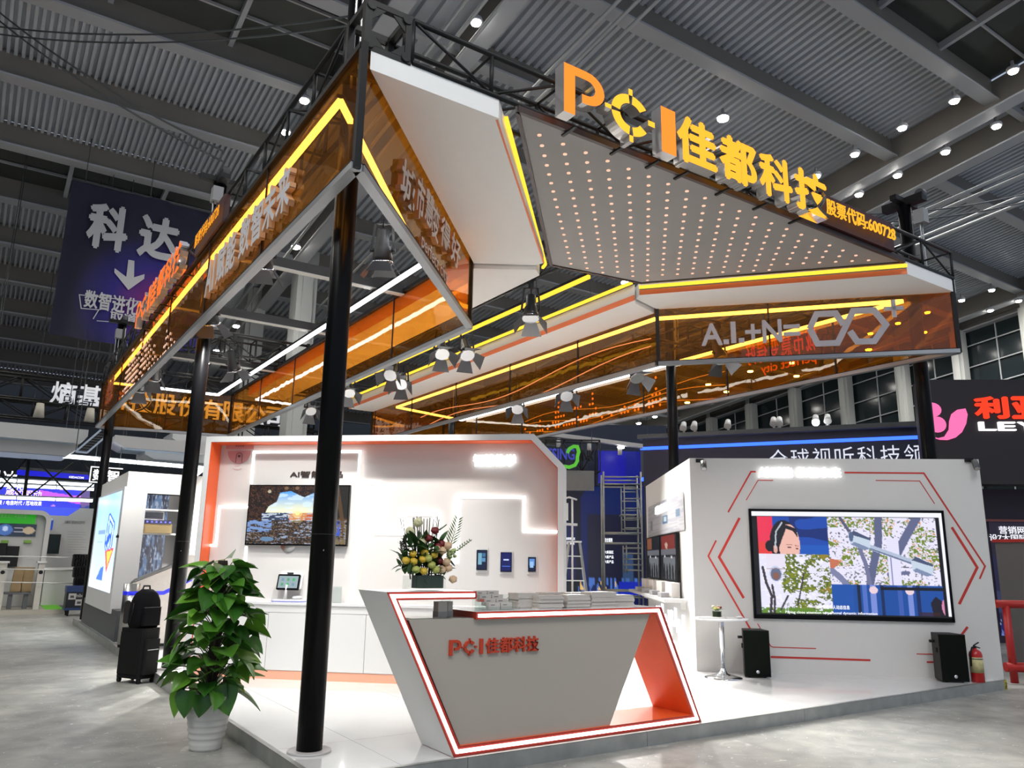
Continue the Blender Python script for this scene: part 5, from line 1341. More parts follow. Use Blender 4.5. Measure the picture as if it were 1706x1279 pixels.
mb = MB(); mb.bbox((0, .9, .002), (LS - .6, .998, .08), MS); mb.build('shelf_bracket', WHITE, sh)
for k in range(4):
    a_ = .3 + k * .9
    o = thing('display_box', 'white product box on the block shelf, ' + ('at its far end', 'second from its far end', 'second from the wall corner', 'closest to the wall corner')[k], 'box', MS @ Vector((a_, 1.05, .1)), 'white boxes on the block shelf')
    mb = MB(); mb.bbox((a_, 1.0505, .03), (a_ + .55, 1.27, .16), MS); mb.build('box_body', WHITE_M, o)
    mb = MB(); mb.bbox((a_ + .1, 1.051, .18), (a_ + .45, 1.12, .3), MS); mb.build('device', mat('device_grey', (.3, .3, .31), .5), o)
mz = [(0, .3), (0, .75), (.12, .75), (.12, .5), (.3, .5), (.3, .85), (.42, .85), (.42, .4)]
rr = random.Random(4)
for k in range(5):
    u = .7 + k * .62; s_ = 1 if k % 2 else -1
    ribbon(lw, MS @ Matrix.Translation((0, 0, .004)), [(u + a * 1.1, .12 + b * .85 + .05 * s_) for a, b in mz], .02, .006, glow('meander_led', (.86, .85, 1), 3), 'meander_light')
ribbon(lw, MS @ Matrix.Translation((0, 0, .004)), [(.5, .34), (LS - .25, .34)], .02, .006, glow('meander_led', (.86, .85, 1), 3), 'meander_light')

# ---- small black cameras on the top corners
for px, nm in (((1166, 768), 'by the side televisions'), ((1614, 767), 'by the red barrier')):
    u, v = L_(px)
    o = thing('surveillance_camera', 'small black bullet camera on the screen wall top corner ' + nm, 'camera', MLW @ Vector((u, v, .03)))
    mb = MB(); mb.bbox((u - .06, v - .02, 0), (u + .05, v + .03, .03), MLW); mb.build('mount', BLACK, o)
    mb = MB(); mb.cyl(MLW @ Vector((u, v - .0, .03)), MLW @ Vector((u + .04, v - .05, .09)), .018, n=8); mb.build('bracket', BLACK, o)
    mb = MB(); mb.cyl(MLW @ Vector((u + .04, v - .02, .07)), MLW @ Vector((u + .03, v - .13, .15)), .042, n=14); mb.build('camera_body', DGREY, o)
    mb = MB(); mb.cyl(MLW @ Vector((u + .03, v - .128, .1485)), MLW @ Vector((u + .0295, v - .133, .152)), .034, n=14); mb.build('camera_lens', CHROME, o)

# ---- loudspeakers
def speaker(px, label):
    b = onz(px, P); o = thing('loudspeaker', label, 'loudspeaker', b)
    M_ = MLW.copy(); M_.translation = b
    w_, h_, d_ = .34, .595, .33
    prof = [(-w_ / 2, 0), (w_ / 2, 0), (w_ / 2 - .05, -d_), (-w_ / 2 + .05, -d_)]
    R_ = M_ @ Matrix(((1, 0, 0, 0), (0, 0, 1, 0), (0, 1, 0, 0), (0, 0, 0, 1)))
    mb = MB(); mb.prism(prof, h_ - .012, R_ , z0=.012); mb.build('cabinet', mat('speaker_grey', (.03, .028, .026), .6, noise=.1, nscale=20, spec=.2), o)
    mb = MB(); mb.bbox((-w_ / 2 + .008, .02, 0), (w_ / 2 - .008, h_ - .008, .012), M_); mb.build('grille', mat('grille_black', (.005, .007, .005), .8, bump=.3, nscale=220, spec=.08), o)
    mb = MB(); mb.lathe([(.022, 0), (.022, .004)], 16, M_ @ Matrix.Translation((0, .075, .012))); mb.build('badge', CHROME, o)
    mb = MB(); mb.bbox((-w_ / 2 - .002, .36, -.13), (-w_ / 2 + .03, .42, -.08), M_); mb.build('handle', BLACK, o)
    mb = MB(); mb.cyl(M_ @ Vector((-w_ / 2 - .03, .49, -.2)), M_ @ Vector((-w_ / 2 + .04, .49, -.2)), .018, n=8); mb.build('stand_knob', BLACK, o)
    mb = MB()
    for a in (-1, 1):
        for c in (-.04, -.28): mb.cyl(M_ @ Vector((a * .1, 0, c)), M_ @ Vector((a * .1, .013, c)), .014, n=8)
    mb.build('rubber_foot', BLACK, o)
speaker((1263, 1129), 'black loudspeaker standing beside the round white table')
speaker((1593, 1137), 'black loudspeaker standing beside the fire extinguisher')

# ---- bar table with flowers
tb = onz((1204, 1128), P); tb = tb + NL * .06
tz = P + .745
o = thing('bar_table', 'round white table on a chrome column in front of the screen wall', 'table', tb)
mb = MB(); mb.lathe([(.24, 0), (.24, .01), (.17, .025), (.06, .06), (.035, .10), (.03, .12)], 32, Matrix.Translation(tb)); mb.build('base', CHROME, o)
mb = MB(); mb.lathe([(.024, .1), (.024, .36), (.033, .37), (.033, .70), (.03, .72)], 20, Matrix.Translation(tb)); mb.build('column', CHROME, o)
mb = MB(); mb.lathe([(.02, .715), (.34, .725), (.36, .735), (.36, .745), (.34, .75), (.001, .75)], 40, Matrix.Translation(tb)); mb.build('table_top', WHITE_G, o)
zt2 = tb.z + .75
vp_ = tb + DL * -.05 + Vector((0, 0, .75))
sf = thing('small_bouquet', 'little bouquet in a square glass vase on the round table', 'flowers', vp_)
mb = MB(); mb.box((vp_.x, vp_.y, vp_.z + .045), (.085, .085, .088)); mb.build('vase', sheet('vase_glass', (.55, .6, .52), 1.45, .02), sf)
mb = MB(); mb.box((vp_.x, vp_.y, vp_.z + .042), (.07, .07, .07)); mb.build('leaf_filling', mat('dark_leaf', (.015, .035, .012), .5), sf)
for k in range(14):
    a = k * 2.4; r_ = .02 + .05 * ((k * 7) % 5) / 5; p = vp_ + Vector((r_ * math.cos(a), r_ * math.sin(a), .12 + .03 * ((k * 3) % 4) / 4))
    mb = MB(); mb.ball(p, .02, 8, 6, (1, 1, .8)); mb.build('bloom', (GRY, CRM, REDR, PCH)[k % 4], sf)
for k in range(12):
    a = k * .55; link('leaf', flm, sf, Matrix.Translation(vp_ + Vector((.02 * math.cos(a), .02 * math.sin(a), .09))) @ Matrix.Rotation(a, 4, 'Z') @ Matrix.Rotation(.5, 4, 'X') @ Matrix.Scale(.8, 4))
ca = tb + DL * -.14 + NL * .12
bd = thing('sample_board', 'white flat sample board lying on the round table', 'board', ca + Vector((0, 0, .75)))
mb = MB(); mb.rbox((0, 0, .006), (.36, .12, .012), .02, Matrix.Translation(ca + Vector((0, 0, .7505))) @ Matrix.Rotation(-.68, 4, 'Z')); mb.build('board', WHITE_M, bd)
cm = tb + DL * .24; ms = thing('white_gadget', 'small rounded white gadget on the edge of the round table', 'gadget', cm + Vector((0, 0, .75)))
mb = MB(); mb.ball(cm + Vector((0, 0, .764)), .04, 12, 8, (1.4, 1, .35)); mb.build('shell', WHITE_G, ms)
mb = MB(); mb.ball(cm + Vector((.01, 0, .776)), .012, 8, 6, (1, 1, .35)); mb.build('button', GREYP, ms)

# ---- fire extinguisher
eb = onz((1630, 1136), P)
fe = thing('fire_extinguisher', 'red fire extinguisher with yellow label and black handle on the platform', 'fire extinguisher', eb)
RDX = mat('extinguisher_red', (.42, .012, .012), .3)
mb = MB(); mb.lathe([(.075, 0), (.08, .01), (.08, .34), (.07, .375), (.04, .40), (.025, .405), (.025, .42)], 24, Matrix.Translation(eb)); mb.build('cylinder', RDX, fe)
mb = MB(); mb.lathe([(.0808, .12), (.0808, .31)], 24, Matrix.Translation(eb)); mb.build('label', mat('label_yellow', (.50, .45, .22), .5, noise=.35, nscale=25), fe)
mb = MB(); mb.lathe([(.0815, .285), (.0815, .297)], 24, Matrix.Translation(eb)); mb.build('label_band', DGREY, fe)
mb = MB(); mb.cyl(eb + Vector((0, 0, .42)), eb + Vector((0, 0, .45)), .02, n=10); mb.bar(eb + Vector((-.02, 0, .445)), eb + Vector((.085, -.02, .42)), .02, .012); mb.bar(eb + Vector((-.02, 0, .455)), eb + Vector((.07, -.02, .49)), .02, .008); mb.build('valve_handle', BLACK, fe)
mb = MB(); mb.tube([eb + Vector((0, 0, .44)), eb + Vector((-.07, .0, .43)), eb + Vector((-.1, .01, .36)), eb + Vector((-.095, .02, .2))], .011, 8); mb.build('hose', BLACK, fe)

# ================================================================== POTTED PLANT
pb = onz((342, 1247), 0)
ppl = thing('potted_plant', 'tall leafy pothos plant on a moss pole in a ribbed white pot', 'plant', pb)
prof = [(.125, 0), (.13, .02)]
for i in range(7):
    z = .06 + .05 * i; r_ = .132 + .0085 * i; prof += [(r_, z - .02), (r_ + .008, z), (r_ + .002, z + .022)]
prof += [(.19, .40), (.195, .42), (.185, .43), (.175, .41), (.16, .38)]
mb = MB(); mb.lathe(prof, 40, Matrix.Translation(pb)); mb.build('pot', mat('pot_white', (.68, .67, .63), .35), ppl)
mb = MB(); mb.lathe([(.17, .385), (.001, .39)], 24, Matrix.Translation(pb)); mb.build('soil', mat('soil', (.03, .02, .012), .9), ppl)
mb = MB(); mb.lathe([(.045, .38), (.05, .9), (.045, 1.5), (.04, 1.53)], 12, Matrix.Translation(pb)); mb.build('moss_pole', mat('moss_pole', (.02, .012, .008), .9, bump=.8, nscale=40), ppl)
mb = MB(); tw = (CAM - pb); tw.z = 0; tw.normalize(); sdv = Vector((-tw.y, tw.x, 0))
Tp = frame(pb + Vector((0, 0, 0)), -sdv * -1 if False else Vector((tw.y * -1, tw.x, 0)))
for (a_, z0_, z1_, da) in ((-.15, .29, .38, .09), (.04, .36, .39, .3)):
    base = math.atan2(tw.y, tw.x) - .25 + a_
    n = 6
    for i in range(n):
        a0_, a1_ = base + da * i / n, base + da * (i + 1) / n
        r0_, r1_ = .1755 + (z0_ - .29) * .17, .1755 + (z1_ - .29) * .17
        mb.add([pb + Vector((r0_ * math.cos(a0_), r0_ * math.sin(a0_), z0_)), pb + Vector((r0_ * math.cos(a1_), r0_ * math.sin(a1_), z0_)), pb + Vector((r1_ * math.cos(a1_), r1_ * math.sin(a1_), z1_)), pb + Vector((r1_ * math.cos(a0_), r1_ * math.sin(a0_), z1_))], [(0, 1, 2, 3)])
mb.build('blue_tape', mat('blue_tape', (.02, .07, .3), .5), ppl, fix=False)
def heart_leaf(L, wd):
    mb = MB(); out = [(0, 0)]
    ctl = [(.0, .0), (-.28, -.10), (-.48, .06), (-.5, .28), (-.38, .55), (-.2, .82), (0, 1.08)]
    nrow = 7; vs_ = []; fs_ = []
    xs_ = [(.03, .0), (.40, .10), (.50, .27), (.46, .45), (.34, .66), (.17, .88), (.0, 1.06)]
    for i, (hw, yy) in enumerate(xs_):
        droop = -.16 * yy * yy * L
        for t in (-1, -.5, 0, .5, 1):
            back = -.12 * abs(t) * (1 - min(1, yy * 2.2)) if i in (1,) else 0
            vs_.append((t * hw * wd * 2, (yy + back) * L, droop + abs(t) * hw * wd * .55 + (.0 if t else -.004)))
    for i in range(nrow - 1):
        for k in range(4):
            a_ = i * 5 + k; fs_.append((a_, a_ + 1, a_ + 6, a_ + 5))
    mb.add(vs_, fs_, 0, True); return mb
def leafmat(name, c0, c1):
    m = mat(name, c0, .28, noise=.35, nscale=5); return m
LFM = [leafmat('pothos_green', (.07, .22, .02), 0), leafmat('pothos_dark', (.03, .12, .014), 0), leafmat('pothos_light', (.13, .32, .03), 0)]
lms = []
for i, (L_len, wd_) in enumerate(((.18, .092), (.215, .105), (.16, .082))):
    for mt_ in LFM:
        q = heart_leaf(L_len, wd_).build('tmp', mt_, fix=False); lms.append(q.data); bpy.data.objects.remove(q)
STM = mat('plant_stem', (.05, .07, .02), .6)
rr = random.Random(21)
NLF = 150
for k in range(NLF):
    t = (k + .5) / NLF; z = .42 + 1.08 * t; a = k * 2.39996 + rr.uniform(-.35, .35)
    R0 = (.42 if t < .6 else .42 - (t - .6) * .62) * rr.uniform(.45, 1.0)
    if t < .12: R0 = rr.uniform(.18, .36)
    p1 = pb + Vector((R0 * .72 * math.cos(a), R0 * .72 * math.sin(a), z + rr.uniform(-.03, .07)))
    p0 = pb + Vector((.04 * math.cos(a), .04 * math.sin(a), z - .10))
    pm = (p0 + p1) / 2 + Vector((0, 0, .04))
    lf = lms[rr.randrange(9)]
    pitch = rr.uniform(-.75, .35) if t > .1 else rr.uniform(-1.4, -.5)
    M_ = Matrix.Translation(p1) @ Matrix.Rotation(a - math.pi / 2, 4, 'Z') @ Matrix.Rotation(pitch, 4, 'X') @ Matrix.Rotation(rr.uniform(-.6, .6), 4, 'Y') @ Matrix.Scale(rr.uniform(.85, 1.15), 4)
    mb = MB(); mb.tube([p0, pm, p1], .0045, 5); mb.build('leaf_stalk', STM, ppl, fix=False)
    link('leaf', lf, ppl, M_)

# ================================================================== LUGGAGE
sb_ = onz((243, 1139), 0) + Vector((-.08, 0, 0))
RT = Matrix.Translation(sb_) @ Matrix.Rotation(.5, 4, 'Z')
SUIT = mat('suitcase_fabric', (.011, .011, .011), .8, noise=.3, nscale=60, spec=.1)
sc_ = thing('suitcase', 'dark fabric suitcase on wheels standing on the concrete', 'suitcase', sb_)
mb = MB(); mb.rbox((.10, .2, .36), (.28, .44, .60), .06, RT); mb.build('shell', SUIT, sc_)
mb = MB(); mb.rbox((.10, -.03, .32), (.22, .06, .42), .025, RT); mb.build('front_pocket', SUIT, sc_)
mb = MB(); mb.rbox((-.035, .2, .36), (.03, .36, .5), .01, RT); mb.build('side_panel', SUIT, sc_)
for a, b in ((.0, .02), (.2, .02), (.0, .38), (.2, .38)):
    mb = MB(); mb.cyl(RT @ Vector((a - .015, b, .03)), RT @ Vector((a + .015, b, .03)), .03, n=14); mb.bbox((a - .02, b - .02, .03), (a + .02, b + .02, .075), RT); mb.build('wheel', BLACK, sc_)
mb = MB(); mb.bbox((.06, .3, .66), (.22, .33, .69), RT); mb.build('top_handle', BLACK, sc_)
mb = MB(); mb.bbox((.02, -.064, .40), (.18, -.058, .41), RT); mb.build('zip', CHROME, sc_)
bp0 = RT @ Vector((.11, .18, .663))
bk_ = thing('backpack', 'black backpack sitting on top of the suitcase', 'backpack', bp0)
RB_ = Matrix.Translation(bp0) @ Matrix.Rotation(.35, 4, 'Z')
BKM = mat('backpack_fabric', (.005, .005, .006), .8, noise=.4, nscale=50, spec=.1)
mb = MB()
rows = [(0, .15, .13), (.05, .17, .15), (.2, .17, .15), (.33, .155, .14), (.42, .12, .11), (.47, .06, .06)]
vs_ = []; fs_ = []; n = 16
for z, a_, b_ in rows:
    for i in range(n):
        t = 2 * math.pi * i / n; c_, s_ = math.cos(t), math.sin(t); e = .55
        vs_.append((a_ * math.copysign(abs(c_) ** e, c_), b_ * math.copysign(abs(s_) ** e, s_), z))
for k in range(len(rows) - 1):
    for i in range(n): fs_.append((k * n + i, k * n + (i + 1) % n, (k + 1) * n + (i + 1) % n, (k + 1) * n + i))
fs_ += [tuple(range(n - 1, -1, -1)), tuple((len(rows) - 1) * n + i for i in range(n))]
mb.add(vs_, fs_, 0, True, RB_); mb.build('bag_body', BKM, bk_)
mb = MB(); mb.rbox((0, -.16, .14), (.24, .06, .22), .025, RB_); mb.build('front_pocket', BKM, bk_)
mb = MB(); mb.tube([RB_ @ Vector(v) for v in ((-.05, .02, .46), (-.04, .02, .51), (.04, .02, .51), (.05, .02, .46))], .012, 8); mb.build('carry_loop', BLACK, bk_)
mb = MB(); mb.tube([RB_ @ Vector((-.17, -.02, .3)), RB_ @ Vector((-.172, -.02, .2)), RB_ @ Vector((-.165, .03, .06))], .01, 6); mb.build('strap', BLACK, bk_)
mb = MB(); mb.bbox((-.12, -.192, .25), (.12, -.188, .256), RB_); mb.build('zip', DGREY, bk_)

# ================================================================== LEFT WING EXHIBITS
# light box cabinet along the platform edge
yn = onx((179, 1021), .04).y; yf_ = onx((138, 1000), .04).y
lb = thing('lightbox_cabinet', 'white cabinet with tall glowing blue light box on a dark grey plinth', 'display cabinet', (.2, (yn + yf_) / 2, P))
yA, yB_ = onx((189, 1070), .06).y, 14.7
mb = MB(); mb.bbox((.06, yA, P), (.44, yB_, onx((170, 1018), .06).z if False else .62)); mb.build('plinth', mat('plinth_grey', (.06, .065, .07), .5, noise=.05), lb)
zt3 = onx((206.8, 815.8), .03).z
xc_ = max(.44, min(.6, ony((241, 822), yn + .12).x - .03))
mb = MB(); mb.bbox((.12, yn + .1, .62), (xc_, yB_ - .1, 3.1)); mb.build('cabinet_wall', WHITE_M, lb)
zb3 = onx((180, 1021), .03).z
y_n = onx((183, 988), .03).y; y_f = onx((147, 976), .03).y
mb = MB(); mb.bbox((.03, y_n - .25, zb3), (.42, y_f + .2, zt3 + .06)); mb.build('lightbox_case', WHITE, lb)
scr = Pic(60, 90, (150, 190, 232)); scr.grad(np.ones_like(scr.X) > 0, (118, 178, 236), (205, 222, 240), scr.Y * .9 + .25 * scr.noise(3, 4, 1))
for w_, c in ((.05, (40, 90, 210)), (.02, (200, 225, 250))): scr.line([(.62, .24), (.82, .33), (.80, .55), (.70, .66), (.58, .52), (.62, .24)], w_, c)
scr.line([(.70, .45), (.62, .52)], .05, (40, 90, 215)); scr.poly([(.60, .60), (.95, .56), (.74, .82)], (230, 70, 80)); scr.poly([(.66, .61), (.90, .585), (.75, .76)], (245, 190, 80)); scr.poly([(.34, .90), (.50, .77), (.62, .76), (.62, .90)], (60, 110, 220)); scr.rect(.18, .38, .5, .42, (120, 150, 190)); scr.rect(.18, .45, .48, .46, (150, 175, 210)); scr.rect(.18, .50, .44, .51, (150, 175, 210))
scr.build('lightbox_face', [(.028, y_f, onx((168, 829), .03).z), (.028, y_n, zt3), (.028, y_n, onx((183, 988), .03).z), (.028, y_f, onx((147, 976), .03).z)], vcol_mat('screen_1.4', 1.4), lb)
mb = MB(); mb.cyl((.02, y_n - .1, 1.9), (.035, y_n - .1, 1.9), .03, n=10); mb.bbox((.0, y_n - .26, 1.86), (.03, y_n - .1, 1.9)); mb.build('lock', BLACK, lb)
zs_w = [(yn + .6, 3.1), (yn + 2.0, 3.0), (yn + 2.7, 2.7), (yn + 3.0, 2.3)]
# shelf wall facing the aisle
yW = yn + .12
sw = thing('shelf_wall', 'white wall with recessed shelf printed with blue server cables', 'display wall', (1.3, yW, P))
Wy = lambda px: ony(px, yW)
a_, b_ = Wy((241, 822)), Wy((302, 950)); x_e = 2.3
zA, zB_ = 1.25, Wy((260, 822)).z
xa_, xb_ = a_.x, Wy((298, 880)).x
for lo, hi in (((xc_ + .01, P), (xa_, 3.1)), ((xb_, P), (x_e, 3.1)), ((xa_, zB_), (xb_, 3.1)), ((xa_, P), (xb_, zA - .5))):
    if hi[0] - lo[0] > .01:
        mb = MB(); mb.bbox((lo[0], yW, lo[1]), (hi[0], yW + .08, hi[1])); mb.build('wall_board', WHITE_M, sw)
rk = Pic(50, 70, (20, 40, 80)); rk.put(rk.noise(24, 9, 2) > .5, (110, 150, 200), .8); rk.put(rk.noise(30, 40, 4) > .72, (190, 210, 235), .8); rk.put(rk.noise(12, 6, 6) > .66, (12, 22, 46), .8)
rk.build('rack_print', [(xa_, yW + .35, zB_), (xb_ * .75 + xa_ * .25, yW + .35, zB_), (xb_ * .75 + xa_ * .25, yW + .35, zA - .5), (xa_, yW + .35, zA - .5)], vcol_mat('screen_0.5', .5), sw)
mb = MB(); mb.bbox((xa_ - .02, yW + .36, zA - .5), (xb_ + .02, yW + .38, zB_)); mb.build('niche_back', GREYP, sw)
zsh = [Wy((270, 848)).z, Wy((270, 888)).z]
for z in zsh:
    mb = MB(); mb.bbox((xa_, yW + .02, z - .03), (xb_, yW + .35, z)); mb.build('shelf_board', WHITE, sw)
mb = MB(); mb.bbox((xa_ + .02, yW - .05, zsh[1] + .001), (xa_ + (xb_ - xa_) * .8, yW + .3, zsh[1] + .17)); tag(mb.build('storage_box', mat('box_brown', (.30, .22, .10), .6, noise=.1)), 'brown box lying on the recessed shelf', 'box')
o = thing('rack_server', 'flat dark blue server unit on top of the brown box', 'server', (xa_ + .3, yW, zsh[1] + .17))
mb = MB(); mb.bbox((xa_ + .04, yW - .06, zsh[1] + .172), (xa_ + (xb_ - xa_) * .75, yW + .25, zsh[1] + .24)); mb.build('chassis', mat('navy', (.01, .012, .06), .3), o)
mb = MB()
for i in range(6): mb.bbox((xa_ + .08 + .08 * i, yW - .064, zsh[1] + .19), (xa_ + .11 + .08 * i, yW - .06, zsh[1] + .22))
mb.build('indicator', glow('indicator_blue', (.2, .2, 1), 1.5), o)
o = thing('shelf_monitor', 'small dark monitor with white frame behind the server unit', 'monitor', (xa_ + .3, yW + .2, zsh[1] + .25))
mb = MB(); mb.bbox((xa_ + .02, yW + .1, zsh[1] + .241), (xa_ + (xb_ - xa_) * .6, yW + .13, zsh[0] - .035)); mb.build('monitor_frame', WHITE, o)
mb = MB(); mb.bbox((xa_ + .05, yW + .095, zsh[1] + .27), (xa_ + (xb_ - xa_) * .57, yW + .1, zsh[0] - .06)); mb.build('monitor_glass', mat('screen_off', (.02, .03, .06), .2), o)
# turnstiles
def turnstile(x, y, label, s=1.):
    o = thing('turnstile', label, 'turnstile', (x, y, P)); M_ = frame((x, y, P), (1, 0, 0))
    pr = [(0, .05), (.98, .05), (.98, 1.35)] + arc(.88, 1.36, .1, 0, 125, 6) + [(.70, 1.36), (.60, 1.25), (.10, 1.03), (.02, 1.0), (0, .96)]
    mb = MB(); mb.prism(pr, .26, M_ @ Matrix.Translation((0, 0, -.26))); mb.build('body', STEEL, o)
    mb = MB(); mb.cyl((x + .06, y + .13, P + .05), (x + .06, y + .13, P + .985), .15, n=24); mb.build('rounded_end', STEEL, o)
    mb = MB(); mb.cyl((x + .06, y + .13, P), (x + .06, y + .13, P + .05), .14, n=24); mb.bbox((x + .05, y + .02, P), (x + .95, y + .24, P + .05)); mb.build('foot', BLACK, o)
    mb = MB(); q = [(0.02, 1.005), (.10, 1.035), (.60, 1.255), (.70, 1.365), (.82, 1.44), (.80, 1.47), (.68, 1.40), (.58, 1.285), (.08, 1.06)]
    mb.prism(q[::-1], .25, M_ @ Matrix.Translation((0, 0, -.255))); mb.build('top_plate', mat('top_grey', (.12, .12, .12), .4), o)
    bl = mat('turnstile_blue', (.015, .02, .5), .3, emit=(.02, .03, 1), es=.3)
    ribbon(o, M_ @ Matrix.Translation((0, 0, .001)), [(-.05, .84), (.50, .84), (.98, 1.10)], .06, .005, bl, 'blue_stripe')
    mb = MB(); mb.cyl((x + .06, y + .13, P + .81), (x + .06, y + .13, P + .87), .153, n=24); mb.build('blue_stripe', bl, o)
    mb = MB(); mb.prism([(.0 + .05 * math.cos(t), .55 + (.13 if math.sin(t) > 0 else -.13) + .05 * math.sin(t)) for t in [2 * math.pi * i / 16 for i in range(16)]], .005, M_ @ Matrix.Translation((-.02, 0, .025))); mb.build('sensor_window', BLACKG, o)
    mb = MB(); mb.cyl((x + .62, y - .004, P + 1.12), (x + .62, y, P + 1.12), .025, n=12); mb.build('sensor_eye', BLACKG, o)
    return o
tq = onz((201, 1079), P)
turnstile(tq.x + .04, tq.y - .05, 'stainless steel turnstile with blue stripe behind the luggage')
turnstile(tq.x + 1.35, tq.y - .05, 'second stainless turnstile glimpsed between the pole and the plant')

# ================================================================== NEIGHBOUR BOOTHS, LEFT
yT = 24.0
G = lambda px, y: ony(px, y)
za, zb2 = G((60, 629), yT).z, G((60, 668), yT).z
xe0, xe1 = G((-120, 640), yT).x, G((520, 690), yT).x
truss('sign_truss', 'dark truss carrying the white company name letters beyond the left wing', (xe0, yT, (za + zb2) / 2), (xe1, yT, (za + zb2) / 2), wd=.6, hg=za - zb2, bay=1.2, r=.045)
zc2, zd2 = G((60, 675), yT).z, G((60, 702), yT).z
truss('sign_truss', 'second dark truss hanging below the company name letters', (xe0, yT - .5, (zc2 + zd2) / 2), (xe1, yT - .5, (zc2 + zd2) / 2), wd=.5, hg=zc2 - zd2, bay=.9, r=.035)
nm = thing('company_sign', 'white company name letters mounted on the truss beyond the left wing', 'letter sign', (G((85, 650), yT).x, yT - .4, zb2))
MG = frame((0, yT - .4, 0), (1, 0, 0))
ux0 = uvof(MG, (85, 650))[0]; ux1 = uvof(MG, (128, 655))[0]; stp = uvof(MG, (130, 655))[0] - ux0
zz0, zz1 = uvof(MG, (106, 674))[1], uvof(MG, (106, 637))[1]
for i, ch in enumerate('熵基科技股份有限公司'):
    mb = MB(); letters(mb, ch, MG, stp * .93, zz1 - zz0, .12, .012, 0, 0, ux0 + i * stp, zz0); mb.build('letter', mat('sign_white', (.72, .72, .72), .5, emit=(.9, .92, 1), es=.25), nm)
for i, px in enumerate(((66, 682), (150, 690))):
    p = G(px, yT - .9); o = thing('worklight', 'pale round worklight hanging under the company sign truss', 'lamp', p, 'worklights under the company sign')
    mb = MB(); mb.cyl(p + Vector((0, 0, -.25)), p + Vector((0, 0, .2)), .16, .11, n=14); mb.build('shade', mat('shade_cream', (.5, .47, .38), .5), o)
    mb = MB(); mb.tube([p + Vector((0, 0, .2)), p + Vector((.05, 0, .5))], .02, 6); mb.build('hook', BLACK, o)
# stepped pale canopy beams
PB = mat('canopy_pale', (.55, .56, .56), .5)
yc2 = 20.0
for k, (qa, qb, lab) in enumerate((((-60, 700), (148, 714), 'pale canopy board nearest the sign truss, cut off at the long fascia'), ((-60, 724), (130, 738), 'lower pale canopy board under the first one'),
                                   ((192, 727), (345, 742), 'pale canopy board beyond the far pole'), ((242, 748), (345, 758), 'short lower pale canopy board beyond the far pole'), ((288, 722), (345, 728), 'stepped upper canopy board beside the white wall frame'))):
    pa, pb_ = G(qa, yc2 + .4 * k), G(qb, yc2 + .4 * k); h = .36 if k < 2 else .3
    o = thing('canopy_board', lab, 'canopy', pa)
    mb = MB(); mb.prism([(pa.x, pa.z - h), (pb_.x - .25, pa.z - h), (pb_.x, pa.z - h * .4), (pb_.x, pa.z + .05), (pa.x, pa.z + .05)] if k < 2 else [(pa.x, pa.z - h * .5), (pa.x + .3, pa.z - h), (pb_.x, pa.z - h), (pb_.x, pa.z + .05), (pa.x, pa.z + .05)], 1.6, frame((0, yc2 + .4 * k + 1.6, 0), (1, 0, 0))); mb.build('board', PB, o)
    mb = MB(); mb.bbox((pa.x + .3, yc2 + .4 * k + .05, pa.z - h - .02), (pb_.x - .3, yc2 + .4 * k + 1.5, pa.z - h)); mb.build('underside', mat('canopy_blue', (.35, .42, .52), .5), o); hang(o, (pa.x + .4, yc2 + .4 * k + .8, pa.z)); hang(o, (pb_.x - .3, yc2 + .4 * k + .8, pa.z))
# louvre hatch with pale frame
p = G((150, 735), 19.5); o = thing('ladder_tray', 'blue edged cable ladder tray sloping up behind the far pole', 'cable tray', p)
pa, pb_ = G((126, 752), 19.5), G((168, 716), 19.5); pc = G((145, 754), 19.5)
mb = MB(); mb.bar(pa, pb_, .08, .05); mb.bar(pc, pb_ + (pc - pa), .08, .05); mb.bar(pa, pc, .06, .05); mb.build('tray_rail', mat('pale_blue', (.45, .55, .7), .4), o); hang(o, pa); hang(o, pb_)
for i in range(8):
    t = .12 + .11 * i; q = pa.lerp(pb_, t); mb = MB(); mb.bar(q, q + (pc - pa), .05, .05); mb.build('tray_rung', BLACKM, o)
# light tubes
TB = glow('booth_tube', (.9, .97, 1), 3.5)
yl = 21.0
for k, (qa, qb, d_, lab) in enumerate((((-40, 747), (345, 780), 0, 'upper glowing light tube crossing behind the far pole'), ((-40, 797), (158, 808), 1.2, 'middle glowing light tube over the blue screen'), ((-40, 806), (158, 815), 1.2, 'second middle glowing light tube over the blue screen'), ((-40, 827), (156, 834), .6, 'lowest glowing light tube across the blue screen'))):
    pa, pb_ = G(qa, yl + d_), G(qb, yl + d_); o = thing('light_tube', lab, 'light tube', pa)
    n = 6 if k == 0 else 3
    for i in range(n):
        a_ = pa.lerp(pb_, i / n); b_ = pa.lerp(pb_, (i + .97) / n); mb = MB(); mb.cyl(a_, b_, .045 if k else .06, n=10); mb.build('tube', TB, o)
    mb = MB(); mb.bar(pa + Vector((0, .1, .06)), pb_ + Vector((0, .1, .06)), .08, .06); mb.build('tube_holder', DGREY, o)
pa, pb_ = G((341, 779), yl), G((323, 793), yl); o = thing('light_tube', 'short slanting light tube beside the white wall frame', 'light tube', pa)
mb = MB(); mb.cyl(pa, pb_, .07, n=10); mb.build('tube', TB, o); mb = MB(); mb.bar(pa + Vector((0, .1, .06)), pb_ + Vector((0, .1, .06)), .06, .06); mb.build('tube_holder', DGREY, o)
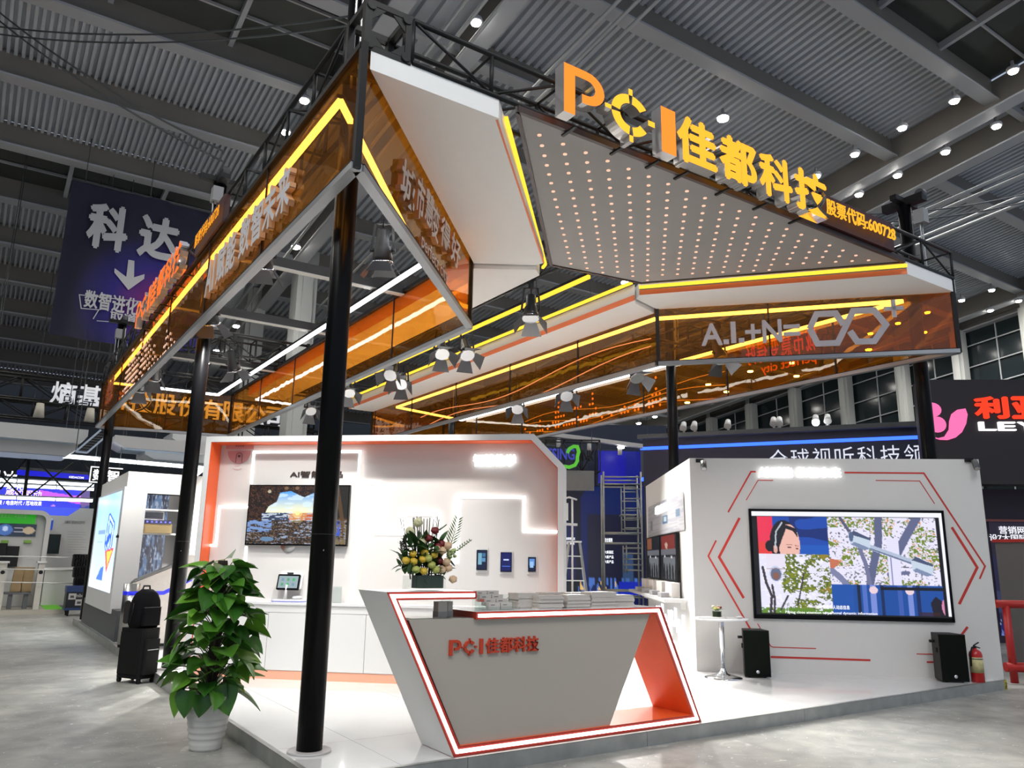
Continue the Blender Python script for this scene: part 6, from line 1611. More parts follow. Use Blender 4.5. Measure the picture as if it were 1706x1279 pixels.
# lattice braces
o = thing('lattice_frame', 'thin black lattice frame in front of the blue screen', 'frame', G((45, 830), yl + .9))
for qa, qb in (((50, 765), (42, 826)), ((47, 765), (39, 826)), ((57, 763), (122, 830)), ((45, 763), (0, 815)), ((122, 770), (45, 828)), ((135, 768), (165, 800)), ((126, 830), (162, 800)), ((0, 790), (38, 828))):
    mb = MB(); mb.cyl(G(qa, yl + .9), G(qb, yl + .9), .028, n=6); mb.build('brace', BLACKM, o)
# blue screen with lettering
yS2 = 27.0
bs = Pic(120, 50, (20, 30, 190)); n_ = bs.noise(5, 3, 2); bs.grad(np.ones_like(bs.X) > 0, (20, 20, 150), (60, 70, 235), bs.X * .5 + .5 * n_)
bs.put((bs.X > .62) & (bs.Y < .55) & (abs(bs.Y - .25 - .4 * (bs.X - .62)) < .12 * bs.noise(8, 3, 5) + .05), (200, 90, 220), .85); bs.put((bs.X > .7) & (bs.Y < .6) & (bs.noise(18, 3, 8) > .6), (220, 150, 240), .6); bs.put(bs.Y > .62, (60, 84, 200), .6); bs.put((bs.X > .93), (40, 60, 90), .8)
pts = [G(q, yS2) for q in ((-80, 803), (150, 812), (148, 868), (-80, 860))]
o = thing('blue_screen', 'long glowing blue screen with violet swirl and white slogan characters', 'screen', pts[3])
bs.build('screen', pts, vcol_mat('screen_1.2', 1.2), o)
mb = MB(); mb.bar(pts[0] + Vector((0, .1, .1)), pts[1] + Vector((0, .1, .1)), .1, .2); mb.bar(pts[3] + Vector((0, .1, -.1)), pts[2] + Vector((0, .1, -.1)), .1, .2); mb.build('screen_frame', DGREY, o)
MT = frame((0, yS2 - .05, 0), (1, 0, .02))
gl = glow('slogan_white', (1, 1, 1), 1.4)
def on_scr(s, qa, qb, mt, nm_='slogan', par=None):
    a_ = uvof(MT, qa); b_ = uvof(MT, qb); mb = MB(); letters(mb, s, MT, b_[0] - a_[0], b_[1] - a_[1], .02, .012, 0, 0, a_[0], a_[1]); mb.build(nm_, mt, par or o)
on_scr('科达', (-26, 811), (30, 785), gl); on_scr('进化', (10, 815), (41, 806), gl); on_scr('感知驱动', (8, 828), (70, 817), glow('slogan_pink', (1, .6, .9), 1.6)); on_scr('深入场景 / 电信时代 / 落地效果', (-25, 840), (70, 835), gl)
pts2 = [G(q, yS2 - 1) for q in ((28, 782), (148, 791), (148, 799), (28, 791))]
b2 = thing('blue_banner', 'narrow deep blue light banner above the blue screen', 'banner', pts2[3])
Pic(20, 6, (16, 20, 190)).build('banner_face', pts2, vcol_mat('screen_1', 1.), b2); mb = MB(); mb.bar(pts2[0] + Vector((0, .05, .05)), pts2[1] + Vector((0, .05, .05)), .08, .1); mb.build('banner_rail', DGREY, b2); hang(b2, pts2[0] + Vector((.2, .05, .05))); hang(b2, pts2[1] + Vector((-.2, .05, .05)))
a_ = uvof(frame((0, yS2 - 1.05, 0), (1, 0, 0)), (115, 796)); mb = MB(); letters(mb, 'KEDACOM', frame((0, yS2 - 1.05, 0), (1, 0, 0)), .45, .07, .01, .01, 0, 0, a_[0], a_[1]); mb.build('banner_text', gl, b2)
# framed illuminated characters beside the pole
p0, p1 = G((148, 803), 21.), G((205, 780), 21.); o = thing('framed_sign', 'black framed sign with white glowing characters behind the far pole', 'sign', p0)
mb = MB(); mb.bbox((p0.x, 21.02, p0.z), (p1.x, 21.08, p1.z)); mb.build('board', BLACK, o); hang(o, (p0.x + .1, 21.05, p1.z)); hang(o, (p1.x - .1, 21.05, p1.z))
mb = MB()
for lo, hi in (((p0.x, p0.z), (p1.x, p0.z + .03)), ((p0.x, p1.z - .03), (p1.x, p1.z)), ((p0.x, p0.z), (p0.x + .03, p1.z))): mb.bbox((lo[0], 21., lo[1]), (hi[0], 21.02, hi[1]))
mb.build('frame', gl, o)
mb = MB(); letters(mb, '数智', frame((0, 21, 0), (1, 0, 0)), (p1.x - p0.x) * .8, (p1.z - p0.z) * .7, .02, .02, 0, 0, p0.x + .08, p0.z + .06); mb.build('character', gl, o)
# service kiosk area
yk = 19.0
kp = thing('neighbour_platform', 'beige platform edge with green carpet of the neighbour booth', 'platform', (-4, 20, 0))
xr_ = G((108, 1015), yk).x
mb = MB(); mb.bbox((-9, yk, 0), (xr_, 26, .12)); mb.build('platform_base', mat('beige_edge', (.32, .30, .25), .5), kp)
mb = MB(); mb.bbox((G((68, 1000), yk + 2).x, yk + .1, .121), (xr_ - .02, 25, .128)); mb.build('green_carpet', mat('green_carpet', (.12, .45, .02), .9), kp)
yk1 = 20.3
k0, k1 = G((-40, 850), yk1), G((66, 1004), yk1)
ki = thing('display_kiosk', 'white rounded display kiosk with green header and product shelf', 'kiosk', (k0.x, yk1, .12))
zt4 = G((40, 849), yk1).z; KW = mat('kiosk_white', (.55, .55, .53), .4)
mb = MB(); x1_ = k1.x; r_ = .3
mb.prism([(k0.x, zt4 - .12), (x1_ - r_, zt4 - .12)] + arc(x1_ - r_, zt4 - r_, r_ - .12, 90, 0, 6) + [(x1_ - .12, .13), (x1_, .13)] + arc(x1_ - r_, zt4 - r_, r_, 0, 90, 6) + [(k0.x, zt4)], 1.1, frame((0, yk1 + 1.1, 0), (1, 0, 0))); mb.build('arched_frame', KW, ki)
x2_ = G((55, 900), yk1).x
mb = MB(); mb.bbox((k0.x, yk1 + .3, .13), (x1_ - .1, yk1 + .4, zt4 - .12)); mb.build('back_board', KW, ki)
hz0, hz1 = G((30, 872), yk1 + .3).z, G((30, 854), yk1 + .3).z
mb = MB(); mb.bbox((k0.x, yk1 + .2, hz0), (x2_, yk1 + .3, hz1)); mb.build('green_header', mat('kiosk_green', (.02, .35, .01), .5, emit=(.02, .4, .01), es=.35), ki)
mb = MB(); letters(mb, '公安校园智能营业厅体验终端', frame((0, yk1 + .19, 0), (1, 0, 0)), (x2_ - k0.x) * .7, .12, .01, .004, 0, 0, k0.x + .2, (hz0 + hz1) / 2); mb.build('header_text', mat('pale_green', (.4, .7, .35), .5), ki)
kd = Pic(50, 20, (30, 42, 60)); kd.ell(.5, .5, .12, .45, (70, 110, 180)); kd.ell(.5, .4, .05, .2, (190, 210, 240)); kd.ell(.88, .5, .1, .3, (180, 160, 130)); kd.rect(.65, .3, .78, .36, (200, 200, 210)); kd.rect(.65, .6, .8, .66, (200, 200, 210)); kd.rect(.3, .3, .36, .36, (200, 200, 210))
kd.build('product_strip', [(k0.x, yk1 + .25, G((30, 873), yk1 + .25).z), (x2_ + .05, yk1 + .25, G((30, 873), yk1 + .25).z), (x2_ + .05, yk1 + .25, G((30, 893), yk1 + .25).z), (k0.x, yk1 + .25, G((30, 893), yk1 + .25).z)], vcol_mat('screen_0.7', .7), ki)
for i, px in enumerate(((20, 925), (0, 920))):
    q = G(px, yk1 + .15); mb = MB(); mb.bbox((q.x - .15, yk1 + .1, q.z - .3), (q.x + .15, yk1 + .3, q.z + .25)); mb.build('black_device', BLACK, ki)
for px in ((46, 902), (8, 902)):
    q = G(px, yk1 + .2); mb = MB(); mb.bbox((q.x - .09, yk1 + .2, q.z - .04), (q.x + .09, yk1 + .29, q.z + .04)); mb.build('green_tag', mat('tag_green', (.2, .4, .05), .5), ki)
# beige gate cabinets with paper bags
for i, (xa, xb, lab) in enumerate(((-10, 13, 'beige gate cabinet nearest the kiosk frame'), (55, 75, 'beige gate cabinet with round black sensor'))):
    pa, pb_ = G((xa, 1008), yk + .25), G((xb, 938), yk + .25); o = thing('gate_cabinet', lab, 'gate', (pa.x, yk + .3, .12))
    mb = MB(); mb.bbox((pa.x, yk + .25, .121), (pb_.x, yk + .6, pb_.z)); mb.build('cabinet_body', mat('gate_beige', (.45, .43, .38), .5), o)
    mb = MB(); mb.bbox((pa.x - .04, yk + .2, pb_.z), (pb_.x + .04, yk + .65, pb_.z + .05)); mb.build('cabinet_top', KW, o)
    mb = MB(); q = G(((xa + xb) / 2 + 3, 953), yk + .25); mb.cyl((q.x, yk + .24, q.z), (q.x, yk + .25, q.z), .05, n=12); mb.build('sensor', BLACK, o)
pa, pb_ = G((14, 990), yk + .5), G((54, 945), yk + .5)
for i in range(2):
    xx = pa.x + (pb_.x - pa.x) * (.05 + .5 * i); o = thing('paper_bag', ('left' if False else ('brown paper bag beside the first gate cabinet', 'brown paper bag beside the sensor gate cabinet')[i]), 'bag', (xx, yk + .5, .5))
    mb = MB(); mb.prism([(xx, .56), (xx + .25, .56), (xx + .27, pb_.z), (xx + .04, pb_.z)], .3, frame((0, yk + .8, 0), (1, 0, 0))); mb.build('bag_body', mat('kraft', (.25, .17, .08), .7, noise=.2, nscale=9), o)
    mb = MB(); mb.tube([(xx + .1, yk + .6, pb_.z), (xx + .13, yk + .6, pb_.z + .06), (xx + .18, yk + .6, pb_.z)], .008, 5); mb.build('bag_handle', KW, o)
o = thing('low_bench', 'dark low bench shelf under the paper bags', 'bench', (pa.x, yk + .6, .12)); mb = MB(); mb.bbox((pa.x - .1, yk + .4, .5), (pb_.x + .05, yk + .9, .55)); mb.build('bench_board', DGREY, o); mb = MB(); mb.bbox((pa.x, yk + .5, .121), (pa.x + .1, yk + .8, .5)); mb.bbox((pb_.x - .1, yk + .5, .121), (pb_.x, yk + .8, .5)); mb.build('bench_leg', DGREY, o)
# info wall with monitor
yi = 22.0
q0, q1 = G((64, 995), yi), G((158, 861), yi)
iw = thing('info_wall', 'grey white information wall with black monitor and printed notes', 'display wall', (q0.x, yi, .12))
mb = MB(); zq = q1.z; xs_ = G((115, 850), yi).x; zq2 = G((130, 846), yi).z
mb.prism([(q0.x, .121), (q1.x + 1.2, .121), (q1.x + 1.2, zq2), (xs_ + .3, zq2), (xs_, zq), (q0.x, zq)], .12, frame((0, yi + .12, 0), (1, 0, 0))); mb.build('wall_board', mat('info_grey', (.48, .49, .48), .5), iw)
FIw = frame((0, yi - .005, 0), (1, 0, 0)); DT = mat('note_grey', (.22, .22, .22), .6)
a_ = uvof(FIw, (107, 872)); b_ = uvof(FIw, (142, 866)); mb = MB(); letters(mb, '无感知门禁身份认证平台', FIw, b_[0] - a_[0], .1, .004, .004, 0, 0, a_[0], a_[1]); mb.build('heading', DT, iw)
for i in range(9):
    a_ = uvof(FIw, (112, 886 + i * 4.2)); mb = MB(); mb.bbox((a_[0], a_[1], 0), (a_[0] + .5 - .1 * (i % 3 == 2), a_[1] + .012, .003), FIw); mb.build('note_line', mat('note_pale', (.34, .34, .34), .6), iw)
m0, m1 = G((78, 922), yi - .1), G((102, 890), yi - .1); o = thing('wall_monitor', 'black monitor mounted on the grey information wall', 'monitor', (m0.x, yi - .1, m0.z))
mb = MB(); mb.bbox((m0.x, yi - .14, m0.z), (m1.x, yi - .06, m1.z)); mb.build('housing', BLACK, o); mb = MB(); mb.bbox((m0.x + .02, yi - .145, m0.z + .02), (m1.x - .02, yi - .14, m1.z - .02)); mb.build('glass', mat('monitor_glass', (.01, .02, .022), .15), o); mb = MB(); mb.bbox((m0.x + .1, yi - .06, m0.z + .1), (m1.x - .1, yi - .001, m1.z - .1)); mb.build('wall_bracket', DGREY, o)
q = G((85, 874), yi - .2); o = thing('blue_scanner', 'slim bright blue handheld scanner on the information wall', 'scanner', q); mb = MB(); mb.rbox((q.x, yi - .025, q.z), (.12, .06, .28), .025); mb.build('body', mat('scanner_blue', (.02, .1, .7), .4), o); mb = MB(); mb.ball((q.x, yi - .06, q.z + .15), .04, 8, 6); mb.build('head', mat('scanner_pale', (.4, .6, .8), .4), o)
# counter desk
q0, q1 = G((70, 987), yi - 1), G((126, 946), yi - 1); o = thing('white_desk', 'plain white counter desk in front of the information wall', 'desk', (q0.x, yi - 1, .12))
mb = MB(); mb.bbox((q0.x, yi - .98, .121), (q1.x, yi - .55, q1.z - .05)); mb.build('desk_body', KW, o); mb = MB(); mb.bbox((q0.x - .1, yi - 1.05, q1.z - .05), (q1.x + .15, yi - .5, q1.z)); mb.build('desk_top', WHITE, o)
# perforated stands
yp = 18.8
for i, (za_, zb_2) in enumerate(((924, 943), (945, 961), (963, 976))):
    q0, q1 = G((122 + i, zb_2), yp), G((147, za_), yp)
    o = thing('slotted_crate', ('top', 'middle', 'lowest')[i] + ' black slotted crate of the pile on the flight case', 'crate', (q0.x, yp, q0.z))
    mb = MB()
    nx_, nz_ = 5, 3; wx, wz = (q1.x - q0.x) / nx_, (q1.z - q0.z) / nz_
    for a in range(nx_ + 1): mb.bbox((q0.x + a * wx - .02, yp, q0.z), (q0.x + a * wx + .02, yp + .3, q1.z))
    for b in range(nz_ + 1): mb.bbox((q0.x, yp, q0.z + b * wz - .015), (q1.x, yp + .3, q0.z + b * wz + .015))
    mb.build('lattice', BLACK, o); mb = MB(); mb.bbox((q0.x, yp + .28, q0.z), (q1.x, yp + .3, q1.z)); mb.build('back_plate', KW, o)
# flight case
fb = onz((113, 1026), 0); 
q0, q1 = G((107, 1019), fb.y), G((146, 976), fb.y)
fc = thing('flight_case', 'blue and black flight case on castors with white stickers', 'flight case', (q0.x, fb.y, 0))
z0_ = .14
mb = MB(); mb.bbox((q0.x, fb.y, z0_ + .06), (q0.x + .75, fb.y + .5, q1.z - .15)); mb.build('case_body', mat('case_black', (.012, .014, .02), .4), fc)
mb = MB(); mb.bbox((q0.x - .01, fb.y - .01, q1.z - .15), (q0.x + .76, fb.y + .51, q1.z)); mb.bbox((q0.x - .01, fb.y - .01, z0_), (q0.x + .76, fb.y + .51, z0_ + .06)); mb.build('case_trim', mat('case_blue', (.02, .05, .16), .4), fc)
FF = frame((0, fb.y - .002, 0), (1, 0, 0))
mb = MB(); letters(mb, 'Unibois', FF, .28, .09, .006, .012, 0, 0, q0.x + .17, q1.z - .28); mb.build('brand_text', KW, fc)
for dx, dz in ((.05, .27), (.43, .27), (.22, .12)):
    mb = MB(); mb.bbox((q0.x + dx, z0_ + dz, 0), (q0.x + dx + .17, z0_ + dz + .15, .004), FF); s_ = mb.build('sticker', KW, fc); mb = MB(); mb.bbox((q0.x + dx + .04, z0_ + dz + .04, .004), (q0.x + dx + .13, z0_ + dz + .1, .006), FF); mb.build('sticker_print', DGREY, s_)
for dx, dy in ((.08, .06), (.67, .06), (.08, .44), (.67, .44)):
    mb = MB(); mb.cyl((q0.x + dx - .02, fb.y + dy, .05), (q0.x + dx + .02, fb.y + dy, .05), .05, n=12); mb.bbox((q0.x + dx - .03, fb.y + dy - .03, .06), (q0.x + dx + .03, fb.y + dy + .03, z0_), mi=0); mb.build('castor', BLACK, fc)
# barrier rails
o = thing('gate_rail', 'three pale horizontal rails of the queue gate before the kiosk', 'railing', G((60, 1000), yk - .02))
for y_ in (926, 947, 969):
    mb = MB(); mb.cyl(G((-20, y_), yk + .02), G((145, y_ + 3), yk + .02), .014, n=8); mb.build('rail', KW, o)
# hanging navy banner
yb = 19.0
FBn = frame((0, yb, 0), (1, 0, 0))
tl, tr, bl = G((121, 296), yb), G((337, 349), yb), G((84, 556), yb)
zt5, zb5 = (tl.z + tr.z) / 2, bl.z; xl5, xr5 = tl.x, tr.x + .6
hb = thing('hanging_banner', 'dark navy hanging fabric banner with white characters and down arrow', 'banner', (xl5, yb, zb5))
NX, NY = 70, 60; vs_ = []; fs_ = []
for j in range(NY):
    for i in range(NX):
        u, v = i / (NX - 1), j / (NY - 1)
        dy = .05 * math.sin(u * 26 + 2 * v) * v * (1 - u * .6) + .04 * math.sin(u * 9 + v * 4) + .03 * math.sin((u - v) * 30) * (1 - v) * u
        vs_.append((xl5 + (xr5 - xl5) * u, yb + .08 + dy, zt5 + (zb5 - zt5) * v))
for j in range(NY - 1):
    for i in range(NX - 1): a = j * NX + i; fs_.append((a, a + NX, a + NX + 1, a + 1))
mb = MB(); mb.add(vs_, fs_, 0, True)
bm_ = bpy.data.materials.new('banner_cloth'); bm_.use_nodes = True; nt = bm_.node_tree; b = nt.nodes['Principled BSDF']; b.inputs['Roughness'].default_value = .75
tc = nt.nodes.new('ShaderNodeTexCoord'); mp_ = nt.nodes.new('ShaderNodeMapping'); gr = nt.nodes.new('ShaderNodeTexGradient'); gr.gradient_type = 'SPHERICAL'
sc2 = 1 / 2.2
cxb, czb = xl5 + (xr5 - xl5) * .62, zt5 + (zb5 - zt5) * .72
mp_.inputs['Location'].default_value = (-cxb * sc2, 0, -czb * sc2); mp_.inputs['Scale'].default_value = (sc2, 0, sc2)
nt.links.new(tc.outputs['Object'], mp_.inputs[0]); nt.links.new(mp_.outputs[0], gr.inputs[0])
rp = nt.nodes.new('ShaderNodeValToRGB'); e = rp.color_ramp.elements; e[0].color = (.012, .012, .035, 1); e[1].color = (.22, .02, .20, 1); e[1].position = .95; e.new(.45).color = (.02, .015, .20, 1)
nt.links.new(gr.outputs[0], rp.inputs[0]); nt.links.new(rp.outputs[0], b.inputs['Base Color'])
mb.build('cloth', bm_, hb, fix=False)
mb = MB(); mb.cyl((xl5, yb + .08, zt5), (xr5, yb + .08, zt5), .03, n=8); mb.build('top_rod', DGREY, hb)
for t in (.08, .5, .93):
    mb = MB(); mb.tube([(xl5 + (xr5 - xl5) * t, yb + .08, zt5), (xl5 + (xr5 - xl5) * t, yb + .08, rz(yb) + .05)], .012, 5); mb.build('hanging_wire', DGREY, hb)
BWt = mat('banner_white', (.62, .62, .64), .7)
def onban(s, qa, qb, bold=.045):
    a_ = uvof(FBn, qa); b_ = uvof(FBn, qb); mb = MB(); letters(mb, s, FBn, b_[0] - a_[0], b_[1] - a_[1], .004, bold, 0, 0, a_[0], a_[1]); mb.build('banner_letter', BWt, hb)
onban('科', (143, 407), (216, 350)); onban('达', (229, 423), (300, 371))
onban('数智进化', (139, 511), (232, 498), .025); onban('取道', (182, 535), (228, 525), .02)
ap = [uvof(FBn, (100 + x / 4.26, 280 + y / 4.26)) for x, y in ((485, 650), (528, 658), (525, 775), (600, 752), (597, 785), (485, 865), (385, 740), (388, 710), (470, 772))]
mb = MB(); mb.prism(ap[::-1], .004, FBn); mb.build('down_arrow', BWt, hb)
zf = lambda x, y: uvof(FBn, (100 + x / 4.26, 280 + y / 4.26))
ribbon(hb, FBn, [zf(585, 948), zf(137, 898), zf(150, 995), zf(275, 1005), zf(235, 1070)], .025, .004, BWt, 'banner_line'); ribbon(hb, FBn, [zf(260, 1083), zf(390, 1092)], .02, .004, BWt, 'banner_line')

# ================================================================== NEIGHBOUR BOOTHS, RIGHT
# dark booth with the pink swirl logo
rdep = 17.
a3 = atdepth((1545, 640), rdep); 
dR = Vector((.78, -.62, 0)).normalized()
n3 = dR.cross(Vector((0, 0, 1)))
MRb = frame((a3.x, a3.y, 0), dR)
R_ = lambda px: uvof(MRb, px)
db = thing('dark_booth', 'dark brown booth wall with glowing pink swirl logo and red name', 'booth', a3)
zr = [R_((1620, 640))[1], R_((1640, 806))[1], R_((1650, 858))[1]]
DKB = mat('booth_brown', (.022, .015, .015), .45, noise=.1); DKP = mat('booth_plum', (.03, .018, .035), .5)
mb = MB(); mb.bbox((-.1, zr[1], -.5), (7, R_((1700, 632))[1], 0), MRb); mb.build('fascia_board', DKB, db)
mb = MB(); mb.bbox((-.1, 0, -1.2), (7, zr[1], -1.1), MRb); mb.build('back_wall', DKP, db)
PKG = glow('logo_pink', (.95, .17, .42), 1.0)
Zr = lambda x, y: R_((1540 + x / 4.265, 650 + y / 4.265))
sw_ = [(45, 328), (90, 342), (140, 330), (172, 280), (175, 220), (190, 170), (230, 140), (285, 132), (300, 175), (290, 240), (260, 300), (215, 338), (165, 354), (110, 352), (75, 342)]
mb = MB(); q = [Zr(*p) for p in sw_]; mb.prism(q[::-1] if sum(q[i][0] * q[(i + 1) % len(q)][1] - q[(i + 1) % len(q)][0] * q[i][1] for i in range(len(q))) < 0 else q, .05, MRb); mb.build('logo_swirl', PKG, db)
c_ = Zr(90, 245); mb = MB(); mb.lathe([(.17, 0), (.17, .05)], 20, MRb @ Matrix.Translation((c_[0], c_[1], 0))); mb.build('logo_dot', PKG, db)
c_ = Zr(45, 135); mb = MB(); mb.prism([(c_[0] + .2 * math.cos(t), c_[1] - .02 + .16 * math.sin(t)) for t in [2 * math.pi * i / 18 for i in range(18)]], .05, MRb); mb.build('logo_dot', PKG, db)
RG = glow('name_red', (1, .05, .02), 1.1)
a_, b_ = Zr(370, 225), Zr(585, 60); cwid = b_[0] - a_[0]
for i, ch in enumerate('利亚德'):
    mb = MB(); letters(mb, ch, MRb, cwid * .96, b_[1] - a_[1] - .05, .06, .035, 0, 0, a_[0] + i * cwid * 1.12, a_[1] + .08); mb.build('name_letter', RG, db)
a_, b_ = Zr(390, 310), Zr(500, 250); cwid = b_[0] - a_[0]
for i, ch in enumerate('LEYARD'):
    mb = MB(); letters(mb, ch, MRb, cwid, b_[1] - a_[1], .06, .03, 0, 0, a_[0] + i * cwid * 1.18, a_[1] + .07); mb.build('name_letter', glow('name_white', (1, .97, 1), 1.2), db)
mp2 = Pic(60, 70, (26, 24, 60)); mp2.rect(0, 0, 1, .3, (30, 20, 40)); nn_ = mp2.noise(9, 12, 3); mp2.rect(.0, .62, 1, .8, (60, 70, 110), .5)
mp2.poly([(.12, .36), (.3, .30), (.46, .33), (.5, .5), (.4, .62), (.34, .68), (.28, .58), (.15, .5)], (60, 130, 230)); mp2.rect(.45, .3, .9, .48, (50, 110, 220)); mp2.ell(.35, .40, .06, .02, (20, 20, 50)); mp2.rect(.3, .37, .75, .40, (230, 235, 245)); mp2.rect(.55, .5, .8, .53, (230, 235, 245))
for i in range(6): mp2.line([(.1 + .16 * i, .62), (.1 + .16 * i, .82)], .006, (16, 20, 60))
mp2.put((mp2.Y > .86) & (mp2.noise(30, 30, 4) > .8), (150, 170, 240)); mp2.put((mp2.Y > .9), (20, 20, 120), .5)
Mm = MRb @ Matrix.Translation((0, 0, -1.09)); Rm = lambda px: uvof(Mm, px)
c0_, c1_ = Rm((1646, 868)), Rm((1740, 1060))
mp2.build('map_screen', [Mm @ Vector(v) for v in ((c0_[0], c0_[1], .01), (c1_[0], c0_[1], .01), (c1_[0], c1_[1], .01), (c0_[0], c1_[1], .01))], vcol_mat('screen_0.7', .7), db)
Mt2 = MRb @ Matrix.Translation((0, 0, -1.05)); 
for s, qa, h in (('营销网络 全球布局', (1665, 889), .17), ('设7大国际营销中心,', (1649, 901), .15)):
    a_ = uvof(Mt2, qa); mb = MB(); letters(mb, s, Mt2, h * len(s) * 1.02, h, .01, .01, 0, 0, a_[0], a_[1]); mb.build('wall_text', glow('wall_text', (.9, .9, 1), .9), db)
mb = MB(); mb.bar(MRb @ Vector((-.1, zr[2] - .05, -1.0)), MRb @ Vector((7, zr[2] - .05, -1.0)), .05, .05); mb.build('wall_trim', mat('trim_red', (.25, .07, .06), .5), db)
# red barrier close to the platform corner
rb0 = onz((1691, 1139), 0)
RBM = mat('barrier_red', (.38, .012, .01), .45, noise=.12, nscale=8)
rbt = thing('red_barrier', 'red tubular steel barrier frame standing past the platform corner', 'barrier', rb0)
hb_ = 1.07; dvec = Vector((.80, -.6, 0)).normalized()
mb = MB(); mb.cyl(rb0, rb0 + Vector((0, 0, hb_)), .05, n=16); mb.build('post', RBM, rbt)
mb = MB(); mb.cyl(rb0 - dvec * .14 + Vector((0, 0, hb_)), rb0 + dvec * 1.6 + Vector((0, 0, hb_)), .055, n=16); mb.build('top_rail', RBM, rbt)
mb = MB(); mb.cyl(rb0 - dvec * .1 + Vector((0, 0, .22)), rb0 + dvec * 1.6 + Vector((0, 0, .22)), .065, n=16); mb.build('lower_rail', RBM, rbt)
mb = MB(); mb.cyl(rb0 + dvec * 1.5, rb0 + dvec * 1.5 + Vector((0, 0, hb_)), .05, n=16); mb.build('post', RBM, rbt)
mb = MB(); mb.cyl(rb0, rb0 + Vector((0, 0, .012)), .12, n=16); mb.build('base_plate', mat('plate_dull', (.3, .28, .26), .5), rbt)
# grey locker with red handle behind the barrier
gp = atdepth((1712, 1000), 12.8); 
gl_ = thing('grey_locker', 'grey steel cabinet with red trim behind the red barrier', 'cabinet', (gp.x, gp.y, 0))
mb = MB(); mb.bbox((gp.x - .22, gp.y - .3, 0), (gp.x + .6, gp.y + .3, onpl((1700, 902), (gp.x, gp.y, 0), CF).z)); mb.build('cabinet_body', mat('locker_grey', (.10, .095, .10), .5), gl_)
zz = onpl((1700, 902), (gp.x, gp.y, 0), CF).z
mb = MB(); mb.bbox((gp.x - .25, gp.y - .33, zz), (gp.x + .62, gp.y + .33, zz + .05)); mb.build('red_cap', RBM, gl_)
# blue booth with banner text behind the screen wall
bd_ = 21.; c3 = atdepth((1300, 737), bd_); dB = Vector((.545, -.84, 0)).normalized(); MBb = frame((c3.x, c3.y, 0), dB); Bb = lambda px: uvof(MBb, px)
bb = thing('blue_booth', 'dark blue booth wall with light strip and large white slogan', 'booth', (c3.x, c3.y, 0))
zt6 = Bb((1300, 722))[1]; u0, u1 = Bb((1071, 740))[0], Bb((1545, 700))[0]
NVY = mat('booth_navy', (.012, .018, .045), .35, noise=.1)
mb = MB(); mb.bbox((u0, 0, -.4), (u1 + .6, zt6, 0), MBb); mb.build('wall_board', NVY, bb)
mb = MB(); mb.bbox((u0 - .1, zt6, -.6), (u1 + .6, zt6 + .12, .25), MBb); mb.build('top_ledge', DGREY, bb)
zst = Bb((1300, 738))[1]
mb = MB(); mb.bbox((u0, zst - .04, .001), (u1 + .6, zst + .05, .02), MBb); mb.build('light_strip', glow('strip_blue', (.03, .10, 1), 2.6), bb)
a_ = Bb((1283, 775)); b_ = Bb((1545, 742)); n = 7; ss = (b_[0] - a_[0]) / n
for i, ch in enumerate('全球视听科技领军企业'):
    mb = MB(); letters(mb, ch, MBb, ss * .84, ss * .95, .04, -.004, 0, 0, a_[0] + i * ss, a_[1] - .1); mb.build('letter', glow('banner_text_white', (.85, .88, 1), .75), bb)
for px, lit in (((1140, 727), 0), ((1158, 727), 0), ((1214, 725), 0), ((1290, 718), 0), ((1300, 724), 0), ((1360, 712), 1), ((1380, 714), 0)):
    u, v = Bb(px); p = MBb @ Vector((u, zt6 + .12, .05))
    o = thing('floodlight', 'white clip-on floodlight on the ledge of the blue booth' if not lit else 'lit white floodlight on the ledge of the blue booth', 'floodlight', p, None if lit else 'unlit floodlights on the blue booth')
    mb = MB(); mb.cyl(p, p + Vector((0, 0, .12)), .03, n=8); mb.build('stem', WHITE, o)
    hd = MBb.col[2].to_3d()
    mb = MB(); mb.cyl(p + Vector((0, 0, .30)) - hd * .06, p + Vector((0, 0, .12)) + hd * .1, .07, .1, n=14); mb.build('lamp_head', WHITE, o)
    if lit: mb = MB(); mb.ball(p + Vector((0, 0, .10)) + hd * .13, .09, 12, 8); mb.build('lens', glow('flood_lens', (1, 1, 1), 30), o)
# inner blue hall between the booths
ip = atdepth((1030, 880), 27.); dI = Vector((.84, -.54, 0)).normalized(); MI = frame((ip.x, ip.y, 0), dI); Ib = lambda px: uvof(MI, px)
ib = thing('blue_backdrop', 'deep blue backdrop wall with city light picture between the booths', 'backdrop', (ip.x, ip.y, 0))
bk = Pic(120, 110, (14, 20, 36)); bk.poly([(.22, 1), (.22, .42), (.30, .33), (1, .33), (1, 1)], (12, 30, 84)); bk.rect(.28, .5, 1, .88, (24, 26, 48)); bk.rect(.0, .55, .18, .85, (14, 22, 70))
bk.put((bk.Y > .84) & (bk.Y < .93) & (bk.noise(60, 20, 2) > .62) & (bk.X > .2), (70, 110, 190)); bk.put((bk.Y > .86) & (bk.Y < .90) & (bk.noise(50, 30, 5) > .8) & (bk.X > .2), (230, 190, 110)); bk.rect(.55, .86, .8, .95, (20, 40, 170)); bk.rect(0, .93, 1, 1, (8, 18, 70)); bk.rect(.58, .7, .68, .86, (60, 90, 130), .6)
u0, v0 = Ib((925, 1020)); u1, v1 = Ib((1110, 700))
bk.build('backdrop_face', [MI @ Vector(v) for v in ((u0, v1 - .2, 0), (u1, v1 - .2, 0), (u1, 0.02, 0), (u0, .02, 0))], vcol_mat('screen_0.8', .8), ib)
mb = MB(); mb.bbox((u0, 0, -.2), (u1, v1 - .2, -.01), MI); mb.build('backdrop_board', NVY, ib)
gwt = glow('notice_white', (.9, .95, 1), 1.3)
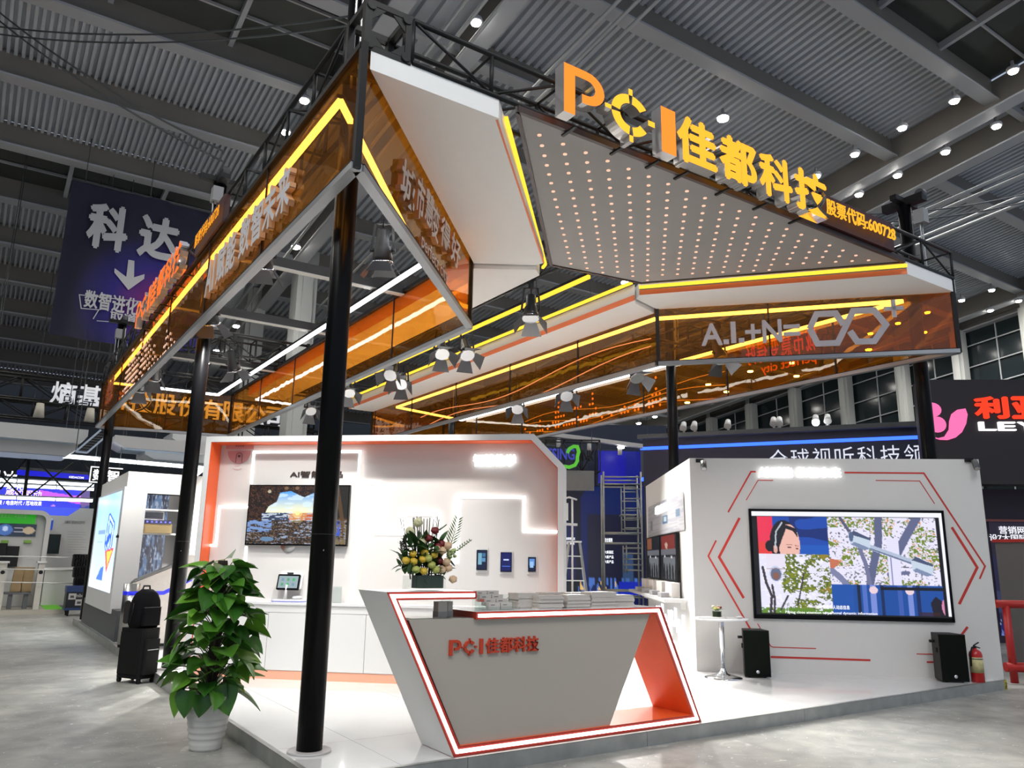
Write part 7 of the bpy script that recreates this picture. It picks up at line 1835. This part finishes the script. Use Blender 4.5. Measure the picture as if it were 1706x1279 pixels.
for i, (s, qa, qb) in enumerate((('联合案例', (1007, 903), (1020, 896)), ('3大新园区', (1005, 922), (1022, 917)), ('2大新产品', (1005, 930), (1022, 925)), ('0大新产品', (1005, 938), (1022, 933)), ('智能家居生态', (940, 899), (958, 895)), ('互联家居', (940, 907), (957, 902)))):
    a_, b_ = Ib(qa), Ib(qb); mb = MB(); letters(mb, s, MI, b_[0] - a_[0], b_[1] - a_[1], .01, .01, 0, 0, a_[0], a_[1]); mb.build('notice_text', gwt, ib)
# bright blue hanging cube
q0, q1 = atdepth((997, 805), 25.), atdepth((1068, 748), 25.); Mc = frame((q0.x, q0.y, 0), dI); a_, b_ = uvof(Mc, (997, 805)), uvof(Mc, (1068, 752))
o = thing('blue_light_box', 'bright blue hanging light box above the scaffold tower', 'light box', q0)
bx_ = Pic(16, 14, (10, 14, 140)); bx_.put(bx_.X > .6, (16, 26, 90), .6); bx_.build('light_face', [Mc @ Vector(v) for v in ((a_[0], b_[1], 0), (b_[0], b_[1], 0), (b_[0], a_[1], 0), (a_[0], a_[1], 0))], vcol_mat('screen_1', 1.), o, .01)
mb = MB(); mb.bbox((a_[0] - .05, a_[1] - .05, -.6), (b_[0] + .05, b_[1] + .05, 0), Mc); mb.build('box_body', NVY, o)
# second blue lit panel beside it
q0 = atdepth((1070, 800), 24.6); Mc2 = frame((q0.x, q0.y, 0), dB); a_, b_ = uvof(Mc2, (1068, 800)), uvof(Mc2, (1120, 742))
o = thing('steel_blue_panel', 'steel blue lit panel between the light box and the screen wall', 'panel', q0)
mb = MB(); mb.bbox((a_[0], a_[1], -.3), (b_[0] + .6, b_[1], 0), Mc2); mb.build('panel_board', mat('panel_steel', (.05, .07, .11), .4), o); hang(o, Mc2 @ Vector((a_[0] + .2, b_[1], -.15)))
for z in (a_[1] - .03, b_[1] - .1): mb = MB(); mb.bbox((a_[0], z, .001), (b_[0] + .6, z + .12, .03), Mc2); mb.build('light_strip', glow('strip_blue', (.03, .10, 1), 2.6), o)
# neighbour sign with green swoosh
sd_ = 23.; q0 = atdepth((915, 775), sd_); Ms = frame((q0.x, q0.y, 0), dI); Sb = lambda px: uvof(Ms, px)
o = thing('swoosh_sign', 'blue and black letter sign with green swoosh hung on a dark truss', 'letter sign', q0)
a_, b_ = Sb((912, 765)), Sb((957, 750))
mb = MB(); letters(mb, 'ESING', Ms, b_[0] - a_[0], .32, .05, .02, 0, 0, a_[0], a_[1]); mb.build('blue_letters', mat('sign_blue', (.02, .03, .25), .4, emit=(.03, .05, .5), es=.4), o)
a_, b_ = Sb((960, 768)), Sb((990, 752)); mb = MB(); letters(mb, 'LINK', Ms, b_[0] - a_[0], .32, .05, .02, 0, 0, a_[0], a_[1]); mb.build('black_letters', BLACK, o)
gs = mat('swoosh_green', (.08, .42, .03), .4, emit=(.1, .6, .03), es=.3)
pts_ = [Sb((900 + x / 4.263, 700 + y / 4.263)) for x, y in ((190, 235), (205, 205), (235, 188), (262, 190), (272, 225), (262, 262), (262, 290), (245, 320), (205, 335), (165, 328))]
ribbon(o, Ms @ Matrix.Translation((0, 0, .06)), pts_, .10, .03, gs, 'swoosh')
for px in ((920, 760), (950, 760), (980, 760)):
    a_ = Sb(px); mb = MB(); mb.bar(Ms @ Vector((a_[0], a_[1], .02)), Ms @ Vector((a_[0], a_[1], -.66)), .04, .04); mb.build('sign_bracket', BLACKM, o)
a_, b_ = Sb((925, 816)), Sb((990, 784)); mb = MB(); mb.bbox((a_[0], a_[1], -.1), (b_[0], b_[1], -.02), Ms); mb.build('grey_panel', mat('panel_grey', (.17, .17, .17), .6, noise=.15, nscale=4), o)
zt7, zb7 = Sb((950, 732))[1], Sb((950, 784))[1]
pA, pB = Ms @ Vector((Sb((880, 750))[0], (zt7 + zb7) / 2, -.3)), Ms @ Vector((Sb((1000, 750))[0], (zt7 + zb7) / 2, -.3))
tq_ = truss('sign_truss', 'dark lattice truss behind the green swoosh sign', pA, pB, wd=.5, hg=zt7 - zb7, bay=.5, r=.02)
hang(tq_, pA + Vector((0, 0, (zt7 - zb7) / 2 - .02)) + (pB - pA) * .1); hang(tq_, pA + Vector((0, 0, (zt7 - zb7) / 2 - .02)) + (pB - pA) * .9)
pA, pB = atdepth((905, 722), 24.), atdepth((1075, 744), 24.)
o = thing('ceiling_rail', 'pale cable rail with small lamps above the green swoosh sign', 'rail', pA); mb = MB(); mb.bar(pA, pB, .2, .12); mb.build('rail_body', PB, o)
for t in (.15, .45, .75): mb = MB(); p = pA.lerp(pB, t); mb.cyl(p + Vector((0, 0, -.1)), p + Vector((0, 0, -.35)), .07, n=10); mb.build('rail_lamp', WHITE, o)
p = pA.lerp(pB, .76) + Vector((0, 0, -.12)); mb = MB(); mb.ball(p, .07, 12, 8, (2, 1, .6)); mb.build('lit_lamp', glow('rail_lamp_lens', (1, .97, .9), 8), o)
# scaffold tower
SCM = mat('scaffold_steel', (.30, .32, .30), .45, metal=.6, noise=.3, nscale=6)
sdp = 20.; cpt = atdepth((1036, 940), sdp); rv = Vector((.8, -.6, 0)); dv = Vector((.6, .8, 0))
st = thing('scaffold_tower', 'tall steel scaffold tower with ladder frames between the booths', 'scaffold', (cpt.x, cpt.y, 0))
wS, dS_, hS = .95, .9, onpl((1036, 785), cpt, CF).z
for a in (-1, 1):
    for b in (-1, 1):
        p = Vector((cpt.x, cpt.y, 0)) + rv * (a * wS / 2) + dv * (b * dS_ / 2); mb = MB(); mb.cyl(p, p + Vector((0, 0, hS)), .024, n=8); mb.build('upright', SCM, st)
for z_px in (794, 806, 888, 905, 983, 993):
    z = onpl((1036, z_px), cpt, CF).z
    for b in (-1, 1):
        p = Vector((cpt.x, cpt.y, z)) + dv * (b * dS_ / 2); mb = MB(); mb.cyl(p - rv * (wS / 2), p + rv * (wS / 2), .02, n=8); mb.build('cross_rail', SCM, st)
zA_, zB2 = onpl((1036, 888), cpt, CF).z, onpl((1036, 806), cpt, CF).z
for off_, z0_, z1_ in ((.05, zA_, zB2), (.08, 1.3, zA_ - .3)):
    for b in (-1, 1):
        p = Vector((cpt.x, cpt.y, 0)) + rv * off_ + dv * (b * dS_ / 2)
        mb = MB(); mb.cyl(p + Vector((0, 0, z0_)), p + Vector((0, 0, z1_)), .018, n=8); mb.build('frame_upright', SCM, st)
        for i in range(5):
            z = z0_ + (z1_ - z0_) * (i + .5) / 5; mb = MB(); mb.cyl(p + Vector((0, 0, z)), p + Vector((0, 0, z)) + rv * (wS / 2 - off_), .016, n=8); mb.build('frame_rung', SCM, st)
mb = MB(); z = onpl((1036, 858), cpt, CF).z; mb.bbox((-.02, -.35, 0), (.36, .35, .03), Matrix.Translation((cpt.x, cpt.y, z)) @ Matrix.Rotation(math.atan2(rv.y, rv.x), 4, 'Z')); mb.build('deck_grating', SCM, st)
for a in (-1, 1):
    mb = MB(); p = Vector((cpt.x, cpt.y, 0)) + rv * (a * wS / 2); mb.cyl(p - dv * dS_ / 2 + Vector((0, 0, zA_)), p + dv * dS_ / 2 + Vector((0, 0, zB2)), .014, n=6); mb.build('diagonal_brace', SCM, st)
# step ladder
lp = atdepth((957, 950), 15.); 
sl = thing('step_ladder', 'aluminium step ladder standing beside the stepped wall edge', 'ladder', (lp.x, lp.y, P))
zt8 = onpl((958, 902), lp, CF).z; LAD = mat('ladder_alu', (.42, .45, .45), .4, metal=.7)
for side in (-1, 1):
    tp = Vector((lp.x, lp.y, zt8)) + rv * (.10 * side); bt = Vector((lp.x, lp.y, P)) + rv * (.34 * side)
    mb = MB(); mb.bar(bt - dv * .3, tp, .05, .025); mb.build('front_rail', LAD, sl)
    mb = MB(); mb.bar(bt + dv * .5, tp, .04, .025); mb.build('rear_rail', LAD, sl)
for i in range(7):
    t = .1 + .125 * i; z = P + (zt8 - P) * t; h = .34 + (.10 - .34) * t; c = Vector((lp.x, lp.y, z)) - dv * (.3 * (1 - t)); mb = MB(); mb.bar(c - rv * h, c + rv * h, .06, .02); mb.build('step', LAD, sl)
mb = MB(); mb.bar(Vector((lp.x, lp.y, zt8)) - rv * .14, Vector((lp.x, lp.y, zt8)) + rv * .14, .12, .03); mb.build('top_cap', LAD, sl)
# white price tag rack on the edge of the wall
pw = atdepth((948, 838), 16.); o = thing('coat_rail', 'white hanger rail with label card beside the stepped wall', 'rack', pw)
mb = MB(); mb.tube([pw + Vector((-.25, 0, .05)), pw + Vector((0, 0, .12)), pw + Vector((.2, 0, .08))], .02, 6); mb.build('rail', WHITE, o); mb = MB(); mb.bbox((pw.x - .2, pw.y, pw.z - .35), (pw.x - .02, pw.y + .02, pw.z)); mb.build('card', WHITE, o); mb = MB(); mb.bbox((pw.x - .25, pw.y, pw.z - .45), (pw.x + .22, pw.y + .04, pw.z - .4)); mb.build('shelf', WHITE, o); mb = MB(); mb.cyl((pw.x + .1, pw.y + .02, P), (pw.x + .1, pw.y + .02, pw.z + .1), .02, n=8); mb.build('stand', WHITE, o)
